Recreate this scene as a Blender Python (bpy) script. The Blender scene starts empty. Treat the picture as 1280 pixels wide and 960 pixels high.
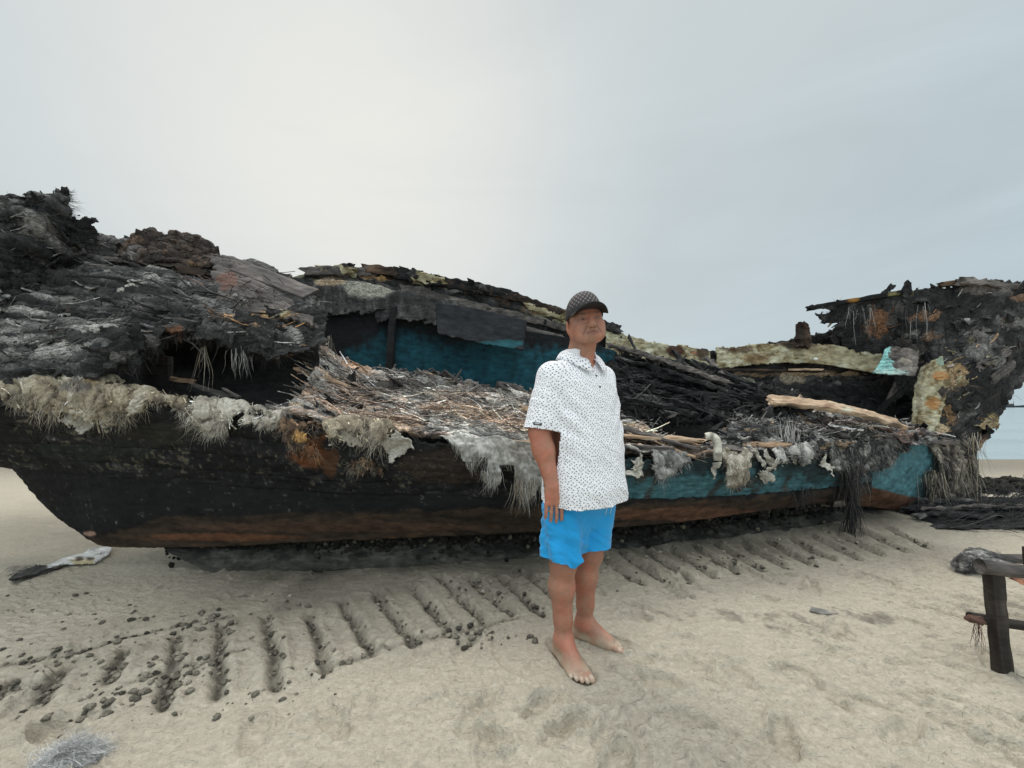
import bpy, math, random
import numpy as np
from mathutils import Vector, Matrix
random.seed(11)
RNG = np.random.RandomState(11)
scene = bpy.context.scene
COL = scene.collection
F = 490.0          # focal length in photo pixels (1280 wide)
CH = 1.18          # camera height
HZ = 507.0         # horizon row in the photo

def W(u, v, Y):
    """point at distance Y that the photo shows at pixel (u, v)"""
    return np.array([(u - 640.0) / F * Y, Y, CH - (v - HZ) / F * Y])
def PX(P):
    P = np.asarray(P)
    return 640 + P[..., 0] / P[..., 1] * F, HZ + (CH - P[..., 2]) / P[..., 1] * F
def G(u, v):
    Y = F * CH / (v - HZ)
    return np.array([(u - 640) / F * Y, Y])

# ------------------------------------------------------------------ noise
_perm = np.random.RandomState(3).permutation(256).astype(np.int64)
_perm = np.concatenate([_perm, _perm])
_val = np.random.RandomState(4).uniform(-1, 1, 256)
def vnoise(P):
    P = np.asarray(P, dtype=np.float64)
    I = np.floor(P).astype(np.int64); f = P - I
    f = f * f * f * (f * (f * 6 - 15) + 10)
    I &= 255
    x0, y0, z0 = I[..., 0], I[..., 1], I[..., 2]
    x1 = (x0 + 1) & 255; y1 = (y0 + 1) & 255; z1 = (z0 + 1) & 255
    def h(a, b, c): return _val[_perm[_perm[_perm[a] + b] + c]]
    fx, fy, fz = f[..., 0], f[..., 1], f[..., 2]
    a = h(x0, y0, z0) * (1 - fx) + h(x1, y0, z0) * fx
    b = h(x0, y1, z0) * (1 - fx) + h(x1, y1, z0) * fx
    c = h(x0, y0, z1) * (1 - fx) + h(x1, y0, z1) * fx
    d = h(x0, y1, z1) * (1 - fx) + h(x1, y1, z1) * fx
    return (a * (1 - fy) + b * fy) * (1 - fz) + (c * (1 - fy) + d * fy) * fz
def fbm(P, scale=1.0, octv=4, gain=0.5, ridged=False, seed=0.0):
    P = np.asarray(P, dtype=np.float64) * scale + seed * 17.31
    out = 0; amp = 1.0; tot = 0
    for o in range(octv):
        n = vnoise(P + o * 9.7)
        if ridged: n = 1 - 2 * np.abs(n)
        out = out + n * amp; tot += amp
        amp *= gain; P = P * 2.03
    return out / tot
def sstep(a, b, x):
    t = np.clip((x - a) / (b - a), 0, 1); return t * t * (3 - 2 * t)
def stack(*a): return np.stack(np.broadcast_arrays(*a), -1)

# ------------------------------------------------------------------ mesh + objects
def link(o, parent=None):
    COL.objects.link(o)
    if parent is not None: o.parent = parent
    return o
def raw_mesh(name, V, Q, col=None, uv=None, smooth=True):
    V = np.asarray(V, dtype=np.float32); Q = np.asarray(Q, dtype=np.int32)
    k = Q.shape[1]
    used = np.zeros(len(V), bool); used[Q.ravel()] = True
    mp = np.cumsum(used) - 1
    V = V[used]; Q = mp[Q].astype(np.int32)
    me = bpy.data.meshes.new(name)
    me.vertices.add(len(V)); me.vertices.foreach_set('co', V.ravel())
    me.loops.add(Q.size); me.loops.foreach_set('vertex_index', Q.ravel())
    me.polygons.add(len(Q))
    me.polygons.foreach_set('loop_start', np.arange(len(Q), dtype=np.int32) * k)
    me.polygons.foreach_set('loop_total', np.full(len(Q), k, dtype=np.int32))
    me.polygons.foreach_set('use_smooth', np.full(len(Q), smooth, dtype=bool))
    if col is not None:
        col = np.asarray(col, dtype=np.float32)[used]
        ca = me.color_attributes.new('Col', 'FLOAT_COLOR', 'POINT')
        ca.data.foreach_set('color', np.concatenate([col, np.ones((len(col), 1), np.float32)], 1).astype(np.float32).ravel())
    if uv is not None:
        uv = np.asarray(uv, dtype=np.float32)[used]
        ul = me.uv_layers.new(name='UVMap')
        ul.data.foreach_set('uv', uv[Q.ravel()].ravel())
    me.update(calc_edges=True); me.validate()
    return me
def obj(name, V, Q, mat, parent=None, col=None, uv=None, smooth=True, origin=None):
    V = np.asarray(V, dtype=np.float64)
    off = np.zeros(3) if parent is None else np.array(parent['_at'])
    if parent is None and origin is not None: off = np.array(origin)
    me = raw_mesh(name, V - off, Q, col, uv, smooth)
    me.materials.append(mat)
    o = bpy.data.objects.new(name, me)
    link(o, parent)
    o['_at'] = [float(t) for t in off]
    if parent is None: o.location = off
    return o
def tag(o, label=None, cat=None, group=None, kind=None):
    if label: o['label'] = label
    if cat: o['category'] = cat
    if group: o['group'] = group
    if kind: o['kind'] = kind
    return o
def thing(name, label, cat, loc, group=None):
    o = bpy.data.objects.new(name, None); o.empty_display_size = 0.2
    link(o); o.location = loc; o['_at'] = [float(t) for t in loc]
    return tag(o, label, cat, group)
def solidify(o, t, off=-1):
    m = o.modifiers.new('thick', 'SOLIDIFY'); m.thickness = t; m.offset = off; return o
def grid_quads(n, m):
    i = np.arange(n * m).reshape(n, m)
    return np.stack([i[:-1, :-1], i[:-1, 1:], i[1:, 1:], i[1:, :-1]], -1).reshape(-1, 4)

# ------------------------------------------------------------------ materials
def new_mat(name):
    m = bpy.data.materials.new(name); m.use_nodes = True
    nt = m.node_tree; b = nt.nodes['Principled BSDF']
    return m, nt, b
def nd(nt, typ, **kw):
    n = nt.nodes.new(typ)
    for k, v in kw.items():
        if k in n.inputs: n.inputs[k].default_value = v
        else: setattr(n, k, v)
    return n
def mixc(nt, fac, a, b, blend='MIX'):
    n = nt.nodes.new('ShaderNodeMix'); n.data_type = 'RGBA'; n.blend_type = blend
    for sock, val in ((0, fac), (6, a), (7, b)):
        if isinstance(val, (int, float)): n.inputs[sock].default_value = val
        elif isinstance(val, tuple): n.inputs[sock].default_value = (*val, 1) if len(val) == 3 else val
        else: nt.links.new(val, n.inputs[sock])
    return n.outputs[2]
def attr_mat(name, rough=0.85, nscale=60, stretch=(1, 1, 1), var=0.5, bump=0.4, bdist=0.006, spec=0.3, fine=3.0, sheen=0):
    """colour from the mesh's own colour attribute, varied by two sizes of noise"""
    m, nt, b = new_mat(name)
    at = nd(nt, 'ShaderNodeAttribute', attribute_name='Col')
    tc = nd(nt, 'ShaderNodeTexCoord')
    mp = nd(nt, 'ShaderNodeMapping'); mp.inputs['Scale'].default_value = stretch
    nt.links.new(tc.outputs['Object'], mp.inputs['Vector'])
    n1 = nd(nt, 'ShaderNodeTexNoise', Scale=nscale, Detail=6, Roughness=0.65)
    n2 = nd(nt, 'ShaderNodeTexNoise', Scale=nscale * fine, Detail=3, Roughness=0.6)
    nt.links.new(mp.outputs[0], n1.inputs['Vector']); nt.links.new(mp.outputs[0], n2.inputs['Vector'])
    mr = nd(nt, 'ShaderNodeMapRange'); mr.inputs[1].default_value = .3; mr.inputs[2].default_value = .7
    mr.inputs[3].default_value = 1 - var; mr.inputs[4].default_value = 1 + var
    nt.links.new(n1.outputs[0], mr.inputs[0])
    mul = nd(nt, 'ShaderNodeVectorMath', operation='SCALE')
    nt.links.new(at.outputs['Color'], mul.inputs[0]); nt.links.new(mr.outputs[0], mul.inputs['Scale'])
    nt.links.new(mul.outputs[0], b.inputs['Base Color'])
    ad = nd(nt, 'ShaderNodeMath', operation='ADD')
    nt.links.new(n1.outputs[0], ad.inputs[0]); nt.links.new(n2.outputs[0], ad.inputs[1])
    bp = nd(nt, 'ShaderNodeBump', Strength=bump, Distance=bdist)
    nt.links.new(ad.outputs[0], bp.inputs['Height']); nt.links.new(bp.outputs[0], b.inputs['Normal'])
    b.inputs['Roughness'].default_value = rough
    b.inputs['Specular IOR Level'].default_value = spec
    return m
M_CHAR = attr_mat('charred fibreglass', .8, 45, (1, 1, 1.6), .65, .9, .012, .35)
def add_fibre_lines(m, scales, amt, lift):
    nt = m.node_tree; b = nt.nodes['Principled BSDF']; src = b.inputs['Base Color'].links[0].from_socket
    tc = nd(nt, 'ShaderNodeTexCoord'); wn = nd(nt, 'ShaderNodeTexNoise', Scale=3.5, Detail=4); nt.links.new(tc.outputs['Object'], wn.inputs['Vector'])
    sub = nd(nt, 'ShaderNodeVectorMath', operation='MULTIPLY_ADD'); nt.links.new(wn.outputs['Color'], sub.inputs[0]); sub.inputs[1].default_value = (.30, .30, .30); nt.links.new(tc.outputs['Object'], sub.inputs[2])
    out = src; hs = []
    for i, sc in enumerate(scales):
        mp = nd(nt, 'ShaderNodeMapping'); mp.inputs['Scale'].default_value = sc; mp.inputs['Rotation'].default_value = (.3 * i, .5 - .6 * i, .4 * i); nt.links.new(sub.outputs[0], mp.inputs[0])
        n = nd(nt, 'ShaderNodeTexNoise', Scale=1.0, Detail=3, Roughness=.6); nt.links.new(mp.outputs[0], n.inputs['Vector'])
        s_ = nd(nt, 'ShaderNodeMath', operation='SUBTRACT'); nt.links.new(n.outputs[0], s_.inputs[0]); s_.inputs[1].default_value = .5
        a_ = nd(nt, 'ShaderNodeMath', operation='ABSOLUTE'); nt.links.new(s_.outputs[0], a_.inputs[0])
        mr = nd(nt, 'ShaderNodeMapRange'); mr.inputs[1].default_value = .0; mr.inputs[2].default_value = .05; mr.inputs[3].default_value = 1; mr.inputs[4].default_value = 0; nt.links.new(a_.outputs[0], mr.inputs[0])
        sc2 = nd(nt, 'ShaderNodeVectorMath', operation='MULTIPLY_ADD'); nt.links.new(src, sc2.inputs[0]); sc2.inputs[1].default_value = (lift, lift, lift); sc2.inputs[2].default_value = (.02, .02, .019)
        fac = nd(nt, 'ShaderNodeMath', operation='MULTIPLY'); nt.links.new(mr.outputs[0], fac.inputs[0]); fac.inputs[1].default_value = amt
        out = mixc(nt, fac.outputs[0], out, sc2.outputs[0] if i % 2 == 0 else (.008, .008, .008)); hs.append(mr.outputs[0])
    nt.links.new(out, b.inputs['Base Color'])
add_fibre_lines(M_CHAR, ((9, 40, 46), (6, 24, 28), (16, 70, 80)), .6, 2.4)
M_HULL = attr_mat('scorched hull paint', .78, 18, (.6, 1, 1.4), .5, .5, .010, .2, 6)
M_WOOD = attr_mat('burnt wood', .8, 30, (.25, 1, 1.6), .45, .6, .006, .25)
M_MAT = attr_mat('pale fibre matting', .75, 70, (1, 1, 1), .45, .8, .008, .25)
M_FIB = attr_mat('loose glass fibres', .6, 40, (1, 1, 1), .3, .0, .001, .4)
M_SAND = attr_mat('beach sand', .92, 55, (1, 1, 1), .13, .5, .006, .15, 5)
def sand_relief(m):
    nt = m.node_tree; b = nt.nodes['Principled BSDF']; old = b.inputs['Normal'].links[0].from_node
    tc = nd(nt, 'ShaderNodeTexCoord'); prev = None
    for (sc, rot, scale, st, dist) in (((1, 1.9, 1), .75, 8, .35, .03), ((1, 1.7, 1), -.7, 16, .8, .03), ((1, 1, 1), 0, 42, .8, .016)):
        mp = nd(nt, 'ShaderNodeMapping'); mp.inputs['Scale'].default_value = sc; mp.inputs['Rotation'].default_value = (0, 0, rot); nt.links.new(tc.outputs['Object'], mp.inputs[0])
        n = nd(nt, 'ShaderNodeTexNoise', Scale=scale, Detail=5, Roughness=.62, Distortion=.6); n.noise_type = 'RIDGED_MULTIFRACTAL' if scale == 9 else 'FBM'; nt.links.new(mp.outputs[0], n.inputs['Vector'])
        bp = nd(nt, 'ShaderNodeBump', Strength=st, Distance=dist); nt.links.new(n.outputs[0], bp.inputs['Height'])
        if prev: nt.links.new(prev.outputs[0], bp.inputs['Normal'])
        prev = bp
    nt.links.new(prev.outputs[0], old.inputs['Normal'])
sand_relief(M_SAND)
M_CLOD = attr_mat('damp sand clods', .9, 70, (1, 1, 1), .4, 1.0, .012, .2)
M_SKIN = attr_mat('skin', .5, 70, (1, 1, 1), .07, .12, .0015, .4, 3)
_b = M_SKIN.node_tree.nodes['Principled BSDF']
_b.inputs['Subsurface Weight'].default_value = .12; _b.inputs['Subsurface Radius'].default_value = (.012, .005, .003)
_b.inputs['Subsurface Scale'].default_value = 1.0
M_DARK = attr_mat('dark fabric', .8, 200, (1, 1, 1), .2, .2, .001, .2)

def ramp(stops, x):
    p = [s[0] for s in stops]
    return np.stack([np.interp(x, p, [s[1][k] for s in stops]) for k in range(3)], -1)
CHAR = [(0, (.004, .004, .0045)), (.38, (.010, .010, .0105)), (.54, (.028, .027, .027)), (.67, (.088, .084, .081)),
        (.80, (.25, .24, .225)), (.92, (.40, .375, .34)), (1.1, (.52, .50, .46))]
BLACK = [(0, (.005, .005, .0055)), (.5, (.013, .013, .0135)), (.75, (.035, .034, .034)), (.95, (.12, .115, .11)), (1.1, (.25, .24, .22))]

def blobs(uv, lst, nz=0, wob=.35):
    u, v = uv; out = np.zeros_like(u)
    for (bu, bv, ru, rv, s) in lst:
        d = np.sqrt(((u - bu) / ru) ** 2 + ((v - bv) / rv) ** 2) + nz * wob
        out += s * (1 - sstep(.45, 1.15, d))
    return out
def tint(col, uv, lst, nz, wob=.5):
    u, v = uv
    for (bu, bv, ru, rv, c, s) in lst:
        d = np.sqrt(((u - bu) / ru) ** 2 + ((v - bv) / rv) ** 2) + nz * wob
        w = (s * (1 - sstep(.75, 1.1, d)))[..., None]
        col = col * (1 - w) + np.array(c) * w
    return col

# ------------------------------------------------------------------ patches
def crm(C, n, axis):
    """Catmull-Rom through control points along an axis"""
    C = np.moveaxis(C, axis, 0); k = C.shape[0]
    L = np.linspace(0, k - 1, n); i = np.minimum(L.astype(int), k - 2); t = (L - i)
    t = t.reshape((-1,) + (1,) * (C.ndim - 1))
    E = np.concatenate([2 * C[:1] - C[1:2], C, 2 * C[-1:] - C[-2:-1]], 0)
    p0, p1, p2, p3 = E[i], E[i + 1], E[i + 2], E[i + 3]
    R = .5 * (2 * p1 + (p2 - p0) * t + (2 * p0 - 5 * p1 + 4 * p2 - p3) * t ** 2 + (3 * p1 - p0 - 3 * p2 + p3) * t ** 3)
    return np.moveaxis(R, 0, axis)
def normals(P):
    du = np.gradient(P, axis=1); dv = np.gradient(P, axis=0)
    N = np.cross(dv, du); N /= np.linalg.norm(N, axis=-1, keepdims=True) + 1e-9
    return N
class Patch: pass
def patch(ctrl, res=.012, world=False, disp=((.03, 6, 4, False),), fib=0.0, fibs=(7, 40), ang=0., seed=0, flip=False, sheet=None):
    C = np.array(ctrl, dtype=np.float64)
    if not world:
        C = W(C[..., 0], C[..., 1], C[..., 2]); C = np.moveaxis(C, 0, -1)
    lu = np.linalg.norm(np.diff(C, axis=1), axis=-1).sum(1).max()
    lv = np.linalg.norm(np.diff(C, axis=0), axis=-1).sum(0).max()
    n = max(4, int(lv / res)); m = max(4, int(lu / res))
    P = crm(crm(C, n, 0), m, 1)
    N = normals(P)
    if flip: N = -N
    s = np.concatenate([np.zeros((n, 1)), np.cumsum(np.linalg.norm(np.diff(P, axis=1), axis=-1), 1)], 1)
    t = np.concatenate([np.zeros((1, m)), np.cumsum(np.linalg.norm(np.diff(P, axis=0), axis=-1), 0)], 0)
    wx = fbm(P, 2.2, 3, seed=seed + 5); wy = fbm(P, 2.6, 3, seed=seed + 6)
    ca, sa = math.cos(ang), math.sin(ang)
    a = s * ca + t * sa + .10 * wx; b = -s * sa + t * ca + .10 * wy
    fn = fbm(stack(a * fibs[0], b * fibs[1], 0 * a + seed * 3.1), 1, 4, .6)
    fr = fbm(stack(a * fibs[0] * .6, b * fibs[1] * .5, 0 * a + seed * 5.1), 1, 3, .5, True)
    D = 0
    for (amp, sc, oc, rd) in disp: D = D + amp * fbm(P, sc, oc, .55, rd, seed=seed + sc)
    D = D + fib * (.5 * fr + .5 * fn)
    if sheet:
        sn = fbm(stack(a * sheet[1], b * sheet[2], 0 * a + seed), 1, 4, .5) * 3; fl = np.floor(sn); D = D + sheet[0] * (fl + (sn - fl) ** 4 * 1.0)
    P2 = P + N * D[..., None] if np.ndim(D) else P
    p = Patch(); p.P0, p.P, p.N, p.s, p.t, p.fn, p.fr, p.n, p.m = P, P2, normals(P2) * (-1 if flip else 1), s, t, fn, fr, n, m
    p.uv = PX(P2); p.nz = fbm(P, 9, 4, .6, seed=seed + 8); p.keep = np.ones((n, m), bool); p.seed = seed
    return p
def ragged(p, top=0, bottom=0, left=0, right=0, sc=7):
    nz = fbm(p.P0, sc, 4, .6, seed=p.seed + 31) * .8 + .35
    nz += .3 * fbm(p.P0, sc * 5, 2, .6, seed=p.seed + 33)
    for d, a in ((p.t, top), (p.t[-1:] - p.t, bottom), (p.s, left), (p.s[:, -1:] - p.s, right)):
        if a: p.keep &= d > a * nz
    return p
def cut(p, lst, wob=.45):
    u, v = p.uv
    for (bu, bv, ru, rv) in lst:
        d = np.sqrt(((u - bu) / ru) ** 2 + ((v - bv) / rv) ** 2) + p.nz * wob
        p.keep &= d > 1
    return p
def patch_obj(name, p, mat, parent, col, thick=.015, smooth=True):
    Q = grid_quads(p.n, p.m); k = p.keep.ravel()
    Q = Q[k[Q].all(1)]
    p.col = col
    o = obj(name, p.P.reshape(-1, 3), Q, mat, parent, np.clip(col.reshape(-1, 3), .003, .9), None, smooth)
    if thick: solidify(o, thick)
    return o

# ------------------------------------------------------------------ strands (thin three-sided fibres)
def strands(roots, dirs, L, rad, droop=.6, wob=.15, segs=5, rng=RNG, curl=0.):
    n = len(roots); t = np.linspace(0, 1, segs + 1)
    d = dirs / (np.linalg.norm(dirs, axis=1, keepdims=True) + 1e-9)
    L = np.broadcast_to(L, (n,))
    C = roots[:, None] + d[:, None] * (L[:, None] * t)[..., None]
    C[..., 2] -= (L[:, None] * droop * t ** 2 * .6)
    ph = rng.uniform(0, 6.28, (n, 1, 3)); fr = rng.uniform(2, 7, (n, 1, 3))
    C += np.sin(t[None, :, None] * fr + ph) * (L[:, None, None] * wob * t[None, :, None])
    T = np.gradient(C, axis=1); T /= np.linalg.norm(T, axis=-1, keepdims=True) + 1e-9
    A = np.cross(T, rng.normal(size=(n, 1, 3))); A /= np.linalg.norm(A, axis=-1, keepdims=True) + 1e-9
    B = np.cross(T, A)
    r = np.broadcast_to(rad, (n,))[:, None] * (1 - .75 * t[None] ** 2)
    V = np.stack([C + r[..., None] * (math.cos(k * 2.094) * A + math.sin(k * 2.094) * B) for k in range(3)], 2)
    S = segs + 1
    base = np.arange(n)[:, None, None] * S * 3; sg = np.arange(segs)[None, :, None] * 3; k = np.arange(3)[None, None]
    a = base + sg + k; b = base + sg + (k + 1) % 3
    Q = np.stack([a, b, b + 3, a + 3], -1).reshape(-1, 4)
    return V.reshape(-1, 3), Q
def rep_col(c, n, segs=5): return np.repeat(c, (segs + 1) * 3, axis=0)
class Acc:
    def __init__(s): s.V, s.Q, s.C, s.n = [], [], [], 0
    def add(s, V, Q, C):
        s.V.append(V); s.Q.append(Q + s.n); s.C.append(C); s.n += len(V)
    def build(s, name, mat, parent, smooth=True, origin=None):
        return obj(name, np.concatenate(s.V), np.concatenate(s.Q), mat, parent, np.clip(np.concatenate(s.C), .003, .9), None, smooth, origin)
def sample(p, n, box=None, wfun=None, rng=RNG):
    ok = p.keep.copy()
    if box is not None:
        u, v = p.uv; ok &= (u > box[0]) & (u < box[1]) & (v > box[2]) & (v < box[3])
    idx = np.flatnonzero(ok.ravel())
    if wfun is not None:
        w = wfun.ravel()[idx]; w = w / w.sum(); pick = rng.choice(idx, n, p=w)
    else: pick = rng.choice(idx, n)
    return pick
def fur(acc, p, n, L=(.04, .12), rad=(.0008, .002), lift=.5, along=(1, 0), spread=.6, gain=1.5, add=.01, box=None, droop=.5, wfun=None, base=None, rng=RNG):
    idx = sample(p, n, box, wfun)
    R = p.P.reshape(-1, 3)[idx]; N = p.N.reshape(-1, 3)[idx]
    S = np.gradient(p.P, axis=1).reshape(-1, 3)[idx]; T = np.gradient(p.P, axis=0).reshape(-1, 3)[idx]
    S /= np.linalg.norm(S, axis=1, keepdims=True) + 1e-9; T /= np.linalg.norm(T, axis=1, keepdims=True) + 1e-9
    th = rng.normal(0, spread, (n, 1))
    a = along[0] * S + along[1] * T; b = -along[1] * S + along[0] * T
    th = th * .4 + spread * 2.6 * fbm(R, 6.5, 3, .6, seed=61)[:, None]
    clmp = np.clip(.60 + 1.5 * fbm(R, 11, 3, .6, seed=62), .2, 1.5)
    d = a * np.cos(th) + b * np.sin(th) + N * np.abs(rng.normal(0, lift, (n, 1)))
    l = rng.uniform(L[0], L[1], n) * clmp; r = rng.uniform(rad[0], rad[1], n)
    V, Q = strands(R - N * .004, d, l, r, droop, .14, 5, rng)
    c = p.col.reshape(-1, 3)[idx] if base is None else np.array(base)[rng.randint(0, len(base), n)]
    c = c * gain * rng.uniform(.6, 1.4, (n, 1)) + add
    acc.add(V, Q, rep_col(c, n))

# ------------------------------------------------------------------ irregular beams / flakes
def beam(p0, p1, w, h, up=(0, 0, 1), seed=0, res=.03, rough=.008, taper=0., bend=0., jag=.05):
    """a rough burnt timber between two points: closed box tube with gnawed ends"""
    p0 = np.array(p0, float); p1 = np.array(p1, float)
    L = np.linalg.norm(p1 - p0); d = (p1 - p0) / L
    s = np.cross(d, np.array(up, float)); s /= np.linalg.norm(s); q = np.cross(s, d)
    n = max(3, int(L / res))
    ring = []
    k = max(2, int(w / res) + 1); j = max(2, int(h / res) + 1)
    for a in np.linspace(-1, 1, k, endpoint=False): ring.append((a, -1))
    for a in np.linspace(-1, 1, j, endpoint=False): ring.append((1, a))
    for a in np.linspace(1, -1, k, endpoint=False): ring.append((a, 1))
    for a in np.linspace(1, -1, j, endpoint=False): ring.append((-1, a))
    ring = np.array(ring); m = len(ring); ring_r = ring * (1 - .06 * (np.abs(ring).min(1, keepdims=True) > .9))
    t = np.linspace(0, 1, n)
    sc = (1 - taper * t)[:, None]
    V = p0 + d * (t * L)[:, None, None] + s * (ring_r[:, 0] * w / 2 * sc)[..., None] + q * (ring_r[:, 1] * h / 2 * sc)[..., None]
    V = V + q * (bend * np.sin(t * math.pi))[:, None, None]
    V += stack(fbm(V, 14, 3, seed=seed), fbm(V, 14, 3, seed=seed + 1), fbm(V, 14, 3, seed=seed + 2)) * rough
    jz = fbm(V, 25, 3, .7, seed=seed + 4)
    V[0] += d * (jz[0] * jag)[:, None]; V[-1] += d * (jz[-1] * jag)[:, None]
    V = V.reshape(-1, 3)
    i = np.arange(n * m).reshape(n, m); i2 = np.roll(i, -1, 1)
    Q = np.stack([i[:-1], i2[:-1], i2[1:], i[1:]], -1).reshape(-1, 4)
    c0 = len(V); V = np.concatenate([V, V[:m].mean(0)[None], V[-m:].mean(0)[None]])
    caps = []
    for a in range(0, m, 1):
        caps.append((c0, i[0, (a + 1) % m], i[0, a], c0)); caps.append((c0 + 1, i[-1, a], i[-1, (a + 1) % m], c0 + 1))
    st = np.concatenate([np.repeat(t * L, m), [0, L]])
    return V, Q, np.array(caps), d, st
def wood_cols(V, seed, light=.3, pal=None, d=(1, 0, 0)):
    pal = pal or CHAR
    al = V @ np.array(d); 
    q = V - np.outer(al, d)
    n = fbm(np.stack([al * 4 + q[:, 0] * 60, q[:, 1] * 60, q[:, 2] * 60], -1), 1, 3, .6, seed=seed) * .3 + fbm(V, 6, 3, seed=seed + 3) * .25
    return ramp(pal, light + n)
def beam_obj(name, p0, p1, w, h, parent, light=.35, pal=None, mat=None, label=None, tints=None, **kw):
    V, Q, caps, d, st = beam(p0, p1, w, h, **kw)
    tri = np.concatenate([Q[:, [0, 1, 2]], Q[:, [0, 2, 3]], caps[:, :3]])
    c = wood_cols(V, kw.get('seed', 0), light, pal, d)
    if tints:
        c = tint(c, PX(V), tints, fbm(V, 12, 3, seed=3))
    o = obj(name, V, tri, mat or M_WOOD, parent, np.clip(c, .003, .9), None, False, origin=np.array(p0) if parent is None else None)
    if label: o['label'] = label
    return o
TAN = [(0, (.05, .03, .02)), (.3, (.16, .10, .065)), (.5, (.33, .22, .14)), (.75, (.48, .36, .25)), (1, (.6, .5, .38))]
BROWN = [(0, (.01, .008, .007)), (.4, (.035, .024, .018)), (.6, (.09, .055, .035)), (.85, (.2, .13, .08)), (1, (.3, .2, .12))]
GREYW = [(0, (.015, .014, .014)), (.35, (.05, .045, .042)), (.55, (.115, .10, .092)), (.8, (.22, .195, .175)), (1, (.35, .32, .29))]
CREAM = [(0, (.05, .035, .02)), (.3, (.16, .12, .06)), (.5, (.34, .30, .19)), (.8, (.47, .45, .33)), (1, (.6, .58, .48))]

def flakes(acc, p, n, L=(.03, .15), box=None, tilt=.5, pal=CHAR, light=.4, lspread=.2, lift=.0, seed=0, wfun=None):
    """broken thin chips and splinters lying on a patch"""
    rng = np.random.RandomState(seed + 100)
    idx = sample(p, n, box, wfun, rng)
    R = p.P.reshape(-1, 3)[idx]; N = p.N.reshape(-1, 3)[idx]
    S = np.gradient(p.P, axis=1).reshape(-1, 3)[idx]; S /= np.linalg.norm(S, axis=1, keepdims=True) + 1e-9
    for i in range(n):
        l = rng.uniform(*L) ; w = l * rng.uniform(.12, .5); th = rng.uniform(.002, .008)
        a = S[i] + rng.normal(0, tilt, 3); a /= np.linalg.norm(a)
        nn = N[i] + rng.normal(0, tilt * .8, 3); b = np.cross(nn, a); b /= np.linalg.norm(b) + 1e-9; c = np.cross(a, b)
        pts = []
        for (x, y) in ((-.5, -.5), (.1, -.55), (.5, -.3), (.42, .4), (-.1, .5), (-.55, .35)):
            x += rng.normal(0, .09); y += rng.normal(0, .12)
            pts.append(R[i] + N[i] * lift + a * x * l + b * y * w + c * (rng.normal(0, .012) + .3 * x * x * l * rng.normal(0, .4)))
        pts = np.array(pts); V = np.concatenate([pts + c * th, pts - c * th])
        Q = [[0, 1, 2, 3], [0, 3, 4, 5], [8, 7, 6, 9], [9, 6, 11, 10]] + [[k, k + 6, (k + 1) % 6 + 6, (k + 1) % 6] for k in range(6)]
        col = ramp(pal, np.clip(light + rng.normal(0, lspread), 0, 1.05))
        acc.add(V, np.array(Q), np.tile(col, (12, 1)))

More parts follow.
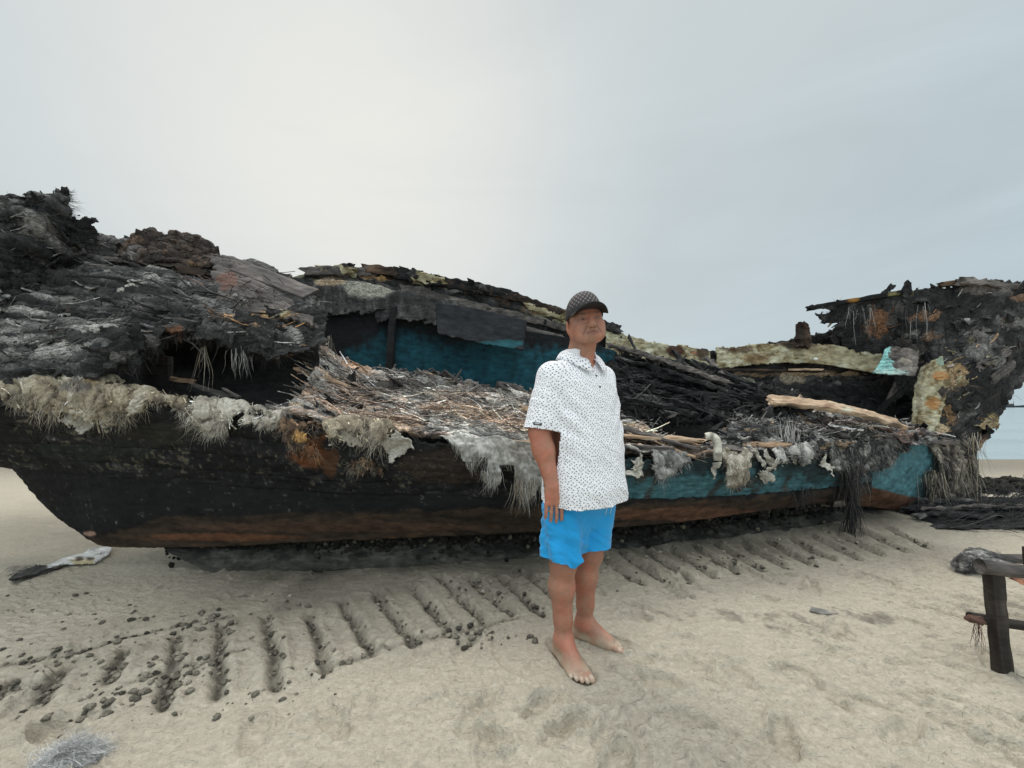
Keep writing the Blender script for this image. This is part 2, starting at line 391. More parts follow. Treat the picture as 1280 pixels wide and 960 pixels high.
def strips(acc, p, n, L=(.08, .3), Wd=(.005, .025), box=None, along=(1, 0), spread=.5, pal=CHAR, light=None, lspread=.15, lift=.006, arch=.02, droop=.0, seed=0, wfun=None):
    """torn flat strips of burnt matting lying on a patch"""
    rng = np.random.RandomState(seed + 300); edge = np.minimum(np.minimum(p.s, p.s[:, -1:] - p.s), np.minimum(p.t, p.t[-1:] - p.t)); mg = .35 * L[1] + .04
    wf = sstep(.3 * mg, 1.4 * mg, edge) + 1e-7
    idx = sample(p, n, box, wf if wfun is None else wf * wfun, rng); S_ = 7
    R = p.P.reshape(-1, 3)[idx]; N = p.N.reshape(-1, 3)[idx]
    S = np.gradient(p.P0, axis=1).reshape(-1, 3)[idx]; T = np.gradient(p.P0, axis=0).reshape(-1, 3)[idx]
    S /= np.linalg.norm(S, axis=1, keepdims=True) + 1e-9; T /= np.linalg.norm(T, axis=1, keepdims=True) + 1e-9
    th = rng.normal(0, spread * .5, (n, 1)) + spread * 1.8 * fbm(R, 4, 3, .6, seed=63)[:, None]
    a = along[0] * S + along[1] * T; b = -along[1] * S + along[0] * T
    d = a * np.cos(th) + b * np.sin(th); e = np.cross(N, d); e /= np.linalg.norm(e, axis=1, keepdims=True) + 1e-9
    tl = rng.normal(0, .5, (n, 1)); e, N2 = e * np.cos(tl) + N * np.sin(tl), N * np.cos(tl) - e * np.sin(tl)
    l = rng.uniform(0, 1, n) ** 1.6 * (L[1] - L[0]) + L[0]; w = rng.uniform(Wd[0], Wd[1], n); t = np.linspace(0, 1, S_)
    ar = rng.normal(0, 1, n) * arch
    C = R[:, None] + d[:, None] * (l[:, None] * (t - .5))[..., None] + N[:, None] * (lift + ar[:, None] * (4 * (t - .5) ** 2) * l[:, None] * 6)[..., None]
    C += e[:, None] * (l[:, None] * .12 * np.sin(t * rng.uniform(2, 6, (n, 1)) + rng.uniform(0, 6, (n, 1))))[..., None]
    C[..., 2] -= droop * l[:, None] * t ** 2
    wt = w[:, None] * (.35 + .65 * np.sin(np.clip(t + .08, 0, 1) * math.pi * .9)) * rng.uniform(.6, 1.3, (n, S_))
    th_ = .0025
    V = np.stack([C + e[:, None] * wt[..., None], C + N2[:, None] * th_, C - e[:, None] * wt[..., None], C - N2[:, None] * th_], 2).reshape(-1, 3)
    base = np.arange(n)[:, None, None] * S_ * 4; sg = np.arange(S_ - 1)[None, :, None] * 4; k = np.arange(4)[None, None]
    q0 = base + sg + k; q1 = base + sg + (k + 1) % 4; Q = np.stack([q0, q1, q1 + 4, q0 + 4], -1).reshape(-1, 4)
    if light is None: c = p.col.reshape(-1, 3)[idx] * np.exp(rng.normal(.1, .55, (n, 1)))
    else: c = ramp(pal, np.clip(light + rng.normal(0, lspread, n), 0, 1.08))
    c = np.repeat(c[:, None], S_, 1) * rng.uniform(.7, 1.3, (n, S_, 1)); c = np.repeat(c.reshape(-1, 3), 4, 0)
    acc.add(V, Q, c)
def flaps(p, n, size, parent, seed, pal=CHAR, light=.42, box=None, curl=.35, name='torn_flap', mat=None, tints=None, along=(1, 0), spread=.5, lift=.02, wfun=None, aspect=(.35, .8)):
    """curled torn sheets standing off a patch, each a part of its own"""
    rng = np.random.RandomState(seed + 900); idx = sample(p, n, box, wfun, rng)
    R = p.P.reshape(-1, 3)[idx]; N = p.N.reshape(-1, 3)[idx]; S = np.gradient(p.P0, axis=1).reshape(-1, 3)[idx]; T = np.gradient(p.P0, axis=0).reshape(-1, 3)[idx]
    for i in range(n):
        a = S[i] / np.linalg.norm(S[i]); b = T[i] / np.linalg.norm(T[i]); th = rng.normal(0, spread) + math.atan2(along[1], along[0])
        d = a * math.cos(th) + b * math.sin(th); e = np.cross(N[i], d); e /= np.linalg.norm(e); L = rng.uniform(*size); H = L * rng.uniform(*aspect)
        C = np.zeros((4, 5, 3)); cu = rng.uniform(-.1, 1, (2, 2)) * curl * L
        for r, y in enumerate(np.linspace(-.5, .5, 4)):
            for q, x in enumerate(np.linspace(-.5, .5, 5)):
                c_ = cu[int(y > 0), int(x > 0)] * (abs(x) * 2) ** 1.8 * (abs(y) * 1.2 + .4)
                C[r, q] = R[i] + N[i] * (lift + c_ + rng.normal(0, .012)) + d * x * L - e * y * H + rng.normal(0, .012, 3)
        f = patch(C, .0085, True, disp=((.015, 7, 3, False), (.008, 20, 3, True)), fib=.010, fibs=(5, 40), seed=seed * 3 + i)
        ragged(f, top=.05, bottom=.07, left=.06, right=.06, sc=11)
        cc = ramp(pal, light + rng.normal(0, .1) + .42 * f.fn + .25 * f.nz)
        if tints: 
            tc_ = np.array(tints[rng.randint(len(tints))]); k = sstep(.05, .4, f.nz + rng.uniform(-.3, .3))[..., None] * .85; cc = cc * (1 - k) + tc_ * k * (1 + .4 * f.fn)[..., None]
        if f.keep.sum() < 60: continue
        patch_obj(name, f, mat or M_CHAR, parent, cc, .008)
exec_parts = []
#@@SETTING
# ================================================================== THE SETTING
SAND = np.array([.475, .428, .345]); WET_SHADE = np.array([.066, .061, .049])
def axis(dense0, dense1, h, far0, far1, g=1.07):
    a = list(np.arange(dense0, dense1, h)); s = h
    while a[-1] < far1: s *= g; a.append(a[-1] + s)
    b = []; s = h; x = dense0
    while x > far0: s *= g; x -= s; b.append(x)
    return np.array(b[::-1] + a)
gx = axis(-3.6, 4.4, .0085, -900, 900, 1.075); gy = axis(.85, 3.3, .008, -30, 1200, 1.06)
X, Y = np.meshgrid(gx, gy); Z = np.zeros_like(X)
near = (1 - sstep(6, 9, Y)) * (1 - sstep(5, 9, np.abs(X)))
P3 = stack(X, Y, 0 * X)
Z += near * (.030 * fbm(P3, 1.1, 3, seed=1) + .013 * fbm(P3, 4.5, 4, .55, seed=2))
wv = fbm(P3, 3, 2, seed=3)
ru = (X * .55 + Y * .83)
Z += near * .011 * fbm(stack(X * 7 - Y * 3, Y * 26 + X * 8 + 2 * wv, 0 * X), 1, 4, .55, True, 4) * (sstep(-.3, .3, fbm(P3, .9, 2, seed=8)) * .8 + .2)
Z += near * .0055 * fbm(P3, 22, 3, .6, seed=5)
wet_shade = np.zeros_like(X)  # mask of damp sand that also carries the painted shade of the hull
def box_sl(x0, x1, y0, y1):
    i0, i1 = np.searchsorted(gx, [x0, x1]); j0, j1 = np.searchsorted(gy, [y0, y1])
    return slice(j0, j1), slice(i0, i1)
clod_pts = []
def groove(a, b, w=.024, depth=.042, ridge=.022, wetness=.9, clods=12, wob=.02):
    pa, pb = np.array(a), np.array(b)
    m = .16
    sl = box_sl(min(pa[0], pb[0]) - m, max(pa[0], pb[0]) + m, min(pa[1], pb[1]) - m, max(pa[1], pb[1]) + m)
    x, y = X[sl], Y[sl]
    if x.size == 0: return
    d = pb - pa; L = np.linalg.norm(d); d /= L; nrm = np.array([-d[1], d[0]])
    al = (x - pa[0]) * d[0] + (y - pa[1]) * d[1]
    n3 = stack(x, y, 0 * x)
    ac = (x - pa[0]) * nrm[0] + (y - pa[1]) * nrm[1] + wob * fbm(n3, 7, 3, .6, seed=9)
    end = sstep(-.05, .03, al) * (1 - sstep(L - .03, L + .05, al))
    lump = .55 + .9 * fbm(n3, 16, 3, .6, seed=10)
    prof = -depth * np.exp(-(ac / w) ** 2) + ridge * np.exp(-((ac - w * 2.1) / (w * 1.1)) ** 2) + ridge * .4 * np.exp(-((ac + w * 2.2) / (w * 1.2)) ** 2)
    Z[sl] += end * prof * np.clip(lump, .6, 1.35)
    wt = end * np.exp(-((ac + .004) / (w * 1.15)) ** 2) * np.clip(.95 + 1.1 * fbm(n3, 11, 3, .6, seed=11), 0, 1)
    wet_shade[sl] = np.maximum(wet_shade[sl], wetness * wt)
    for k in range(clods):
        q = pa + d * RNG.beta(1.2, 1.0) * L + nrm * RNG.normal(0, w * .8)
        clod_pts.append((q[0], q[1], RNG.gamma(2.0, .0036)))
tread = [((87, 829), (50, 880)), ((156, 810), (137, 852)), ((223, 791), (206, 882)), ((278, 779), (271, 868)), ((331, 766), (348, 856)),
         ((386, 763), (411, 838)), ((424, 747), (466, 818)), ((467, 738), (519, 809)), ((511, 732), (563, 796)), ((546, 722), (607, 784)),
         ((580, 722), (641, 771)), ((617, 719), (679, 771)), ((655, 716), (712, 764)), ((20, 850), (-30, 900))]
for a, b in tread: groove(G(*a), G(*b), clods=34)
for k in range(13):      # shallower tread bars towards the bow
    u0 = 745 + k * 30
    groove(G(u0, 694 - k * 2.6), G(u0 + 58, 734 - k * 4.0), .028, .045, .026, .9, 22)
for a, b in (((0, 832), (80, 822)), ((80, 822), (165, 795)), ((160, 797), (245, 777)), ((245, 777), (292, 769)), ((165, 850), (215, 840)), ((215, 842), (310, 810)),
             ((390, 838), (470, 818)), ((470, 812), (560, 795)), ((560, 795), (650, 772)), ((0, 872), (60, 860))):
    groove(G(*a), G(*b), .022, .006, .028, .6, 14)
# scuffs, drag marks and footprints
rs = np.random.RandomState(21)
def oval(cx, cy, rx, ry, th, depth, rim):
    m = max(rx, ry) * 1.7; sl = box_sl(cx - m, cx + m, cy - m, cy + m); x, y = X[sl] - cx, Y[sl] - cy
    if x.size == 0: return
    a = x * math.cos(th) + y * math.sin(th); b = -x * math.sin(th) + y * math.cos(th)
    r = np.sqrt((a / rx) ** 2 + (b / ry) ** 2) + .16 * fbm(stack(x + cx, y + cy, 0 * x), 14, 2, seed=12)
    wet_shade[sl] = np.maximum(wet_shade[sl], .06 * (1 - sstep(.55, 1.0, r)))
    Z[sl] += -depth * (1 - sstep(.6, 1.02, r)) + rim * np.exp(-((r - 1.1) / .16) ** 2) * (.5 + .8 * sstep(-1, 1, a / rx))
def arc(cx, cy, r, a0, a1, w, hgt):
    m = r + .1; sl = box_sl(cx - m, cx + m, cy - m, cy + m); x, y = X[sl] - cx, Y[sl] - cy
    if x.size == 0: return
    ang = np.arctan2(y, x); dd = np.abs(((ang - (a0 + a1) / 2 + math.pi) % (2 * math.pi)) - math.pi)
    rr = np.hypot(x, y) - r + .012 * fbm(stack(x, y, 0 * x + cx), 9, 2, seed=13)
    fall = 1 - sstep((a1 - a0) * .3, (a1 - a0) * .52, dd)
    Z[sl] += fall * hgt * (np.exp(-(rr / w) ** 2) - .9 * np.exp(-((rr + w * 1.6) / (w * 1.3)) ** 2))
for k in range(120):
    cx = rs.uniform(-2.2, 3.2); cy = rs.uniform(.95, 2.9)
    if cx < -.2 and cy > 1.6 and rs.rand() < .8: continue
    oval(cx, cy, rs.uniform(.09, .14), rs.uniform(.035, .055), rs.uniform(0, 3.14), rs.uniform(.010, .022), rs.uniform(.005, .013))
for k in range(130):
    cx = rs.uniform(-2.4, 3.4); cy = rs.uniform(.9, 3.0); a0 = rs.uniform(0, 6.28)
    arc(cx, cy, rs.uniform(.05, .35), a0, a0 + rs.uniform(.6, 2.0), rs.uniform(.010, .018), rs.uniform(.006, .013))
for k in range(110):      # long drag lines, mostly on the right
    a = np.array([rs.uniform(.6, 3.4), rs.uniform(1.0, 2.7)]); th = rs.normal(-.75, .25); L = rs.uniform(.2, .7)
    groove(a, a + L * np.array([math.cos(th), math.sin(th)]), rs.uniform(.009, .016), rs.uniform(.007, .014), rs.uniform(.005, .010), .05, 0, .02)
for (u, v, s) in ((712, 905, 1), (600, 925, 1), (815, 850, 1.2), (700, 915, 1), (770, 960, 1), (850, 900, 1), (980, 920, 1)):
    q = G(u, v); oval(q[0], q[1], .12 * s, .05 * s, rs.uniform(-.5, 1.2), .024, .015)
q = G(800, 850); arc(q[0] + .2, q[1] - .03, .22, 2.2, 3.9, .015, .016)
# sand banked up along the keel, wetter, with painted hull shade under the boat
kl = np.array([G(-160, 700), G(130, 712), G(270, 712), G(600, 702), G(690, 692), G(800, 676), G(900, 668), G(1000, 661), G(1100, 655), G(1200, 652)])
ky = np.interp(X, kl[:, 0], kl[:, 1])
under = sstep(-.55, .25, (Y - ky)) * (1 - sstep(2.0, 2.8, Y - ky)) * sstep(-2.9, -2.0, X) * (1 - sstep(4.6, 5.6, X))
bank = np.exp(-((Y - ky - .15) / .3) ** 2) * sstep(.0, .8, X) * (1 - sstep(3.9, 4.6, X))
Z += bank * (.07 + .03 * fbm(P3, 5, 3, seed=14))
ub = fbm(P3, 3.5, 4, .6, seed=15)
wet_shade = np.maximum(wet_shade, under * np.clip(.5 + .55 * ub, 0, 1))
wet_shade = np.maximum(wet_shade, bank * np.clip(.45 + .8 * ub, 0, .8))
wet_shade = np.maximum(wet_shade, near * .55 * sstep(.36, .75, fbm(P3, 6.5, 5, .62, seed=16) + .25 * sstep(.3, 1.2, X) * np.exp(-((Y - 2.2) / .5) ** 2) - .12))
front = ky - Y      # damp sand dug up by the tracks, with painted shade before the keel
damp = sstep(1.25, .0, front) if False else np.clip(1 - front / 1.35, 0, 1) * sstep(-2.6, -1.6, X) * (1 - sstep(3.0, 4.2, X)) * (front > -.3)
wet_shade = np.maximum(wet_shade, np.clip(damp * (.85 + .5 * ub), 0, .85) * near)
strong = np.exp(-np.clip(front, 0, 9) / .38) * sstep(-2.7, -1.7, X) * (1 - sstep(3.6, 4.6, X)); wet_shade = np.maximum(wet_shade, np.clip(strong * (.85 + .5 * ub), 0, .95) * near)  # mostly hull shade painted into the sand, strongest at the keel
wet_shade = np.maximum(wet_shade, .55 * sstep(5.2, 8.0, Y))
Z -= sstep(6.5, 11, Y) * .16 + np.clip(Y - 11, 0, 40) * .01
col = SAND * (1 - wet_shade[..., None]) + WET_SHADE * wet_shade[..., None]
col = col * (1 + .10 * fbm(P3, 2, 4, seed=17) * near)[..., None] * (1 + .10 * near * fbm(P3, 40, 2, seed=18))[..., None]
# ground stays just below the soles of the man and the post
for (fx, fy, r) in ((.275, 1.78, .17), (.43, 1.97, .17)):
    w = np.exp(-(((X - fx) ** 2 + (Y - fy) ** 2) / r ** 2) ** 2); Z = Z * (1 - w)
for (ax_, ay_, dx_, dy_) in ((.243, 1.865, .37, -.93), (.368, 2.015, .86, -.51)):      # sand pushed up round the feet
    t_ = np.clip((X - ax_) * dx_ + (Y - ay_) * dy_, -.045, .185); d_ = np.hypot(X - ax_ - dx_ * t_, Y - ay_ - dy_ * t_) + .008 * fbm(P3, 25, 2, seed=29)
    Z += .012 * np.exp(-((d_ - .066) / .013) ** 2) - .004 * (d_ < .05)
    k_ = (.22 * (1 - sstep(.05, .085, d_)))[..., None]; col = col * (1 - k_) + WET_SHADE * 2.0 * k_  # damp tone painted round the soles as contact shade
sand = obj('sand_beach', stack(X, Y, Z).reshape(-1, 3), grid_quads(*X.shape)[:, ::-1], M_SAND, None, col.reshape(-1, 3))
tag(sand, kind='structure')
def ground_z(x, y):
    i = np.clip(np.searchsorted(gx, x), 1, len(gx) - 1); j = np.clip(np.searchsorted(gy, y), 1, len(gy) - 1)
    return Z[j, i]
# dark mud heap beyond the bow
mx = np.arange(5.6, 10.5, .025); my = np.arange(4.7, 7.4, .025); MX, MY = np.meshgrid(mx, my)
P3m = stack(MX, MY, 0 * MX)
env = np.exp(-(((MY - 5.7 - .1 * np.sin(MX * 2)) / .55) ** 2)) * sstep(5.75, 6.5, MX) * (1 - sstep(9, 10.4, MX))
MZ = env * (.13 + .13 * fbm(P3m, 1.3, 3, seed=22) + .04 * fbm(P3m, 7, 3, .55, seed=23)) + env * .02 * fbm(P3m, 18, 3, .6, seed=28) - .06
mc = ramp([(0, (.012, .011, .010)), (.5, (.028, .026, .022)), (1, (.075, .068, .056))], .45 + .5 * fbm(P3m, 9, 4, .6, seed=24))
tag(obj('mud_bank', stack(MX, MY, MZ).reshape(-1, 3), grid_quads(*MX.shape)[:, ::-1], M_CLOD, None, mc.reshape(-1, 3)), kind='structure')

def mud_z(x, y): return MZ[np.clip(np.searchsorted(my, y), 0, len(my) - 1), np.clip(np.searchsorted(mx, x), 0, len(mx) - 1)]
# loose clods
def lump(seed, n=9, m=12):
    r = np.random.RandomState(seed)
    th = np.linspace(.02, math.pi - .02, n); ph = np.linspace(0, 2 * math.pi, m, endpoint=False)
    T, Pp = np.meshgrid(th, ph, indexing='ij')
    D = stack(np.sin(T) * np.cos(Pp), np.sin(T) * np.sin(Pp), np.cos(T))
    R = 1 + .85 * fbm(D, 2.2, 4, .85, seed=seed)
    V = (D * R[..., None] * np.array([1.1, .9, .7])).reshape(-1, 3)
    i = np.arange(n * m).reshape(n, m); i2 = np.roll(i, -1, 1)
    return V, np.stack([i[:-1], i[1:], i2[1:], i2[:-1]], -1).reshape(-1, 4)
LUMPS = [lump(s) for s in range(8)]
for k in range(260):
    u = rs.uniform(560, 1060); v = rs.normal(735 - (u - 560) * .13, 16); q = G(u, max(v, 660)); clod_pts.append((q[0], q[1], rs.gamma(2, .0033)))
for k in range(260):
    u = rs.uniform(0, 420); v = rs.uniform(740, 900); q = G(u, v); clod_pts.append((q[0], q[1], rs.gamma(2, .0032)))
for (u, v, n, sp) in ((250, 785, 40, .09), (205, 860, 30, .06), (90, 822, 14, .06), (590, 795, 36, .07), (240, 835, 20, .06), (120, 885, 16, .07), (890, 703, 20, .1), (640, 800, 10, .06)):
    q = G(u, v)
    for k in range(n): clod_pts.append((q[0] + rs.normal(0, sp), q[1] + rs.normal(0, sp * .7), rs.gamma(2.2, .0048)))
acc = Acc()
for (x, y, s) in clod_pts:
    if (x - .275) ** 2 + (y - 1.78) ** 2 < .03 or (x - .43) ** 2 + (y - 1.97) ** 2 < .03: continue
    V, Q = LUMPS[rs.randint(8)]; a = rs.uniform(0, 6.28); s = min(s, .0145)
    R = np.array([[math.cos(a), -math.sin(a), 0], [math.sin(a), math.cos(a), 0], [0, 0, 1]])
    c = (WET_SHADE * .9 + (SAND - WET_SHADE) * rs.beta(1.5, 2.0))
    acc.add(V @ R.T * s + np.array([x, y, ground_z(x, y) + s * .3]), Q, np.tile(c, (len(V), 1)))
for k in range(420):      # clods lying over the mud bank
    x, y = rs.uniform(5.9, 9), rs.normal(5.6, .35)
    V, Q = LUMPS[rs.randint(8)]; s = min(rs.gamma(2.5, .014), .07); acc.add(V * s + np.array([x, y, mud_z(x, y) + s * .25]), Q, np.tile(WET_SHADE * rs.uniform(.25, .7), (len(V), 1)))
tag(acc.build('sand_clods', M_CLOD, None), 'dark damp clods of sand scattered along the tractor tread marks', 'sand clods', kind='stuff')
# sea
m, nt, b = new_mat('sea water')
tc = nd(nt, 'ShaderNodeTexCoord'); mp = nd(nt, 'ShaderNodeMapping'); mp.inputs['Scale'].default_value = (.25, 1, 1)
nt.links.new(tc.outputs['Object'], mp.inputs[0])
n1 = nd(nt, 'ShaderNodeTexNoise', Scale=3.0, Detail=5, Roughness=.6); nt.links.new(mp.outputs[0], n1.inputs['Vector'])
bp = nd(nt, 'ShaderNodeBump', Strength=.12, Distance=.05); nt.links.new(n1.outputs[0], bp.inputs['Height']); nt.links.new(bp.outputs[0], b.inputs['Normal'])
b.inputs['Base Color'].default_value = (.26, .33, .35, 1); b.inputs['Roughness'].default_value = .12; b.inputs['IOR'].default_value = 1.33
M_SEA = m
sx = np.concatenate([-np.geomspace(1500, 10, 40), np.arange(-9.5, 60, .5), np.geomspace(61, 2500, 40)]); sy = np.concatenate([np.arange(7.5, 40, .12), np.geomspace(40.5, 3500, 90)])
SX, SY = np.meshgrid(sx, sy); wob = .5 * fbm(stack(SX * .12, SY * 0, 0 * SX), 1, 3, seed=25)
SZ = -.115 + 0 * SX
for (yy, hh, ww) in ((10.4, .06, .22), (13.6, .13, .30), (19, .13, .4), (28, .10, .5)):
    SZ += hh * np.exp(-((SY - yy - wob * 1.2) / ww) ** 2)
SZ += .006 * fbm(stack(SX * .7, SY * 3, 0 * SX), 1, 3, seed=26) * (1 - sstep(20, 60, SY))
tag(obj('sea', stack(SX, SY, SZ).reshape(-1, 3), grid_quads(*SX.shape)[:, ::-1], M_SEA, None), kind='structure')

# sky and light
sun_dir = Vector((-.42, 1.0, 1.55)).normalized()
elev = math.asin(sun_dir.z); az = math.atan2(sun_dir.x, sun_dir.y)
w = bpy.data.worlds.new('World'); scene.world = w; w.use_nodes = True
nt = w.node_tree; bg = nt.nodes['Background']; bg.inputs['Strength'].default_value = 1.0
sky = nd(nt, 'ShaderNodeTexSky', sky_type='NISHITA'); sky.sun_disc = False; sky.sun_elevation = elev; sky.sun_rotation = az
tc = nd(nt, 'ShaderNodeTexCoord'); sep = nd(nt, 'ShaderNodeSeparateXYZ'); nt.links.new(tc.outputs['Generated'], sep.inputs[0])
cr = nd(nt, 'ShaderNodeValToRGB'); e = cr.color_ramp
e.elements[0].position = 0.0; e.elements[0].color = (.47, .60, .655, 1)
e.elements[1].position = 1.0; e.elements[1].color = (2.5, 2.5, 2.45, 1)
for p_, c_ in ((.25, (.49, .60, .65)), (.5, (.505, .605, .65)), (.73, (.575, .635, .65)), (.82, (1.7, 1.72, 1.70))):
    x_ = e.elements.new(p_); x_.color = (*c_, 1)
nt.links.new(sep.outputs[2], cr.inputs[0])
# broad glow of the veiled sun
dot = nd(nt, 'ShaderNodeVectorMath', operation='DOT_PRODUCT'); nrm_ = nd(nt, 'ShaderNodeVectorMath', operation='NORMALIZE')
nt.links.new(tc.outputs['Generated'], nrm_.inputs[0]); nt.links.new(nrm_.outputs[0], dot.inputs[0]); dot.inputs[1].default_value = Vector((-.40, 1.0, .60)).normalized()
def glow(lo, hi):
    g = nd(nt, 'ShaderNodeMapRange', interpolation_type='SMOOTHERSTEP'); g.inputs[1].default_value = lo; g.inputs[2].default_value = hi
    nt.links.new(dot.outputs['Value'], g.inputs[0]); return g
gl0 = glow(.76, 1.0); gl0.interpolation_type = 'LINEAR'; gl = nd(nt, 'ShaderNodeMath', operation='POWER'); nt.links.new(gl0.outputs[0], gl.inputs[0]); gl.inputs[1].default_value = 2.1; gw = glow(-.1, 1.05)
mpn = nd(nt, 'ShaderNodeMapping'); mpn.inputs['Scale'].default_value = (1.0, 1.0, 3.4); mpn.inputs['Rotation'].default_value = (.15, .55, .2)
nt.links.new(tc.outputs['Generated'], mpn.inputs[0])
cn = nd(nt, 'ShaderNodeTexNoise', Scale=1.9, Detail=6, Roughness=.52, Distortion=.9); nt.links.new(mpn.outputs[0], cn.inputs['Vector'])
cm = nd(nt, 'ShaderNodeMapRange'); cm.inputs[1].default_value = .3; cm.inputs[2].default_value = .7; cm.inputs[3].default_value = .87; cm.inputs[4].default_value = 1.12
nt.links.new(cn.outputs[0], cm.inputs[0])
vs = nd(nt, 'ShaderNodeVectorMath', operation='SCALE'); nt.links.new(cr.outputs[0], vs.inputs[0]); nt.links.new(cm.outputs[0], vs.inputs['Scale'])
g2 = nd(nt, 'ShaderNodeMath', operation='MULTIPLY'); nt.links.new(gl.outputs[0], g2.inputs[0]); nt.links.new(cm.outputs[0], g2.inputs[1])
g3 = nd(nt, 'ShaderNodeMath', operation='MULTIPLY'); nt.links.new(gw.outputs[0], g3.inputs[0]); g3.inputs[1].default_value = .75
low = nd(nt, 'ShaderNodeMapRange'); low.inputs[1].default_value = .74; low.inputs[2].default_value = .80; low.inputs[3].default_value = 1; low.inputs[4].default_value = 0; nt.links.new(sep.outputs[2], low.inputs[0])
g4 = nd(nt, 'ShaderNodeMath', operation='MULTIPLY'); nt.links.new(g3.outputs[0], g4.inputs[0]); nt.links.new(low.outputs[0], g4.inputs[1])
gm = mixc(nt, g4.outputs[0], vs.outputs[0], (.635, .69, .70))
gc = mixc(nt, g2.outputs[0], gm, (.87, .865, .815))
nsk = nd(nt, 'ShaderNodeVectorMath', operation='SCALE'); nt.links.new(sky.outputs[0], nsk.inputs[0]); nsk.inputs['Scale'].default_value = .06
bk = nd(nt, 'ShaderNodeMapRange'); bk.inputs[1].default_value = .1; bk.inputs[2].default_value = -.7; bk.inputs[3].default_value = 1; bk.inputs[4].default_value = 1.75; nt.links.new(sep.outputs[1], bk.inputs[0])
bs = nd(nt, 'ShaderNodeVectorMath', operation='SCALE'); nt.links.new(gc, bs.inputs[0]); nt.links.new(bk.outputs[0], bs.inputs['Scale'])
fin = mixc(nt, .94, nsk.outputs[0], bs.outputs[0])
nt.links.new(fin, bg.inputs['Color'])
sl_ = bpy.data.lights.new('sun', 'SUN'); sl_.energy = 1.0; sl_.angle = math.radians(18); sl_.color = (1, .95, .87)
so = bpy.data.objects.new('sun', sl_); COL.objects.link(so); so.rotation_euler = sun_dir.to_track_quat('Z', 'Y').to_euler()

cam = bpy.data.cameras.new('camera'); co = bpy.data.objects.new('camera', cam); COL.objects.link(co)
cam.sensor_width = 36; cam.lens = 36 * F / 1280; co.location = (0, 0, CH); co.rotation_euler = (math.radians(90), 0, 0)
cam.shift_y = (HZ - 480) / 1280; cam.clip_start = .05; cam.clip_end = 6000
scene.camera = co
scene.view_settings.view_transform = 'Standard'; scene.view_settings.look = 'None'; scene.view_settings.exposure = 0; scene.view_settings.gamma = 1
# ================================================================== THE BURNT BOAT
boat = thing('burnt_boat', 'long burnt fishing boat wreck with torn fibreglass and teal hull paint on the beach', 'boat', (0.0, 3.3, 0.0))
TEAL = (.050, .125, .142); TEALD = (.010, .060, .072); RUST = (.17, .062, .022); TANC = (.40, .29, .18); CRM = (.40, .37, .24); ASH = (.40, .385, .36)
A3 = lambda *rows: [list(r) for r in rows]

# --- near hull, upper strakes
gun = [(-260, 500, 2.28), (-160, 502, 2.30), (0, 505, 2.38), (100, 500, 2.42), (200, 505, 2.46), (300, 513, 2.50), (400, 533, 2.55), (520, 546, 2.62), (640, 557, 2.72), (760, 568, 2.88), (860, 572, 3.06), (960, 568, 3.3), (1040, 568, 3.56), (1085, 566, 3.78)]
cre = [(-260, 566, 2.58), (-160, 570, 2.62), (0, 578, 2.68), (100, 590, 2.70), (200, 597, 2.70), (300, 604, 2.70), (400, 610, 2.72), (520, 614, 2.76), (640, 618, 2.84), (760, 620, 2.98), (860, 619, 3.14), (960, 613, 3.38), (1040, 606, 3.62), (1085, 600, 3.82)]
mid = [(a[0], (a[1] + b[1]) / 2, a[2] * .42 + b[2] * .58 - .035) for a, b in zip(gun, cre)]
p = patch([gun, mid, cre], .011, disp=((.018, 3, 4, False), (.012, 12, 4, True)), fib=.006, fibs=(3, 26), seed=1)
ragged(p, top=.05)
tn = p.t / p.t[-1:] + .02 * fbm(p.P, 2, 2, seed=40)
seam = sum(np.exp(-((tn - q) / .012) ** 2) for q in (.30, .55, .79)); p.P = p.P - p.N * (.010 * seam)[..., None]
u, v = p.uv
val = .40 + .30 * p.fn - .2 * seam + .22 * p.nz + .25 * (fbm(p.P, 55, 3, .6, seed=41) > .42) + .12 * sstep(.1, .5, p.nz)
c = ramp(BLACK, val)
spk = (fbm(p.P, 42, 3, .65, seed=48) + .5 * p.nz - .25 * sstep(0, 1, np.abs(v - np.interp(u, [0, 300, 700], [560, 572, 590])) / 30)) > .34
c = np.where(spk[..., None], np.array((.085, .075, .055)) * (1 + .6 * p.fn)[..., None], c)
right = sstep(735, 800, u + 40 * p.nz)
tealc = np.array(TEAL) * (1 + .35 * p.fn + .2 * p.nz)[..., None]
stain = sstep(.12, .5, fbm(stack(p.s * 3 + p.t * 5, p.t * 14 - p.s * 12, 0 * p.s), 1, 4, .6, seed=42) + .05)
tealc = tealc * (1 - .75 * stain[..., None]) + np.array((.05, .03, .018)) * .75 * stain[..., None]
c = c * (1 - right[..., None]) + tealc * right[..., None]
soot = right * (1 - sstep(582, 600, v + 14 * p.nz - (u > 1000) * 8)); c = c * (1 - .85 * soot[..., None]) + .013 * .85 * soot[..., None]
c = tint(c, p.uv, [(388, 560, 26, 24, RUST, .8), (415, 575, 12, 20, (.09, .04, .02), .8), (372, 548, 10, 6, (.4, .26, .1), .7), (560, 580, 60, 22, (.05, .035, .025), .5),
                   (215, 540, 60, 14, (.035, .032, .022), .5), (130, 560, 80, 14, (.02, .024, .02), .6)], p.nz)
hull = patch_obj('hull', p, M_HULL, boat, c, .03); hull_p = p
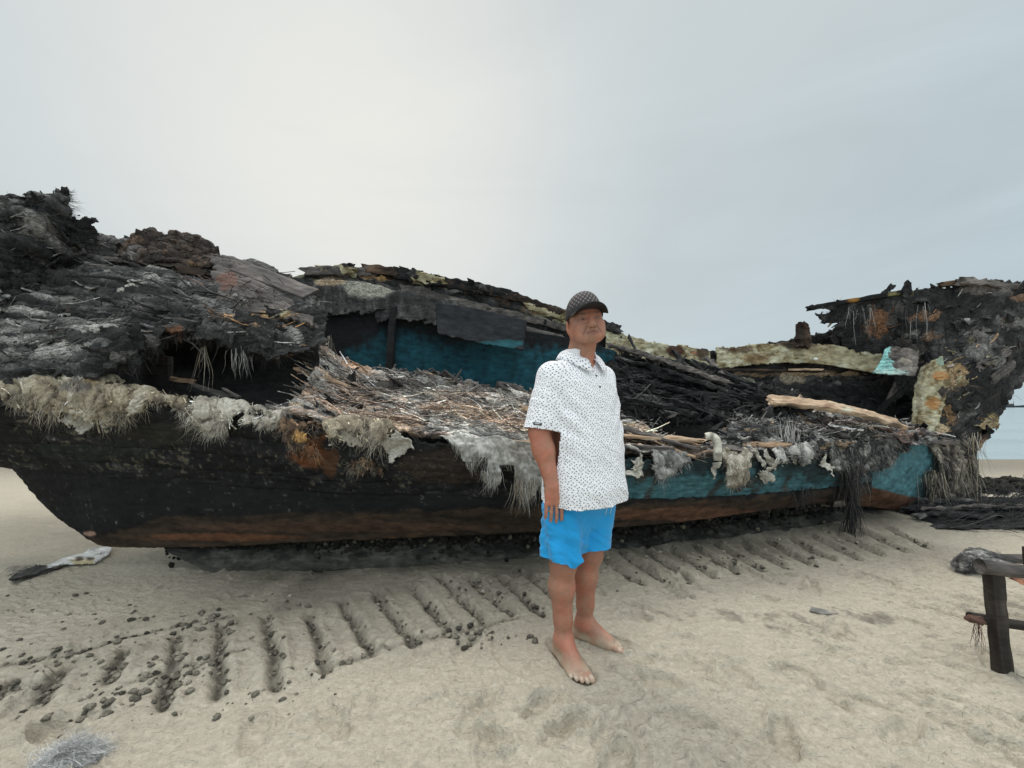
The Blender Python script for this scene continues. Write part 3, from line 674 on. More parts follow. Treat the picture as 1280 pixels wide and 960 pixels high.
# --- near hull, lower strakes down to the bilge
low = [[(22, 581, 2.68), (24, 583, 2.70), (27, 586, 2.72)],
       [(60, 586, 2.69), (62, 606, 2.73), (66, 631, 2.82)], [(100, 590, 2.70), (102, 628, 2.77), (106, 663, 2.84)], [(135, 592, 2.70), (135, 640, 2.75), (138, 679, 2.84)],
       [(210, 597, 2.705), (210, 640, 2.75), (210, 681, 2.82)], [(300, 604, 2.705), (300, 641, 2.73), (300, 679, 2.80)], [(400, 610, 2.725), (400, 638, 2.745), (400, 674, 2.81)],
       [(520, 614, 2.765), (520, 635, 2.78), (520, 668, 2.85)], [(640, 618, 2.845), (640, 632, 2.86), (640, 663, 2.93)], [(760, 620, 2.985), (760, 630, 2.99), (760, 656, 3.07)],
       [(860, 619, 3.145), (860, 627, 3.15), (860, 648, 3.22)], [(960, 613, 3.385), (960, 621, 3.39), (960, 634, 3.47)], [(1040, 606, 3.625), (1040, 614, 3.63), (1040, 624, 3.7)], [(1085, 600, 3.825), (1085, 606, 3.83), (1085, 614, 3.88)]]
p = patch(np.array(low).transpose(1, 0, 2), .010, disp=((.008, 3, 3, False), (.006, 14, 4, True)), fib=.004, fibs=(2, 30), seed=2)
u, v = p.uv
strip_v = np.interp(u, [0, 150, 200, 300, 690, 800, 950, 1085], [690, 662, 643, 641, 630, 627, 619, 606])
brown = sstep(-2, 3, v - strip_v + 6 * p.nz)
c = ramp(BLACK, .34 + .22 * p.fn + .15 * p.nz + .4 * (fbm(p.P, 40, 3, .6, seed=43) > .55))
bc = ramp([(0, (.018, .014, .011)), (.45, (.05, .033, .022)), (.7, (.105, .058, .034)), (1, (.19, .12, .08))], .50 + .45 * p.fn + .2 * p.nz - .25 * sstep(150, 90, v - 560 + 0 * u))
c = c * (1 - brown[..., None]) + bc * brown[..., None]
c = tint(c, p.uv, [(280, 668, 90, 5, (.15, .062, .03), .7), (60, 560, 1, 1, RUST, 0), (118, 664, 8, 3, (.4, .25, .18), .8), (860, 640, 120, 9, (.13, .062, .036), .7), (420, 656, 200, 6, (.10, .055, .035), .5)], p.nz)
patch_obj('bilge_planking', p, M_HULL, boat, c, .03)
# rub strake along the seam
p = patch([[(a[0], a[1] - 2.5, a[2] - .012) for a in cre], [(a[0], a[1], a[2] - .026) for a in cre], [(a[0], a[1] + 2.5, a[2] - .006) for a in cre]], .012, disp=((.006, 9, 3, False),), fib=.003, seed=3)
c = ramp(BLACK, .5 + .35 * p.fn + .2 * p.nz); uu = p.uv[0]
c = np.where((uu > 740)[..., None], np.array(TEALD) * (1 + .3 * p.fn)[..., None], c)
patch_obj('rub_strake', p, M_HULL, boat, c, .012)
# --- bow section of the hull
p = patch([[(1058, 566, 3.78), (1110, 558, 3.96), (1160, 549, 4.26), (1195, 545, 4.42), (1219, 543, 4.52)],
           [(1062, 590, 3.80), (1112, 588, 3.97), (1160, 586, 4.28), (1192, 582, 4.44), (1215, 575, 4.52)],
           [(1060, 603, 3.84), (1112, 616, 4.0), (1155, 624, 4.3), (1188, 622, 4.44), (1212, 612, 4.52)],
           [(1060, 629, 3.95), (1110, 634, 4.12), (1150, 640, 4.36), (1182, 646, 4.48), (1206, 650, 4.54)]], .012, disp=((.012, 4, 3, False), (.006, 16, 3, True)), fib=.005, fibs=(3, 22), ang=-.4, seed=4)
u, v = p.uv
bl = np.interp(u, [1055, 1075, 1130, 1160, 1220], [601, 604, 619, 624, 622])
t_ = (np.array(TEAL) * 1.15) * (1 + .3 * p.fn)[..., None]
b_ = np.array((.085, .042, .024)) * (1 + .4 * p.fn + .3 * p.nz)[..., None]
k = sstep(-1.5, 1.5, v - bl)[..., None]; c = t_ * (1 - k) + b_ * k
c = tint(c, p.uv, [(1072, 585, 14, 34, (.012, .012, .012), .9), (1190, 560, 40, 12, (.02, .02, .02), .8), (1150, 615, 12, 22, (.02, .03, .03), .4)], p.nz)
patch_obj('bow_planking', p, M_HULL, boat, c, .03)

# --- keel
ks = [(205, 683, 275, 712, 2.82), (290, 683, 292, 713, 2.84), (400, 680, 400, 712, 2.86), (520, 675, 520, 708, 2.92), (640, 670, 640, 699, 3.03), (760, 662, 760, 690, 3.2), (880, 655, 880, 680, 3.42), (1000, 645, 1000, 668, 3.7), (1120, 642, 1120, 660, 4.1), (1205, 645, 1205, 654, 4.5)]
top = [W(a, b, y + .02) for a, b, _, _, y in ks]; bot = [W(a, b, y) for _, _, a, b, y in ks]
bot = [np.array([q[0], q[1], -.03]) for q in bot]
C = np.array([[t + (0, .26, .0) for t in top], [t + (0, -.0, 0) for t in top], [(t + b2) / 2 + (0, -.03, 0) for t, b2 in zip(top, bot)], bot, [b2 + (0, .3, 0) for b2 in bot]])
p = patch(C, .011, True, disp=((.012, 5, 3, False), (.014, 16, 4, True)), fib=.004, seed=5)
u, v = p.uv
c = ramp([(0, (.008, .008, .008)), (.4, (.022, .021, .019)), (.7, (.07, .065, .056)), (1, (.16, .15, .13))], .45 + .4 * p.nz + .3 * p.fn)
mud = sstep(690, 702, v + 6 * p.nz)[..., None]; c = c * (1 - .35 * mud) + np.array((.085, .08, .065)) * .35 * mud
patch_obj('keel', p, M_HULL, boat, c, .0)
# barnacles and weed hanging along the bilge
acc = Acc(); rb = np.random.RandomState(5)
for k in range(1500):
    uu = rb.uniform(208, 1040); yy = np.interp(uu, [0, 210, 400, 640, 860, 1040], [2.86, 2.84, 2.83, 2.95, 3.24, 3.72]); vv = np.interp(uu, [210, 400, 640, 860, 1040], [682, 676, 665, 650, 626]) + rb.exponential(6)
    V, Q = LUMPS[rb.randint(8)]; s = rb.gamma(2.5, .0042)
    acc.add(V * min(s, .018) * np.array([1, 1, 1.5]) + W(uu, vv, yy + .01), Q, np.tile(np.array((.03, .028, .022)) * rb.uniform(.3, 1.5) if rb.rand() < .93 else np.array((.16, .14, .10)), (len(V), 1)))
tag(acc.build('barnacle_crust', M_CLOD, boat), kind='stuff')

# --- far side: bulwark, inside lining and outer hull
ftop = [(-260, 300, 3.2), (-100, 320, 3.6), (100, 345, 3.9), (250, 350, 4.05), (380, 345, 4.2), (430, 341, 4.28), (520, 351, 4.45), (640, 376, 4.7), (760, 418, 5.0), (885, 437, 5.2), (960, 428, 5.3), (1040, 412, 5.25), (1110, 400, 5.12), (1180, 395, 4.9)]
fmid = [(a[0], a[1] + (40 if a[0] < 700 else 26), a[2] + .02) for a in ftop]
fl1 = [(a[0], b, a[2] - .02) for a, b in zip(ftop, [430, 430, 440, 440, 440, 440, 445, 455, 470, 485, 488, 490, 495, 500])]
flow = [(a[0], b, a[2] - .12) for a, b in zip(ftop, [520, 520, 520, 520, 512, 510, 512, 520, 530, 545, 548, 550, 553, 556])]
p = patch([ftop, fmid, fl1, flow], .016, disp=((.03, 3, 4, False), (.03, 9, 4, True)), fib=.03, fibs=(2.5, 22), seed=6)
ragged(p, top=.05, sc=5); u, v = p.uv
c = ramp(CHAR, .40 + .34 * p.fn + .12 * p.nz + blobs(p.uv, [(440, 355, 60, 18, .28), (560, 362, 90, 10, .18), (700, 395, 50, 12, .2), (1000, 475, 100, 10, .15), (640, 460, 400, 40, -.22), (1000, 510, 140, 30, -.12)], p.nz))
c = tint(c, p.uv, [(470, 346, 22, 5, (.30, .16, .05), .7), (700, 388, 40, 9, (.22, .12, .04), .6), (690, 400, 30, 9, CRM, .5), (640, 372, 30, 6, (.12, .07, .03), .7), (410, 352, 24, 6, TANC, .5),
                   (985, 472, 18, 10, (.4, .33, .24), .7), (925, 480, 16, 7, (.4, .38, .3), .6), (1030, 468, 60, 3, TANC, .8), (960, 468, 50, 3, (.3, .2, .12), .7), (920, 500, 40, 8, (.07, .06, .05), .8)], p.nz)
patch_obj('far_bulwark', p, M_CHAR, boat, c, .05); far_p = p
kb = [np.array([q[0], q[1] + .35, .12]) for q in bot]
fo = np.array([W(a[0], a[1] + 12, a[2] + .10) for a in ftop])
kx = np.array([np.interp(fo[:, 0] * .93, [b2[0] for b2 in bot], [b2[i] for b2 in bot]) for i in range(3)]).T; kx[:, 0] = fo[:, 0] * .93; kx[:, 1] += .5; kx[:, 2] = .08
kx[:6, 2] = [1.1, .95, .78, .48, .2, .1]
p = patch(np.array([fo, fo * .45 + kx * .55 + np.array([0, .45, .1]), kx]), .05, True, disp=((.02, 3, 3, False),), seed=7)
patch_obj('far_hull', p, M_HULL, boat, ramp(BLACK, .45 + .4 * p.fn), .03)
# hold floor and end closure, so that nothing of the beach shows through the burnt-out hull
hf = [[(-2.9, 2.75, 1.0), (-2.4, 2.8, .75), (-1, 2.85, .6), (.4, 3.0, .6), (1.6, 3.3, .55), (2.7, 3.7, .5), (3.7, 4.25, .45)], [(-2.9, 3.4, 1.0), (-2.2, 3.5, .6), (-1.2, 3.6, .45), (.3, 3.8, .4), (1.6, 4.0, .4), (2.8, 4.3, .4), (3.9, 4.4, .45)],
      [(-2.9, 3.9, 1.1), (-2.2, 4.1, .9), (-1.4, 4.3, .8), (.3, 4.7, .8), (1.6, 5.1, .8), (2.9, 5.2, .8), (4.1, 4.75, .7)]]
p = patch(hf, .04, True, disp=((.05, 3, 4, True),), seed=8)
patch_obj('hold_floor', p, M_CHAR, boat, ramp(BLACK, .35 + .4 * p.nz), .02)
# --- teal painted inner wall of the hold
p = patch([[(392, 392, 4.06), (450, 392, 4.12), (540, 402, 4.24), (640, 412, 4.4), (720, 425, 4.52), (770, 440, 4.62)],
           [(392, 430, 4.05), (450, 432, 4.11), (540, 440, 4.23), (640, 448, 4.38), (720, 458, 4.5), (770, 468, 4.6)],
           [(392, 485, 4.02), (450, 488, 4.08), (540, 495, 4.2), (640, 503, 4.34), (720, 512, 4.44), (770, 520, 4.54)]], .014, disp=((.01, 3, 3, False), (.006, 15, 3, True)), fib=.008, fibs=(30, 3), seed=9)
u, v = p.uv
c = np.array((.007, .047, .064)) * (1 + .35 * p.fn + .25 * p.nz)[..., None]
sootv = np.interp(u, [390, 430, 480, 560, 640, 770], [470, 446, 424, 428, 435, 445])
k = (1 - sstep(-14, 10, v - sootv + 16 * p.nz + 8 * p.fn))[..., None]; c = c * (1 - k) + np.array((.008, .009, .010)) * k
c = tint(c, p.uv, [(490, 440, 5, 60, (.012, .012, .013), .9), (425, 460, 4, 40, (.01, .01, .011), .8)], p.nz, .2)
patch_obj('hold_lining', p, M_HULL, boat, c, .02)
# post in front of it and the hanging scorched panel
beam_obj('frame_timber', W(492, 384, 4.08), W(486, 470, 3.98), .07, .06, boat, .22, seed=11, up=(0, 1, 0))
p = patch([[(546, 379, 4.10), (600, 388, 4.14), (659, 402, 4.2)], [(546, 402, 4.08), (600, 415, 4.1), (658, 420, 4.15)], [(547, 420, 4.02), (600, 432, 4.05), (655, 441, 4.1)]], .01, disp=((.012, 4, 3, False),), fib=.004, seed=12)
ragged(p, bottom=.03, right=.02); u, v = p.uv
c = np.array((.020, .022, .025)) * (1 + .5 * p.nz + .3 * p.fn)[..., None]
c = tint(c, p.uv, [(625, 432, 28, 6, (.02, .10, .12), .8), (560, 425, 10, 4, (.25, .23, .2), .4)], p.nz)
patch_obj('hanging_panel', p, M_HULL, boat, c, .025)
# ragged black sheet hanging from the far rail
for (cc, sd) in (([[(470, 362, 4.2), (500, 366, 4.16), (540, 372, 4.16), (575, 378, 4.2)], [(468, 385, 4.12), (500, 390, 4.1), (540, 390, 4.12), (575, 388, 4.16)], [(470, 412, 4.08), (500, 402, 4.06), (540, 410, 4.08), (575, 396, 4.12)]], 13),
                 ([[(392, 352, 4.05), (430, 352, 4.08), (475, 358, 4.12), (500, 372, 4.2)], [(392, 378, 4.0), (430, 385, 4.04), (475, 380, 4.1), (500, 385, 4.18)], [(392, 402, 3.98), (430, 400, 4.02), (475, 392, 4.08), (500, 394, 4.16)]], 14)):
    p = patch(cc, .009, disp=((.03, 5, 4, True),), fib=.012, fibs=(25, 4), seed=sd)
    ragged(p, bottom=.11, left=.03, right=.03, sc=6)
    c = ramp(CHAR, .42 + .25 * p.fn + .2 * p.nz + (.12 if sd == 14 else .05))
    c = tint(c, p.uv, [(460, 358, 32, 16, (.30, .29, .24), .85), (410, 352, 24, 6, TANC, .6)], p.nz, .3)
    patch_obj('torn_sheet', p, M_CHAR, boat, c, .012)
# charred rail planks along the top of the far bulwark
rail = np.array([W(*a) for a in ftop])
def rail_pt(u): return np.array([np.interp(u, [a[0] for a in ftop], rail[:, i]) for i in range(3)])
for k, (ua, ub, dz, w_, l_, pal) in enumerate(((385, 470, .02, .10, .5, GREYW), (455, 500, .05, .09, .45, BROWN), (497, 578, .03, .12, .25, CHAR), (545, 640, .02, .08, .3, BROWN), (585, 645, .05, .10, .28, CHAR), (640, 705, .03, .09, .35, BROWN), (655, 760, -.02, .08, .45, CREAM), (500, 700, -.13, .09, .5, GREYW), (560, 760, -.24, .06, .45, GREYW), (700, 800, -.06, .08, .5, CREAM))):
    beam_obj('rail_plank', rail_pt(ua) + (0, -.05, dz), rail_pt(ub) + (0, -.05, dz), .12, w_, boat, l_, pal, seed=60 + k, rough=.02, jag=.12, res=.025)
rgs = np.random.RandomState(31)
for k in range(16):
    ua = rgs.uniform(395, 770); q_ = rail_pt(ua); r_ = rail_pt(ua + rgs.uniform(14, 46))
    beam_obj('rail_stub', q_ + (0, rgs.uniform(-.12, .05), rgs.uniform(.0, .07)), r_ + (0, rgs.uniform(-.12, .05), rgs.uniform(-.02, .07)), .12, rgs.uniform(.05, .12), boat, rgs.uniform(.3, .5), [BROWN, CHAR, CHAR, CREAM][rgs.randint(4)], seed=500 + k, rough=.045, jag=.12, res=.02)
# cream painted bulwark panels, rust stained
CR_ = ((755, 888, [(755, 417, 4.86), (800, 424, 4.94), (850, 430, 5.02), (888, 437, 5.08)], 27), (892, 1135, [(892, 434, 5.1), (950, 429, 5.14), (1010, 427, 5.1), (1060, 434, 5.02), (1118, 444, 4.9)], 28))
for ua, ub, tp, hh in CR_:
    p = patch([tp, [(a, b + hh * .55, y - .015) for a, b, y in tp], [(a, b + hh, y - .03) for a, b, y in tp]], .011, disp=((.012, 4, 3, False), (.006, 18, 3, True)), fib=.006, seed=ua)
    ragged(p, top=.045, left=.04, right=.03, bottom=.015)
    c = ramp(CREAM, .50 + .4 * p.fn + .45 * p.nz + .2 * fbm(p.P, 30, 3, .6, seed=46))
    c = tint(c, p.uv, [(842, 438, 13, 9, (.06, .025, .015), .95), (878, 440, 10, 9, (.05, .03, .02), .9), (920, 436, 26, 7, (.07, .035, .02), .8), (945, 448, 22, 8, (.16, .09, .04), .6), (1000, 428, 30, 10, (.05, .028, .018), .9), (1030, 440, 34, 12, (.4, .34, .22), .4), (865, 441, 5, 2, (.2, .05, .02), .8), (780, 440, 30, 4, (.25, .17, .08), .6), (985, 434, 5, 4, (.05, .05, .04), .8), (1065, 450, 34, 5, (.42, .38, .25), .6)], p.nz)
    k = ((v_ := p.uv[1]) > 0)[..., None]
    patch_obj('bulwark_panel', p, M_HULL, boat, c, .02)
for (uu, vv, yy) in ((784, 437, 4.84), (1019, 449, 5.0)):
    V, Q = LUMPS[2]; obj('bolt_head', V * np.array([.03, .014, .022]) + W(uu, vv, yy), Q, M_FIB, boat, np.tile((.75, .75, .72), (len(V), 1)))
# rails inside, below the cream panels
beam_obj('rail_plank', W(895, 462, 5.02), W(1030, 464, 5.02), .05, .035, boat, .35, BROWN, seed=90, jag=.1)
beam_obj('rail_plank', W(985, 462, 4.98), W(1028, 462, 4.98), .04, .025, boat, .6, TAN, seed=91, jag=.05)
beam_obj('mooring_bitt', W(1003, 436, 4.98), W(1002, 405, 4.98), .13, .09, boat, .32, BROWN, seed=108, up=(0, 1, 0), rough=.04, jag=.08, res=.02)

# --- bow: charred inner face, stem and torn planks
p = patch([[(1008, 384, 5.0), (1060, 376, 4.96), (1130, 361, 4.86), (1180, 360, 4.74), (1215, 349, 4.62), (1250, 352, 4.56), (1300, 366, 4.56)],
           [(1016, 398, 5.04), (1065, 395, 4.98), (1130, 388, 4.82), (1180, 390, 4.68), (1220, 385, 4.58), (1258, 388, 4.54), (1300, 398, 4.56)],
           [(1040, 425, 5.06), (1075, 420, 5.0), (1130, 420, 4.82), (1180, 425, 4.62), (1220, 425, 4.52), (1258, 430, 4.5), (1292, 435, 4.56)],
           [(1090, 462, 5.0), (1110, 462, 4.95), (1140, 462, 4.78), (1180, 462, 4.54), (1212, 466, 4.46), (1242, 470, 4.46), (1270, 476, 4.54)],
           [(1138, 505, 4.72), (1146, 505, 4.62), (1160, 505, 4.52), (1185, 505, 4.44), (1206, 508, 4.42), (1226, 512, 4.44), (1244, 514, 4.52)],
           [(1140, 552, 4.6), (1148, 552, 4.5), (1162, 550, 4.42), (1182, 550, 4.38), (1198, 549, 4.39), (1210, 548, 4.43), (1219, 547, 4.52)]], .0105,
          disp=((.04, 2.5, 3, False), (.016, 9, 4, True)), fib=.02, fibs=(2.4, 24), ang=-.75, seed=15, sheet=(.022, 1.4, 6))
ragged(p, top=.05, left=.12, right=.05, sc=6)
cut(p, [(1022, 389, 14, 3.4), (1030, 411, 20, 6.5), (1046, 408, 8, 4)], .25)
c = ramp(CHAR, .36 + .36 * p.fn + .2 * p.nz + .12 * p.fr + blobs(p.uv, [(1170, 385, 70, 30, -.22), (1225, 490, 40, 40, -.12), (1240, 440, 30, 30, .12), (1120, 425, 50, 30, .06)], p.nz))
c = tint(c, p.uv, [(1092, 402, 16, 20, (.15, .07, .032), .9), (1150, 396, 20, 9, (.20, .11, .06), .8), (1148, 418, 14, 6, (.30, .29, .27), .6), (1140, 435, 22, 10, (.10, .09, .08), .6), (1215, 440, 20, 12, (.22, .21, .2), .5), (1200, 505, 14, 10, (.04, .04, .042), .8), (1178, 528, 10, 14, (.34, .25, .14), .7), (1196, 462, 8, 8, (.38, .24, .10), .7), (1258, 402, 16, 10, (.2, .19, .18), .6), (1225, 362, 30, 7, (.2, .17, .15), .5), (1270, 372, 12, 6, (.22, .13, .08), .6), (1160, 420, 18, 7, (.22, .13, .08), .6), (1066, 374, 8, 4, (.3, .13, .03), .8), (1120, 368, 14, 5, (.2, .16, .06), .6),
                   (1188, 474, 16, 22, (.36, .26, .15), .8), (1180, 518, 15, 26, (.30, .17, .08), .7), (1170, 535, 14, 14, (.42, .34, .22), .7), (1120, 395, 12, 16, (.06, .055, .05), .7), (1240, 455, 18, 8, (.24, .23, .21), .55), (1225, 418, 14, 8, (.17, .16, .15), .6), (1255, 362, 30, 8, (.15, .12, .10), .5), (1195, 354, 20, 4, (.2, .10, .06), .7), (1235, 535, 10, 16, (.4, .3, .12), .6)], p.nz + .9 * p.fn + .4 * fbm(p.P, 26, 3, .6, seed=52), .8)
patch_obj('bow_side', p, M_CHAR, boat, c, .04); bow_p = p
# outer skin of the near bow (turned away from the lens), stem post
p = patch([[(1180, 372, 4.55), (1240, 362, 4.48), (1290, 372, 4.5)], [(1180, 460, 4.46), (1225, 462, 4.40), (1268, 472, 4.48)], [(1182, 548, 4.36), (1200, 546, 4.36), (1217, 545, 4.46)]], .05, seed=16)
beam_obj('stem_post', W(1214, 560, 4.56), W(1262, 470, 4.62), .10, .12, boat, .42, TAN, seed=93, rough=.015, up=(0, 1, 0), tints=[(1255, 480, 30, 20, (.02, .02, .02), .9)])
beam_obj('stem_post', W(1262, 472, 4.62), W(1292, 395, 4.64), .12, .16, boat, .3, CHAR, seed=94, rough=.02, up=(0, 1, 0))
# tan cut plank beside the bow, yellowed
p = patch([[(1152, 462, 4.60), (1168, 450, 4.5), (1183, 440, 4.42)], [(1144, 490, 4.56), (1164, 485, 4.44), (1187, 484, 4.38)], [(1142, 520, 4.5), (1158, 520, 4.4), (1176, 520, 4.36)], [(1141, 548, 4.46), (1152, 548, 4.36), (1164, 546, 4.34)]], .008, disp=((.02, 5, 3, False), (.007, 20, 3, True)), fib=.005, fibs=(22, 4), seed=17)
ragged(p, top=.03, right=.05, left=.01)
c = ramp(CREAM, .40 + .5 * p.fn + .5 * p.nz + .25 * fbm(p.P, 34, 3, .6, seed=47)); c = tint(c, p.uv, [(1160, 450, 10, 8, (.05, .045, .04), .8), (1150, 500, 5, 20, (.2, .16, .1), .6), (1175, 470, 10, 6, (.4, .2, .07), .8), (1165, 505, 10, 8, (.38, .18, .06), .7), (1176, 452, 6, 6, (.25, .42, .36), .6)], p.nz)
patch_obj('bow_plank', p, M_WOOD, boat, c, .03)
# turquoise flap
p = patch([[(1106, 436, 4.72), (1120, 434, 4.68), (1150, 440, 4.6)], [(1100, 452, 4.68), (1116, 452, 4.64), (1148, 456, 4.56)], [(1090, 467, 4.66), (1112, 470, 4.6), (1142, 472, 4.52)]], .007, disp=((.015, 6, 3, False), (.01, 22, 3, True)), fib=.005, seed=18)
ragged(p, right=.06, bottom=.02, top=.02)
c = ramp(GREYW, .55 + .5 * p.nz + .3 * fbm(p.P, 30, 3, seed=50)); kk = (1 - sstep(-2, 2, p.uv[0] - (1114 + 12 * p.nz + 10 * fbm(p.P, 30, 3, seed=49))))[..., None]; c = c * (1 - kk) + np.array((.25, .50, .48)) * (1 + .3 * p.fn)[..., None] * kk; c = tint(c, p.uv, [(1108, 450, 0.1, .1, (.25, .52, .50), 0), (1114, 466, 22, 4.5, (.42, .56, .52), .8), (1132, 452, 8, 6, (.36, .32, .26), .6)], p.nz + .5 * fbm(p.P, 40, 3, seed=49), .8)
patch_obj('painted_flap', p, M_HULL, boat, c, .02)
beam_obj('bow_beam', W(1008, 386, 5.0), W(1125, 366, 4.86), .10, .055, boat, .2, CHAR, seed=95, jag=.1, tints=[(1066, 374, 9, 4, (.3, .14, .03), .9), (1118, 369, 8, 4, (.22, .2, .08), .8)])
beam_obj('bow_beam', W(1174, 357, 4.7), W(1204, 352, 4.66), .12, .06, boat, .55, BROWN, seed=96, jag=.05)
beam_obj('bow_beam', W(1198, 352, 4.6), W(1300, 366, 4.52), .16, .07, boat, .5, GREYW, seed=97, jag=.1, rough=.03)
beam_obj('bow_beam', W(1135, 352, 4.8), W(1126, 420, 4.74), .05, .05, boat, .3, CHAR, seed=98, up=(0, 1, 0), rough=.03)
beam_obj('bow_beam', W(1088, 380, 4.84), W(1064, 428, 4.86), .05, .04, boat, .5, CHAR, seed=99, up=(0, 1, 0), rough=.03)
beam_obj('bow_beam', W(1092, 520, 4.72), W(1140, 478, 4.6), .05, .05, boat, .2, CHAR, seed=100, up=(0, 1, 0), rough=.03)

# --- sloping sheet of burnt fibre and planks from the near gunwale up to the hold wall
p = patch([[(392, 425, 3.8), (410, 434, 3.9), (450, 462, 4.0), (540, 472, 4.06), (620, 482, 4.14), (700, 500, 4.24), (770, 512, 4.3), (800, 520, 4.3)],
           [(386, 465, 3.25), (405, 476, 3.38), (450, 490, 3.5), (540, 500, 3.58), (620, 508, 3.66), (700, 520, 3.76), (770, 530, 3.8), (810, 535, 3.8)],
           [(370, 500, 2.80), (395, 510, 2.88), (450, 520, 3.0), (540, 530, 3.08), (620, 538, 3.14), (700, 545, 3.24), (790, 552, 3.34), (850, 556, 3.4)],
           [(330, 517, 2.53), (375, 527, 2.56), (450, 545, 2.6), (540, 551, 2.65), (640, 560, 2.73), (740, 568, 2.86), (840, 574, 3.02), (910, 572, 3.16)]], .0105,
          disp=((.05, 2.2, 3, False), (.02, 8, 4, True)), fib=.03, fibs=(3.5, 28), ang=.25, seed=19, sheet=(.028, 1.8, 6))
ragged(p, top=.10, right=.10, sc=6)
c = ramp(CHAR, .70 + .50 * p.fn + .14 * p.fr + .18 * p.nz + blobs(p.uv, [(470, 455, 80, 18, .02), (620, 530, 80, 30, .08), (440, 500, 70, 40, .06), (455, 490, 30, 14, -.22), (540, 540, 30, 8, -.25), (380, 540, 30, 20, -.1), (820, 530, 40, 12, -.05)], p.nz))
warm = sstep(-.1, .45, fbm(p.P, 3.2, 4, .6, seed=51))[..., None] * .7
c = c * (1 - warm) + c * np.array((1.55, .98, .66)) * warm
c = tint(c, p.uv, [(455, 455, 40, 6, (.2, .11, .06), .6), (572, 512, 30, 13, (.40, .27, .17), .6), (640, 520, 30, 11, (.32, .22, .15), .55), (500, 530, 40, 10, (.26, .18, .12), .5), (430, 485, 24, 10, (.22, .14, .09), .5), (530, 490, 40, 8, (.34, .30, .25), .5), (400, 540, 22, 12, (.2, .10, .05), .6), (560, 478, 40, 9, (.12, .115, .105), .7), (520, 468, 20, 6, (.10, .10, .09), .7), (815, 535, 30, 12, TANC, .7), (850, 552, 30, 10, (.45, .30, .19), .7)], p.nz)
patch_obj('collapsed_deck', p, M_CHAR, boat, c, .02); deck_p = p

# --- raised stern deck: furry charred mass over a black cavity
p = patch([[(-260, 330, 2.7), (-120, 330, 2.85), (0, 300, 3.0), (95, 300, 3.1), (180, 312, 3.2), (262, 325, 3.25), (330, 335, 3.3), (392, 372, 3.3)],
           [(-260, 380, 2.5), (-120, 380, 2.6), (0, 350, 2.72), (95, 350, 2.82), (180, 356, 2.88), (262, 365, 2.92), (330, 372, 2.98), (392, 392, 3.05)],
           [(-260, 430, 2.36), (-120, 430, 2.42), (0, 410, 2.52), (95, 405, 2.58), (180, 395, 2.62), (262, 400, 2.66), (330, 408, 2.72), (392, 412, 2.82)],
           [(-260, 470, 2.3), (-120, 468, 2.34), (0, 455, 2.42), (95, 445, 2.48), (180, 424, 2.52), (262, 420, 2.58), (330, 435, 2.62), (392, 428, 2.74)],
           [(-260, 505, 2.28), (-120, 505, 2.3), (0, 503, 2.37), (95, 492, 2.42), (180, 445, 2.54), (262, 432, 2.62), (330, 462, 2.64), (388, 450, 2.78)]], .0095,
          disp=((.06, 2.4, 3, False), (.018, 9, 4, True)), fib=.026, fibs=(2.2, 30), ang=.16, seed=20, sheet=(.028, 1.6, 5))
u, v = p.uv
lip = np.interp(u, [100, 145, 160, 180, 215, 235, 262, 300, 330, 360, 390], [500, 478, 455, 432, 418, 414, 424, 440, 446, 440, 432])
p.keep &= ~((u > 128) & (v > lip + 14 * p.nz))
ragged(p, top=.05, right=.02)
c = ramp(CHAR, .43 + .46 * p.fn + .16 * p.fr + .18 * p.nz + blobs(p.uv, [(330, 370, 70, 30, .02), (60, 440, 120, 30, .07), (30, 320, 60, 40, -.08), (300, 410, 70, 25, .05), (140, 360, 60, 20, -.1), (200, 330, 60, 14, .1), (290, 330, 60, 20, -.02)], p.nz))
c = tint(c, p.uv, [(330, 405, 14, 9, (.36, .19, .08), .75), (345, 398, 16, 6, (.42, .36, .2), .6), (290, 358, 14, 12, (.16, .07, .045), .6), (220, 415, 12, 4, (.22, .10, .05), .7), (235, 340, 20, 7, (.11, .07, .035), .8), (180, 328, 40, 3, (.3, .26, .22), .7), (85, 390, 12, 4, (.12, .05, .03), .6), (350, 350, 40, 20, (.07, .062, .055), .5)], p.nz)
patch_obj('stern_deck', p, M_CHAR, boat, c, .05); stern_p = p
# curled torn horn at the far left
p = patch([[(-200, 270, 2.62), (-60, 262, 2.68), (0, 253, 2.72), (45, 247, 2.76), (97, 242, 2.8)],
           [(-200, 300, 2.54), (-60, 285, 2.58), (0, 275, 2.62), (45, 268, 2.68), (90, 262, 2.78)],
           [(-200, 330, 2.5), (-60, 318, 2.52), (0, 305, 2.56), (40, 298, 2.64), (85, 290, 2.8)],
           [(-200, 370, 2.46), (-60, 360, 2.48), (0, 350, 2.56), (40, 335, 2.7), (92, 312, 2.95)],
           [(-200, 420, 2.42), (-60, 410, 2.44), (0, 400, 2.52), (45, 378, 2.68), (95, 345, 2.86)]], .009, disp=((.06, 3, 4, False), (.06, 7, 4, True)), fib=.03, fibs=(4, 22), ang=.7, seed=21)
ragged(p, top=.04, right=.05, bottom=.08, sc=9)
c = ramp(CHAR, .40 + .40 * p.fn + .15 * p.fr + .15 * p.nz + blobs(p.uv, [(55, 290, 35, 26, .08), (10, 330, 30, 40, -.1)], p.nz))
c = tint(c, p.uv, [(50, 285, 24, 18, (.10, .088, .075), .5), (88, 300, 8, 12, (.3, .28, .25), .4)], p.nz)
patch_obj('torn_horn', p, M_CHAR, boat, c, .03); horn_p = p
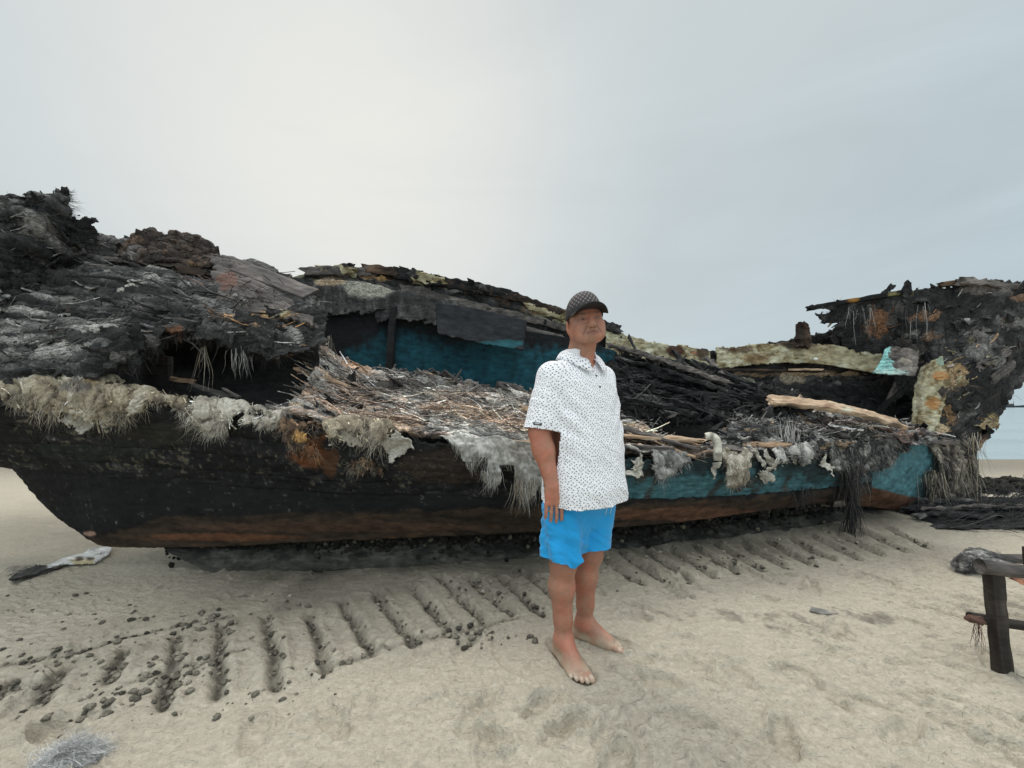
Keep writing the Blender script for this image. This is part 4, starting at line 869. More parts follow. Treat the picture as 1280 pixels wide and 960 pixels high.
# black burnt coaming on top of the stern deck
p = patch([[(158, 318, 3.12), (182, 298, 3.16), (215, 296, 3.18), (250, 300, 3.2), (262, 322, 3.2)], [(158, 326, 3.02), (185, 318, 3.02), (215, 318, 3.04), (245, 320, 3.06), (262, 330, 3.1)], [(165, 335, 2.98), (190, 334, 2.96), (215, 336, 2.97), (245, 338, 3.0), (262, 342, 3.04)]], .009, disp=((.05, 6, 4, True), (.03, 16, 3, True)), fib=.02, seed=22)
ragged(p, top=.04, sc=12)
c = ramp(BROWN, .30 + .3 * p.fn + .3 * p.nz); c = tint(c, p.uv, [(170, 318, 10, 10, (.12, .115, .11), .7), (240, 335, 16, 6, (.14, .085, .04), .7)], p.nz)
patch_obj('burnt_coaming', p, M_CHAR, boat, c, .03); coam_p = p
beam_obj('deck_beam', W(140, 326, 2.94), W(235, 333, 2.98), .09, .035, boat, .55, GREYW, seed=101, jag=.08, rough=.02)
beam_obj('deck_beam', W(225, 338, 2.92), W(262, 345, 2.95), .12, .06, boat, .3, BROWN, seed=102, jag=.05)
# grey boards of the deck edge
p = patch([[(262, 322, 3.11), (300, 330, 3.11), (340, 350, 3.09), (389, 380, 3.05)], [(264, 345, 2.93), (300, 352, 2.93), (340, 368, 2.92), (390, 398, 2.89)], [(268, 372, 2.77), (300, 378, 2.77), (340, 390, 2.77), (391, 408, 2.77)], [(272, 395, 2.67), (300, 400, 2.67), (340, 408, 2.67), (392, 416, 2.69)]], .008, disp=((.014, 4, 3, False), (.008, 18, 3, True)), fib=.008, fibs=(2, 40), seed=23)
ragged(p, left=.08, bottom=.10, sc=8)
c = ramp(GREYW, .42 + .3 * p.fn + .12 * p.nz); c = tint(c, p.uv, [(330, 403, 16, 9, (.38, .2, .08), .7), (345, 398, 18, 6, (.44, .4, .22), .6), (286, 355, 14, 12, (.14, .06, .04), .6), (350, 375, 30, 6, (.03, .03, .03), .4)], p.nz)
patch_obj('deck_boards', p, M_WOOD, boat, c, .04)
# broken end of the stern deck
beam_obj('deck_beam', W(389, 378, 3.05), W(392, 425, 2.78), .10, .10, boat, .5, GREYW, seed=103, jag=.04, rough=.03, tints=[(392, 392, 10, 8, (.5, .36, .26), .7)])
# the black cavity under the deck and what shows in it
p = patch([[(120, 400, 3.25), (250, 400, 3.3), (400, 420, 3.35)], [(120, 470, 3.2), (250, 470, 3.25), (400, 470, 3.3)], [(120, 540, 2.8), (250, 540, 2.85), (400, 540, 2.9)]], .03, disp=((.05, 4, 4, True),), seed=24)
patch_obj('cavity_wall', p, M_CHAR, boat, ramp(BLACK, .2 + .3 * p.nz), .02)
beam_obj('cavity_post', W(197, 448, 2.86), W(197, 500, 2.80), .20, .05, boat, .25, GREYW, seed=104, up=(0, 1, 0), rough=.006)
beam_obj('cavity_plank', W(222, 478, 2.8), W(290, 500, 2.6), .11, .04, boat, .3, CHAR, seed=105)
beam_obj('cavity_plank', W(214, 474, 2.74), W(240, 477, 2.72), .05, .03, boat, .35, TAN, seed=106, jag=.05)
beam_obj('cavity_plank', W(282, 487, 2.6), W(300, 497, 2.55), .02, .015, boat, .5, GREYW, seed=107)
V, Q = LUMPS[5]; obj('charred_lump', V * np.array([.055, .05, .035]) + W(30, 465, 2.36), Q, M_CHAR, boat, ramp(BLACK, .35 + 0 * V[:, 0]))

# --- middle: fallen charred strakes over the open hold
bm_ = [((762, 432, 4.75), (905, 478, 4.1), .13, .05, .52, GREYW), ((762, 446, 4.66), (940, 500, 3.95), .12, .05, .42, CHAR), ((790, 462, 4.5), (968, 506, 3.9), .09, .05, .3, CHAR), ((765, 470, 4.5), (890, 500, 4.0), .10, .05, .25, CHAR),
       ((868, 452, 4.75), (972, 502, 4.0), .06, .05, .38, CHAR), ((880, 447, 4.9), (905, 470, 4.4), .05, .04, .4, GREYW), ((905, 470, 4.3), (978, 497, 3.95), .05, .04, .35, CHAR), ((840, 440, 4.9), (925, 500, 4.1), .08, .04, .3, CHAR),
       ((890, 540, 3.5), (968, 502, 3.95), .05, .04, .3, CHAR), ((860, 552, 3.35), (1010, 545, 3.55), .07, .03, .35, CHAR), ((905, 525, 3.6), (1060, 545, 3.7), .08, .025, .55, GREYW), ((780, 500, 3.9), (870, 520, 3.6), .07, .05, .2, CHAR), ((830, 500, 4.0), (905, 530, 3.6), .05, .05, .15, CHAR)]
for k, (a, b2, w_, h_, l_, pal) in enumerate(bm_):
    beam_obj('fallen_strake', W(*a), W(*b2), w_, h_, boat, l_, pal, seed=120 + k, rough=.03, jag=.15, res=.022, bend=.02)
p = patch([[(745, 440, 4.8), (820, 455, 4.75), (900, 475, 4.6), (975, 498, 4.2)], [(745, 480, 4.4), (820, 490, 4.4), (900, 500, 4.2), (985, 508, 3.95)], [(745, 525, 3.9), (820, 530, 3.85), (900, 535, 3.7), (990, 530, 3.75)]], .014, disp=((.09, 3.5, 4, True), (.05, 10, 4, True)), fib=.03, fibs=(5, 20), ang=.5, seed=25)
ragged(p, top=.1, right=.08); cut(p, [(850, 495, 30, 14), (925, 512, 22, 8)])
c = ramp(CHAR, .28 + .32 * p.fn + .2 * p.nz + blobs(p.uv, [(800, 505, 30, 16, .15), (800, 450, 50, 20, .12)], p.nz))
patch_obj('burnt_debris', p, M_CHAR, boat, c, .02); deb_p = p
# bare boards at the near edge, right of the man
for k, (a, b2, w_, h_, l_, pal) in enumerate((((770, 532, 3.3), (868, 560, 3.05), .20, .025, .42, GREYW), ((775, 545, 3.1), (872, 552, 3.12), .10, .025, .5, TAN), ((835, 546, 3.2), (876, 551, 3.1), .14, .02, .62, TAN), ((820, 552, 3.1), (870, 572, 2.98), .10, .02, .55, TAN), ((758, 556, 2.95), (840, 560, 3.0), .10, .02, .45, GREYW))):
    beam_obj('bare_board', W(*a), W(*b2), w_, h_, boat, l_, pal, seed=140 + k, rough=.012, jag=.10)
# foredeck of grey planks on the right
p = patch([[(930, 510, 4.1), (985, 500, 4.3), (1050, 512, 4.45), (1120, 528, 4.5), (1150, 540, 4.5)], [(915, 532, 3.6), (980, 522, 3.8), (1045, 530, 3.98), (1110, 542, 4.15), (1160, 548, 4.35)], [(890, 552, 3.3), (960, 548, 3.45), (1035, 550, 3.7), (1100, 552, 3.95), (1180, 548, 4.3)], [(870, 574, 3.06), (960, 568, 3.3), (1040, 567, 3.56), (1100, 562, 3.86), (1190, 545, 4.38)]], .011, disp=((.04, 3, 4, False), (.016, 9, 4, True)), fib=.03, fibs=(3, 30), ang=.3, seed=26, sheet=(.022, 1.6, 6))
ragged(p, top=.06, left=.06)
c = ramp(CHAR, .56 + .44 * p.fn + .15 * p.fr + .18 * p.nz + blobs(p.uv, [(1060, 560, 40, 14, -.1), (920, 550, 30, 10, -.15), (1040, 545, 60, 12, .08), (1010, 535, 40, 10, -.1)], p.nz))
c = tint(c, p.uv, [(1040, 532, 60, 7, (.10, .065, .055), .6), (1130, 545, 20, 7, (.2, .11, .07), .5), (1105, 560, 14, 6, (.22, .10, .06), .5)], p.nz)
patch_obj('foredeck', p, M_CHAR, boat, c, .03); fore_p = p
for k, (a, b2, w_, h_, l_, pal) in enumerate((((905, 537, 3.55), (985, 548, 3.55), .05, .03, .6, TAN), ((960, 540, 3.6), (1020, 552, 3.6), .05, .03, .5, TAN), ((975, 520, 3.9), (1130, 540, 4.2), .16, .03, .45, BROWN), ((985, 528, 3.8), (1120, 548, 4.05), .12, .03, .5, GREYW), ((1010, 548, 3.65), (1135, 552, 4.05), .10, .03, .6, GREYW))):
    beam_obj('deck_plank', W(*a), W(*b2), w_, h_, boat, l_, pal, seed=150 + k, rough=.012, jag=.12)

# --- white pipe elbow on the gunwale
def tube(pts, r, seg=14):
    pts = np.array(pts, float); T = np.gradient(pts, axis=0); T /= np.linalg.norm(T, axis=1, keepdims=True)
    A = np.cross(T, [.3, .9, .2]); A /= np.linalg.norm(A, axis=1, keepdims=True); B = np.cross(T, A)
    r = np.broadcast_to(r, (len(pts),)); th = np.linspace(0, 2 * math.pi, seg, endpoint=False)
    V = pts[:, None] + r[:, None, None] * (np.cos(th)[None, :, None] * A[:, None] + np.sin(th)[None, :, None] * B[:, None])
    n = len(pts); i = np.arange(n * seg).reshape(n, seg); i2 = np.roll(i, -1, 1)
    Q = np.stack([i[:-1], i2[:-1], i2[1:], i[1:]], -1).reshape(-1, 4)
    c = n * seg; V = np.concatenate([V.reshape(-1, 3), pts[:1], pts[-1:]])
    cap = np.concatenate([np.stack([i[0], np.full(seg, c), np.full(seg, c), i2[0]], -1)[:, [0, 3, 1, 2]], np.stack([i[-1], i2[-1], np.full(seg, c + 1), np.full(seg, c + 1)], -1)])
    tri = np.concatenate([Q[:, [0, 1, 2]], Q[:, [0, 2, 3]], cap[:, :3]])
    return V, tri
pp = [W(882, 546, 3.02), W(888, 545, 3.01), W(893, 547, 3.0), W(896, 552, 2.99), W(897, 560, 2.98), W(897, 576, 2.97)]
V, Q = tube(crm(np.array(pp), 22, 0), .030)
c = np.array((.50, .48, .41)) * (1 + .3 * fbm(V, 25, 3, seed=6))[:, None]; c = tint(c, PX(V), [(890, 545, 3, 5, (.1, .08, .06), .6), (897, 570, 8, 4, (.12, .1, .08), .6)], fbm(V, 30, 3, seed=7))
o = obj('pipe_elbow', V, Q, M_HULL, boat, c); 
# --- hanging cloth at the gunwale
p = patch([[(548, 545, 2.60), (590, 548, 2.60), (620, 546, 2.62), (650, 552, 2.64), (680, 556, 2.68)], [(560, 552, 2.57), (590, 562, 2.56), (620, 568, 2.57), (650, 575, 2.58), (682, 580, 2.62)], [(574, 562, 2.58), (596, 580, 2.57), (618, 592, 2.57), (645, 600, 2.57), (680, 606, 2.60)], [(590, 590, 2.62), (600, 600, 2.62), (616, 612, 2.62), (645, 625, 2.62), (674, 630, 2.64)]], .006, disp=((.03, 7, 4, False), (.015, 18, 3, True)), fib=.012, fibs=(26, 5), seed=27)
u, v = p.uv
hem = np.interp(u, [548, 570, 580, 590, 597, 608, 618, 630, 642, 652, 664, 680], [552, 566, 572, 578, 582, 606, 612, 596, 598, 626, 622, 600])
p.keep &= v < hem + 7 * p.nz
p.keep &= ~((np.abs(u - 636) < 8 + 6 * p.nz) & (v > 582)); p.keep &= ~((np.abs(u - 600) < 9) & (v > 572) & (v < 590 + 8 * p.nz))
ragged(p, left=.02, right=.02)
wv_ = .5 + .5 * np.sin(p.s * 420) * np.sin(p.t * 420)
c = ramp([(0, (.10, .095, .085)), (.4, (.27, .26, .23)), (.7, (.44, .43, .40)), (1, (.56, .55, .52))], .45 + .5 * p.fn + .3 * p.nz) * (.85 + .15 * wv_)[..., None]
c = tint(c, p.uv, [(660, 560, 22, 18, (.14, .125, .105), .7), (600, 600, 10, 12, (.16, .14, .12), .5)], p.nz)
patch_obj('hanging_cloth', p, M_FIB, boat, c, .006); cloth_p = p
# --- pale fibre mats lying over the near gunwale
FURC = [(.50, .44, .34), (.42, .36, .26), (.30, .25, .18), (.56, .52, .45), (.24, .21, .17), (.08, .07, .06)]
GREYF = [(.48, .47, .45), (.34, .335, .32), (.18, .175, .17), (.56, .55, .53), (.08, .078, .075)]
mats = []
def mat_patch(name, ctrl, pal_l, seed, tints=(), light=.5, nfur=1800, L=(.05, .14), base=None, along=(0, 1), droop=.8, rag=.10, spread=1.1):
    p = patch(ctrl, .008, disp=((.04, 4, 4, False), (.035, 11, 4, True)), fib=.03, fibs=(20, 7), seed=seed)
    ragged(p, top=rag * .7, bottom=rag * 1.3, left=rag, right=rag, sc=7); p.keep &= fbm(p.P0, 8, 4, .6, seed=seed + 77) > -.42
    c = ramp(pal_l, light - .06 + .6 * p.fn + .55 * p.nz); c = tint(c, p.uv, list(tints), p.nz)
    o = patch_obj(name, p, M_MAT if name == 'fibre_mat' else M_CHAR, boat, c, .015)
    acc = Acc(); fur(acc, p, int(nfur * 1.1), (L[0] * .7, L[1] * .85), (.0004, .0011), .5, along, spread, 1.15, .01, droop=droop, base=base)
    acc.build('loose_fibre', M_FIB, o)['kind'] = 'stuff'
    acc = Acc(); strips(acc, p, int(nfur * .04), (.04, max(L[1] * 1.2, .1)), (.002, .009), None, along, spread, lift=.008, droop=.2 * droop, seed=seed); acc.build('torn_strips', M_CHAR, o, False)['kind'] = 'stuff'
    return p
FURP = [(0, (.05, .04, .03)), (.3, (.16, .13, .095)), (.55, (.32, .27, .19)), (.8, (.44, .39, .30)), (1, (.54, .50, .43))]
mat_patch('fibre_mat', [[(-170, 478, 2.38), (-60, 474, 2.4), (0, 470, 2.44), (50, 464, 2.46), (110, 463, 2.5), (150, 476, 2.52), (178, 490, 2.5)], [(-170, 500, 2.26), (-60, 498, 2.28), (0, 492, 2.34), (50, 490, 2.35), (110, 492, 2.37), (150, 500, 2.38), (180, 505, 2.41)], [(-170, 522, 2.28), (-60, 520, 2.3), (0, 512, 2.36), (50, 522, 2.36), (110, 534, 2.38), (145, 536, 2.41), (170, 522, 2.44)]], FURP, 28, [(112, 478, 12, 4, (.45, .33, .18), .7), (95, 484, 20, 8, (.07, .07, .075), .7), (20, 500, 22, 12, (.1, .095, .09), .5)], .55, 3600, (.04, .12), FURC)
mat_patch('fibre_mat', [[(140, 488, 2.5), (175, 488, 2.52), (215, 496, 2.54), (240, 500, 2.54)], [(135, 505, 2.40), (175, 503, 2.41), (215, 510, 2.44), (240, 514, 2.46)], [(130, 530, 2.41), (165, 518, 2.43), (215, 520, 2.45), (240, 524, 2.47)]], FURP, 29, [], .5, 1300, (.04, .10), FURC)
mat_patch('fibre_mat', [[(228, 498, 2.54), (270, 500, 2.55), (320, 505, 2.57), (362, 512, 2.58)], [(232, 512, 2.44), (270, 516, 2.45), (320, 522, 2.48), (362, 524, 2.51)], [(250, 530, 2.45), (275, 540, 2.46), (305, 532, 2.48), (355, 532, 2.51)]], [(0, (.1, .09, .08)), (.35, (.26, .23, .19)), (.7, (.45, .41, .34)), (1, (.58, .55, .48))], 30, [(338, 508, 16, 6, (.05, .05, .05), .7)], .55, 1800, (.04, .11), [(.5, .46, .39), (.4, .36, .30), (.3, .27, .22), (.56, .53, .47)])
mat_patch('fibre_mat', [[(395, 524, 2.56), (430, 520, 2.6), (470, 525, 2.64), (505, 532, 2.66)], [(400, 540, 2.50), (440, 538, 2.52), (470, 542, 2.55), (500, 545, 2.58)], [(405, 552, 2.52), (450, 556, 2.52), (475, 556, 2.55), (495, 550, 2.6)]], FURP, 31, [(402, 545, 14, 10, (.22, .11, .045), .7)], .52, 1300, (.05, .13), FURC)
mat_patch('fibre_mat', [[(340, 520, 2.52), (370, 524, 2.53), (405, 532, 2.55)], [(345, 540, 2.47), (372, 548, 2.48), (405, 556, 2.5)], [(360, 562, 2.5), (380, 575, 2.52), (400, 580, 2.54)]], BROWN, 32, [(375, 545, 12, 8, (.42, .24, .08), .8), (395, 560, 12, 10, (.2, .09, .04), .7)], .5, 500, (.03, .08), [(.3, .2, .1), (.15, .1, .07), (.35, .3, .24)])
mat_patch('fibre_mat', [[(430, 570, 2.62), (455, 566, 2.62), (480, 574, 2.63)], [(432, 582, 2.6), (458, 584, 2.6), (480, 590, 2.61)], [(445, 592, 2.63), (462, 598, 2.63), (478, 596, 2.64)]], BROWN, 33, [], .5, 500, (.03, .08), [(.3, .26, .2), (.2, .17, .13)])
mat_patch('fibre_mat', [[(800, 556, 2.98), (830, 558, 3.0), (868, 562, 3.03)], [(808, 575, 2.92), (835, 580, 2.94), (865, 578, 2.97)], [(815, 600, 2.95), (838, 602, 2.97), (858, 592, 3.0)]], [(0, (.03, .03, .03)), (.4, (.15, .145, .14)), (.7, (.36, .35, .33)), (1, (.55, .53, .5))], 34, [], .6, 800, (.03, .09), GREYF, droop=1.0)
mat_patch('fibre_mat', [[(896, 562, 3.08), (920, 558, 3.12), (945, 560, 3.2)], [(902, 580, 3.02), (922, 582, 3.06), (938, 578, 3.12)], [(906, 606, 3.05), (920, 612, 3.08), (930, 596, 3.14)]], [(0, (.1, .085, .07)), (.4, (.26, .22, .17)), (.7, (.42, .38, .31)), (1, (.58, .54, .47))], 35, [], .62, 700, (.03, .09), FURC + GREYF, droop=1.0)
mat_patch('fibre_mat', [[(955, 560, 3.26), (985, 554, 3.38), (1020, 552, 3.5)], [(960, 572, 3.2), (990, 570, 3.3), (1020, 566, 3.42)], [(962, 584, 3.22), (990, 582, 3.32), (1016, 576, 3.44)]], [(0, (.02, .02, .02)), (.4, (.10, .10, .095)), (.7, (.34, .33, .3)), (1, (.55, .53, .5))], 36, [], .58, 700, (.03, .10), GREYF, along=(1, .3), droop=.4)
mat_patch('fibre_mat', [[(1025, 555, 3.48), (1060, 552, 3.62), (1100, 548, 3.85), (1140, 545, 4.1)], [(1030, 572, 3.44), (1060, 575, 3.56), (1100, 570, 3.8), (1135, 558, 4.06)], [(1040, 590, 3.48), (1062, 600, 3.6), (1085, 592, 3.76), (1110, 575, 3.95)]], [(0, (.008, .008, .008)), (.5, (.03, .03, .029)), (.75, (.14, .135, .125)), (1, (.42, .4, .37))], 37, [], .52, 1300, (.05, .14), [(.02, .02, .02), (.03, .03, .03), (.06, .06, .058), (.3, .29, .27), (.42, .41, .38)], droop=1.3)
mat_patch('fibre_mat', [[(1150, 552, 4.22), (1185, 545, 4.3), (1215, 545, 4.4)], [(1165, 580, 4.18), (1190, 578, 4.24), (1218, 575, 4.36)], [(1160, 610, 4.16), (1188, 610, 4.22), (1218, 606, 4.36)], [(1150, 640, 4.14), (1185, 640, 4.2), (1215, 630, 4.36)]], [(0, (.012, .011, .01)), (.4, (.06, .052, .045)), (.65, (.22, .19, .15)), (1, (.5, .46, .4))], 38, [(1180, 585, 10, 12, (.02, .018, .016), .9)], .55, 1300, (.05, .16), [(.35, .30, .23), (.25, .2, .15), (.06, .055, .05), (.03, .03, .03), (.5, .46, .4)], droop=1.3, rag=.1)

# --- loose fibres over all burnt surfaces
acc = Acc()
fur(acc, deck_p, 6000, (.03, .10), (.0008, .0024), .28, (1, .15), .7, 1.35, .012, droop=.4)
fur(acc, deck_p, 1600, (.06, .2), (.0012, .003), .2, (1, .15), .5, 1.0, 0, droop=.4, base=[(.45, .43, .40), (.55, .53, .5), (.35, .33, .3)])
acc.build('deck_fibres', M_FIB, boat)['kind'] = 'stuff'
acc = Acc()
fur(acc, stern_p, 10000, (.03, .10), (.0007, .0015), .4, (.7, .6), .9, 1.25, .008, droop=.6)
lipw = np.exp(-((stern_p.uv[1] - lip) / 16) ** 2) * (stern_p.uv[0] > 150) + 1e-6
fur(acc, stern_p, 1300, (.03, .10), (.0008, .0018), .3, (0, 1), .5, 1.2, .01, droop=1.0, wfun=lipw)
fur(acc, horn_p, 1800, (.03, .10), (.0008, .002), .5, (1, .2), .9, 1.3, .01, droop=.5)
hw = np.exp(-((horn_p.s[:, -1:] - horn_p.s) / .12) ** 2) + 1e-6
fur(acc, horn_p, 700, (.06, .16), (.0007, .0013), .3, (1, .3), .35, 1.0, .04, droop=.4, wfun=hw)
fur(acc, coam_p, 900, (.02, .08), (.0008, .0016), .8, (0, -1), .8, 1.0, .004, droop=.2)
acc.build('stern_fibres', M_FIB, boat)['kind'] = 'stuff'
acc = Acc()
fur(acc, bow_p, 2200, (.04, .14), (.001, .0028), .3, (.75, -.65), .6, 1.3, .008, droop=.5)
fur(acc, fore_p, 2600, (.04, .16), (.001, .0026), .3, (1, .2), .7, 1.4, .015, droop=.5)
fur(acc, deb_p, 3500, (.05, .2), (.001, .003), .4, (1, .3), 1.0, 1.3, .01, droop=.6)
fur(acc, far_p, 4000, (.05, .18), (.001, .0028), .3, (1, .1), .6, 1.2, .004, droop=.6)
acc.build('bow_fibres', M_FIB, boat)['kind'] = 'stuff'
acc = Acc(); fur(acc, cloth_p, 1000, (.02, .08), (.0007, .0014), .25, (0, 1), .5, 1.1, .02, droop=.9)
acc.build('cloth_fibres', M_FIB, boat)['kind'] = 'stuff'
acc = Acc()
fur(acc, hull_p, 1800, (.02, .07), (.0008, .0016), .2, (.3, 1), .8, 1.6, .01, droop=.9, box=(-100, 720, 515, 600))
acc.build('hull_fibres', M_FIB, boat)['kind'] = 'stuff'
# torn strips, flakes and splinters
acc = Acc()
strips(acc, deck_p, 5600, (.10, .55), (.002, .010), None, (1, .2), .45, lift=.010, seed=1)
strips(acc, deck_p, 600, (.06, .3), (.002, .008), None, (1, .2), .5, light=.92, lspread=.1, lift=.016, seed=2)
strips(acc, deck_p, 520, (.08, .35), (.003, .013), None, (1, .2), .5, TAN, .5, .25, lift=.012, seed=3)
acc.build('deck_strips', M_CHAR, boat, False)['kind'] = 'stuff'
acc = Acc()
strips(acc, stern_p, 4200, (.10, .55), (.002, .011), None, (1, .12), .5, lift=.010, seed=4)
strips(acc, stern_p, 420, (.06, .3), (.002, .007), None, (1, .2), .7, light=.86, lspread=.12, lift=.014, seed=5)
strips(acc, stern_p, 260, (.06, .25), (.004, .018), None, (1, .2), .5, BROWN, .6, .2, lift=.012, seed=6)
strips(acc, horn_p, 1100, (.05, .22), (.003, .016), None, (.8, .5), .7, lift=.010, seed=7)
strips(acc, horn_p, 160, (.05, .2), (.002, .007), None, (.8, .5), .7, light=.8, lspread=.12, lift=.014, seed=8)
strips(acc, coam_p, 300, (.04, .2), (.003, .012), None, (1, .2), .6, lift=.008, seed=9)
acc.build('stern_strips', M_CHAR, boat, False)['kind'] = 'stuff'
acc = Acc()
strips(acc, bow_p, 500, (.08, .4), (.003, .020), None, (.75, -.65), .45, lift=.014, seed=10)
strips(acc, bow_p, 70, (.08, .38), (.003, .014), None, (.75, -.65), .5, light=.84, lspread=.12, lift=.018, seed=11)
strips(acc, bow_p, 120, (.10, .3), (.004, .018), None, (.75, -.65), .5, BROWN, .7, .2, lift=.016, seed=12)
strips(acc, fore_p, 2600, (.08, .5), (.003, .018), None, (1, .2), .4, lift=.012, seed=13)
strips(acc, fore_p, 420, (.08, .4), (.002, .010), None, (1, .2), .5, light=.94, lspread=.1, lift=.016, seed=14)
strips(acc, fore_p, 160, (.08, .4), (.004, .018), None, (1, .2), .4, TAN, .5, .2, lift=.016, seed=15)
strips(acc, deb_p, 1500, (.10, .6), (.004, .024), None, (1, .35), .7, lift=.02, seed=16)
strips(acc, far_p, 1500, (.10, .5), (.004, .024), None, (1, .05), .3, lift=.014, seed=17)
acc.build('bow_strips', M_CHAR, boat, False)['kind'] = 'stuff'
acc = Acc()
flakes(acc, deck_p, 80, (.02, .12), None, .4, CHAR, .5, .24, .012, 1)
flakes(acc, stern_p, 70, (.02, .14), None, .4, CHAR, .38, .18, .01, 2)
flakes(acc, bow_p, 50, (.03, .2), None, .5, CHAR, .36, .2, .01, 3)
flakes(acc, fore_p, 200, (.03, .2), None, .4, CHAR, .5, .24, .012, 4)
flakes(acc, deb_p, 300, (.04, .25), None, .6, CHAR, .25, .18, .02, 5)
flakes(acc, far_p, 400, (.04, .22), None, .5, CHAR, .35, .2, .01, 6)
flakes(acc, coam_p, 200, (.02, .09), None, .8, BROWN, .3, .2, .01, 8)
acc.build('charred_flakes', M_CHAR, boat, False)['kind'] = 'stuff'
# larger torn plates among the debris
acc = Acc()
flakes(acc, deck_p, 9, (.12, .26), (410, 480, 480, 515), .3, GREYW, .2, .12, .03, 9)
flakes(acc, deck_p, 16, (.15, .3), (480, 700, 455, 490), .7, GREYW, .42, .12, .05, 10)
flakes(acc, stern_p, 8, (.12, .3), (0, 390, 300, 420), .2, GREYW, .3, .15, .02, 11)
flakes(acc, bow_p, 14, (.12, .28), None, .4, CHAR, .3, .2, .03, 12)
acc.build('torn_plates', M_WOOD, boat, False)['kind'] = 'stuff'
# curled torn sheets
flaps(stern_p, 20, (.16, .42), boat, 1, CHAR, .40, (-60, 385, 300, 470), .30, spread=.4)
flaps(stern_p, 8, (.14, .3), boat, 2, CHAR, .62, (0, 385, 300, 440), .3, spread=.5)
flaps(horn_p, 12, (.16, .36), boat, 3, CHAR, .38, None, .5, along=(.8, .5))
flaps(deck_p, 15, (.14, .36), boat, 4, CHAR, .66, None, .3, tints=[(.40, .28, .18), (.45, .42, .38), (.2, .11, .06), (.03, .03, .03)], spread=.5)
flaps(deck_p, 12, (.14, .26), boat, 5, GREYW, .5, (480, 720, 462, 495), .5)
flaps(bow_p, 16, (.2, .5), boat, 6, CHAR, .40, None, .25, along=(.75, -.65), tints=[(.03, .03, .03), (.16, .08, .04), (.28, .26, .24)])
flaps(bow_p, 8, (.16, .36), boat, 7, CREAM, .42, (1130, 1250, 420, 545), .2, along=(.75, -.65), tints=[(.34, .17, .06), (.05, .045, .04)])
flaps(fore_p, 16, (.16, .4), boat, 8, CHAR, .62, None, .3, tints=[(.40, .28, .18), (.45, .42, .38), (.10, .06, .05)])
flaps(far_p, 14, (.2, .5), boat, 9, CHAR, .45, (385, 1000, 330, 420), .3, spread=.3, tints=[(.30, .17, .06), (.36, .33, .22), (.05, .03, .02)])
flaps(deb_p, 10, (.2, .45), boat, 10, CHAR, .36, None, .4)
# pale ragged pieces hanging over the gunwale
for (uu, vv, yy, nn, sd) in ((105, 515, 2.38, 3, 21), (270, 522, 2.46, 3, 22), (455, 535, 2.54, 2, 23), (830, 575, 2.94, 3, 24), (918, 575, 3.06, 3, 25), (985, 566, 3.32, 3, 26)):
    flaps(hull_p, nn, (.12, .26), boat, sd, [(0, (.08, .07, .06)), (.35, (.26, .24, .2)), (.6, (.46, .43, .37)), (1, (.6, .58, .52))], .62, (uu - 45, uu + 45, vv - 16, vv + 14), .5, 'hanging_rag', M_MAT, along=(.3, 1), spread=.5, lift=.05)
# splintered planks lying every way among the debris
rgp = np.random.RandomState(77)
def scatter_planks(p, n, box, Ln, pals, lo, hi, th0, spread, seed, wd=(.03, .10)):
    idx = sample(p, n, box, None, rgp); R = p.P.reshape(-1, 3)[idx]; N = p.N.reshape(-1, 3)[idx]; S = np.gradient(p.P0, axis=1).reshape(-1, 3)[idx]; T = np.gradient(p.P0, axis=0).reshape(-1, 3)[idx]
    for i in range(n):
        a = S[i] / np.linalg.norm(S[i]); b2 = T[i] / np.linalg.norm(T[i]); th = th0 + rgp.normal(0, spread); d = a * math.cos(th) + b2 * math.sin(th) + N[i] * rgp.normal(0, .12)
        L = rgp.uniform(*Ln); c0 = R[i] + N[i] * .02
        beam_obj('splintered_plank', c0 - d * L / 2, c0 + d * L / 2, rgp.uniform(*wd), rgp.uniform(.012, .03), boat, rgp.uniform(lo, hi), pals[rgp.randint(len(pals))], seed=seed + i, up=N[i] + rgp.normal(0, .25, 3), rough=.014, jag=.14, res=.022, bend=rgp.normal(0, .015))
scatter_planks(deck_p, 20, (400, 880, 450, 560), (.15, .6), [GREYW, TAN, BROWN, GREYW], .4, .62, .15, .4, 300)
scatter_planks(stern_p, 9, (60, 380, 310, 420), (.2, .6), [GREYW, BROWN, CHAR], .35, .55, .1, .3, 340)
scatter_planks(bow_p, 10, None, (.35, .9), [GREYW, BROWN, CHAR, GREYW], .35, .52, -.75, .15, 360, (.06, .14))
scatter_planks(fore_p, 9, None, (.3, .9), [GREYW, TAN, GREYW, BROWN], .42, .62, .15, .2, 380)
scatter_planks(far_p, 14, (385, 780, 335, 400), (.15, .45), [BROWN, CHAR, GREYW, CREAM], .3, .55, .05, .25, 400, (.05, .12))
scatter_planks(deb_p, 12, None, (.4, 1.0), [CHAR, CHAR, GREYW], .3, .5, .5, .4, 420)
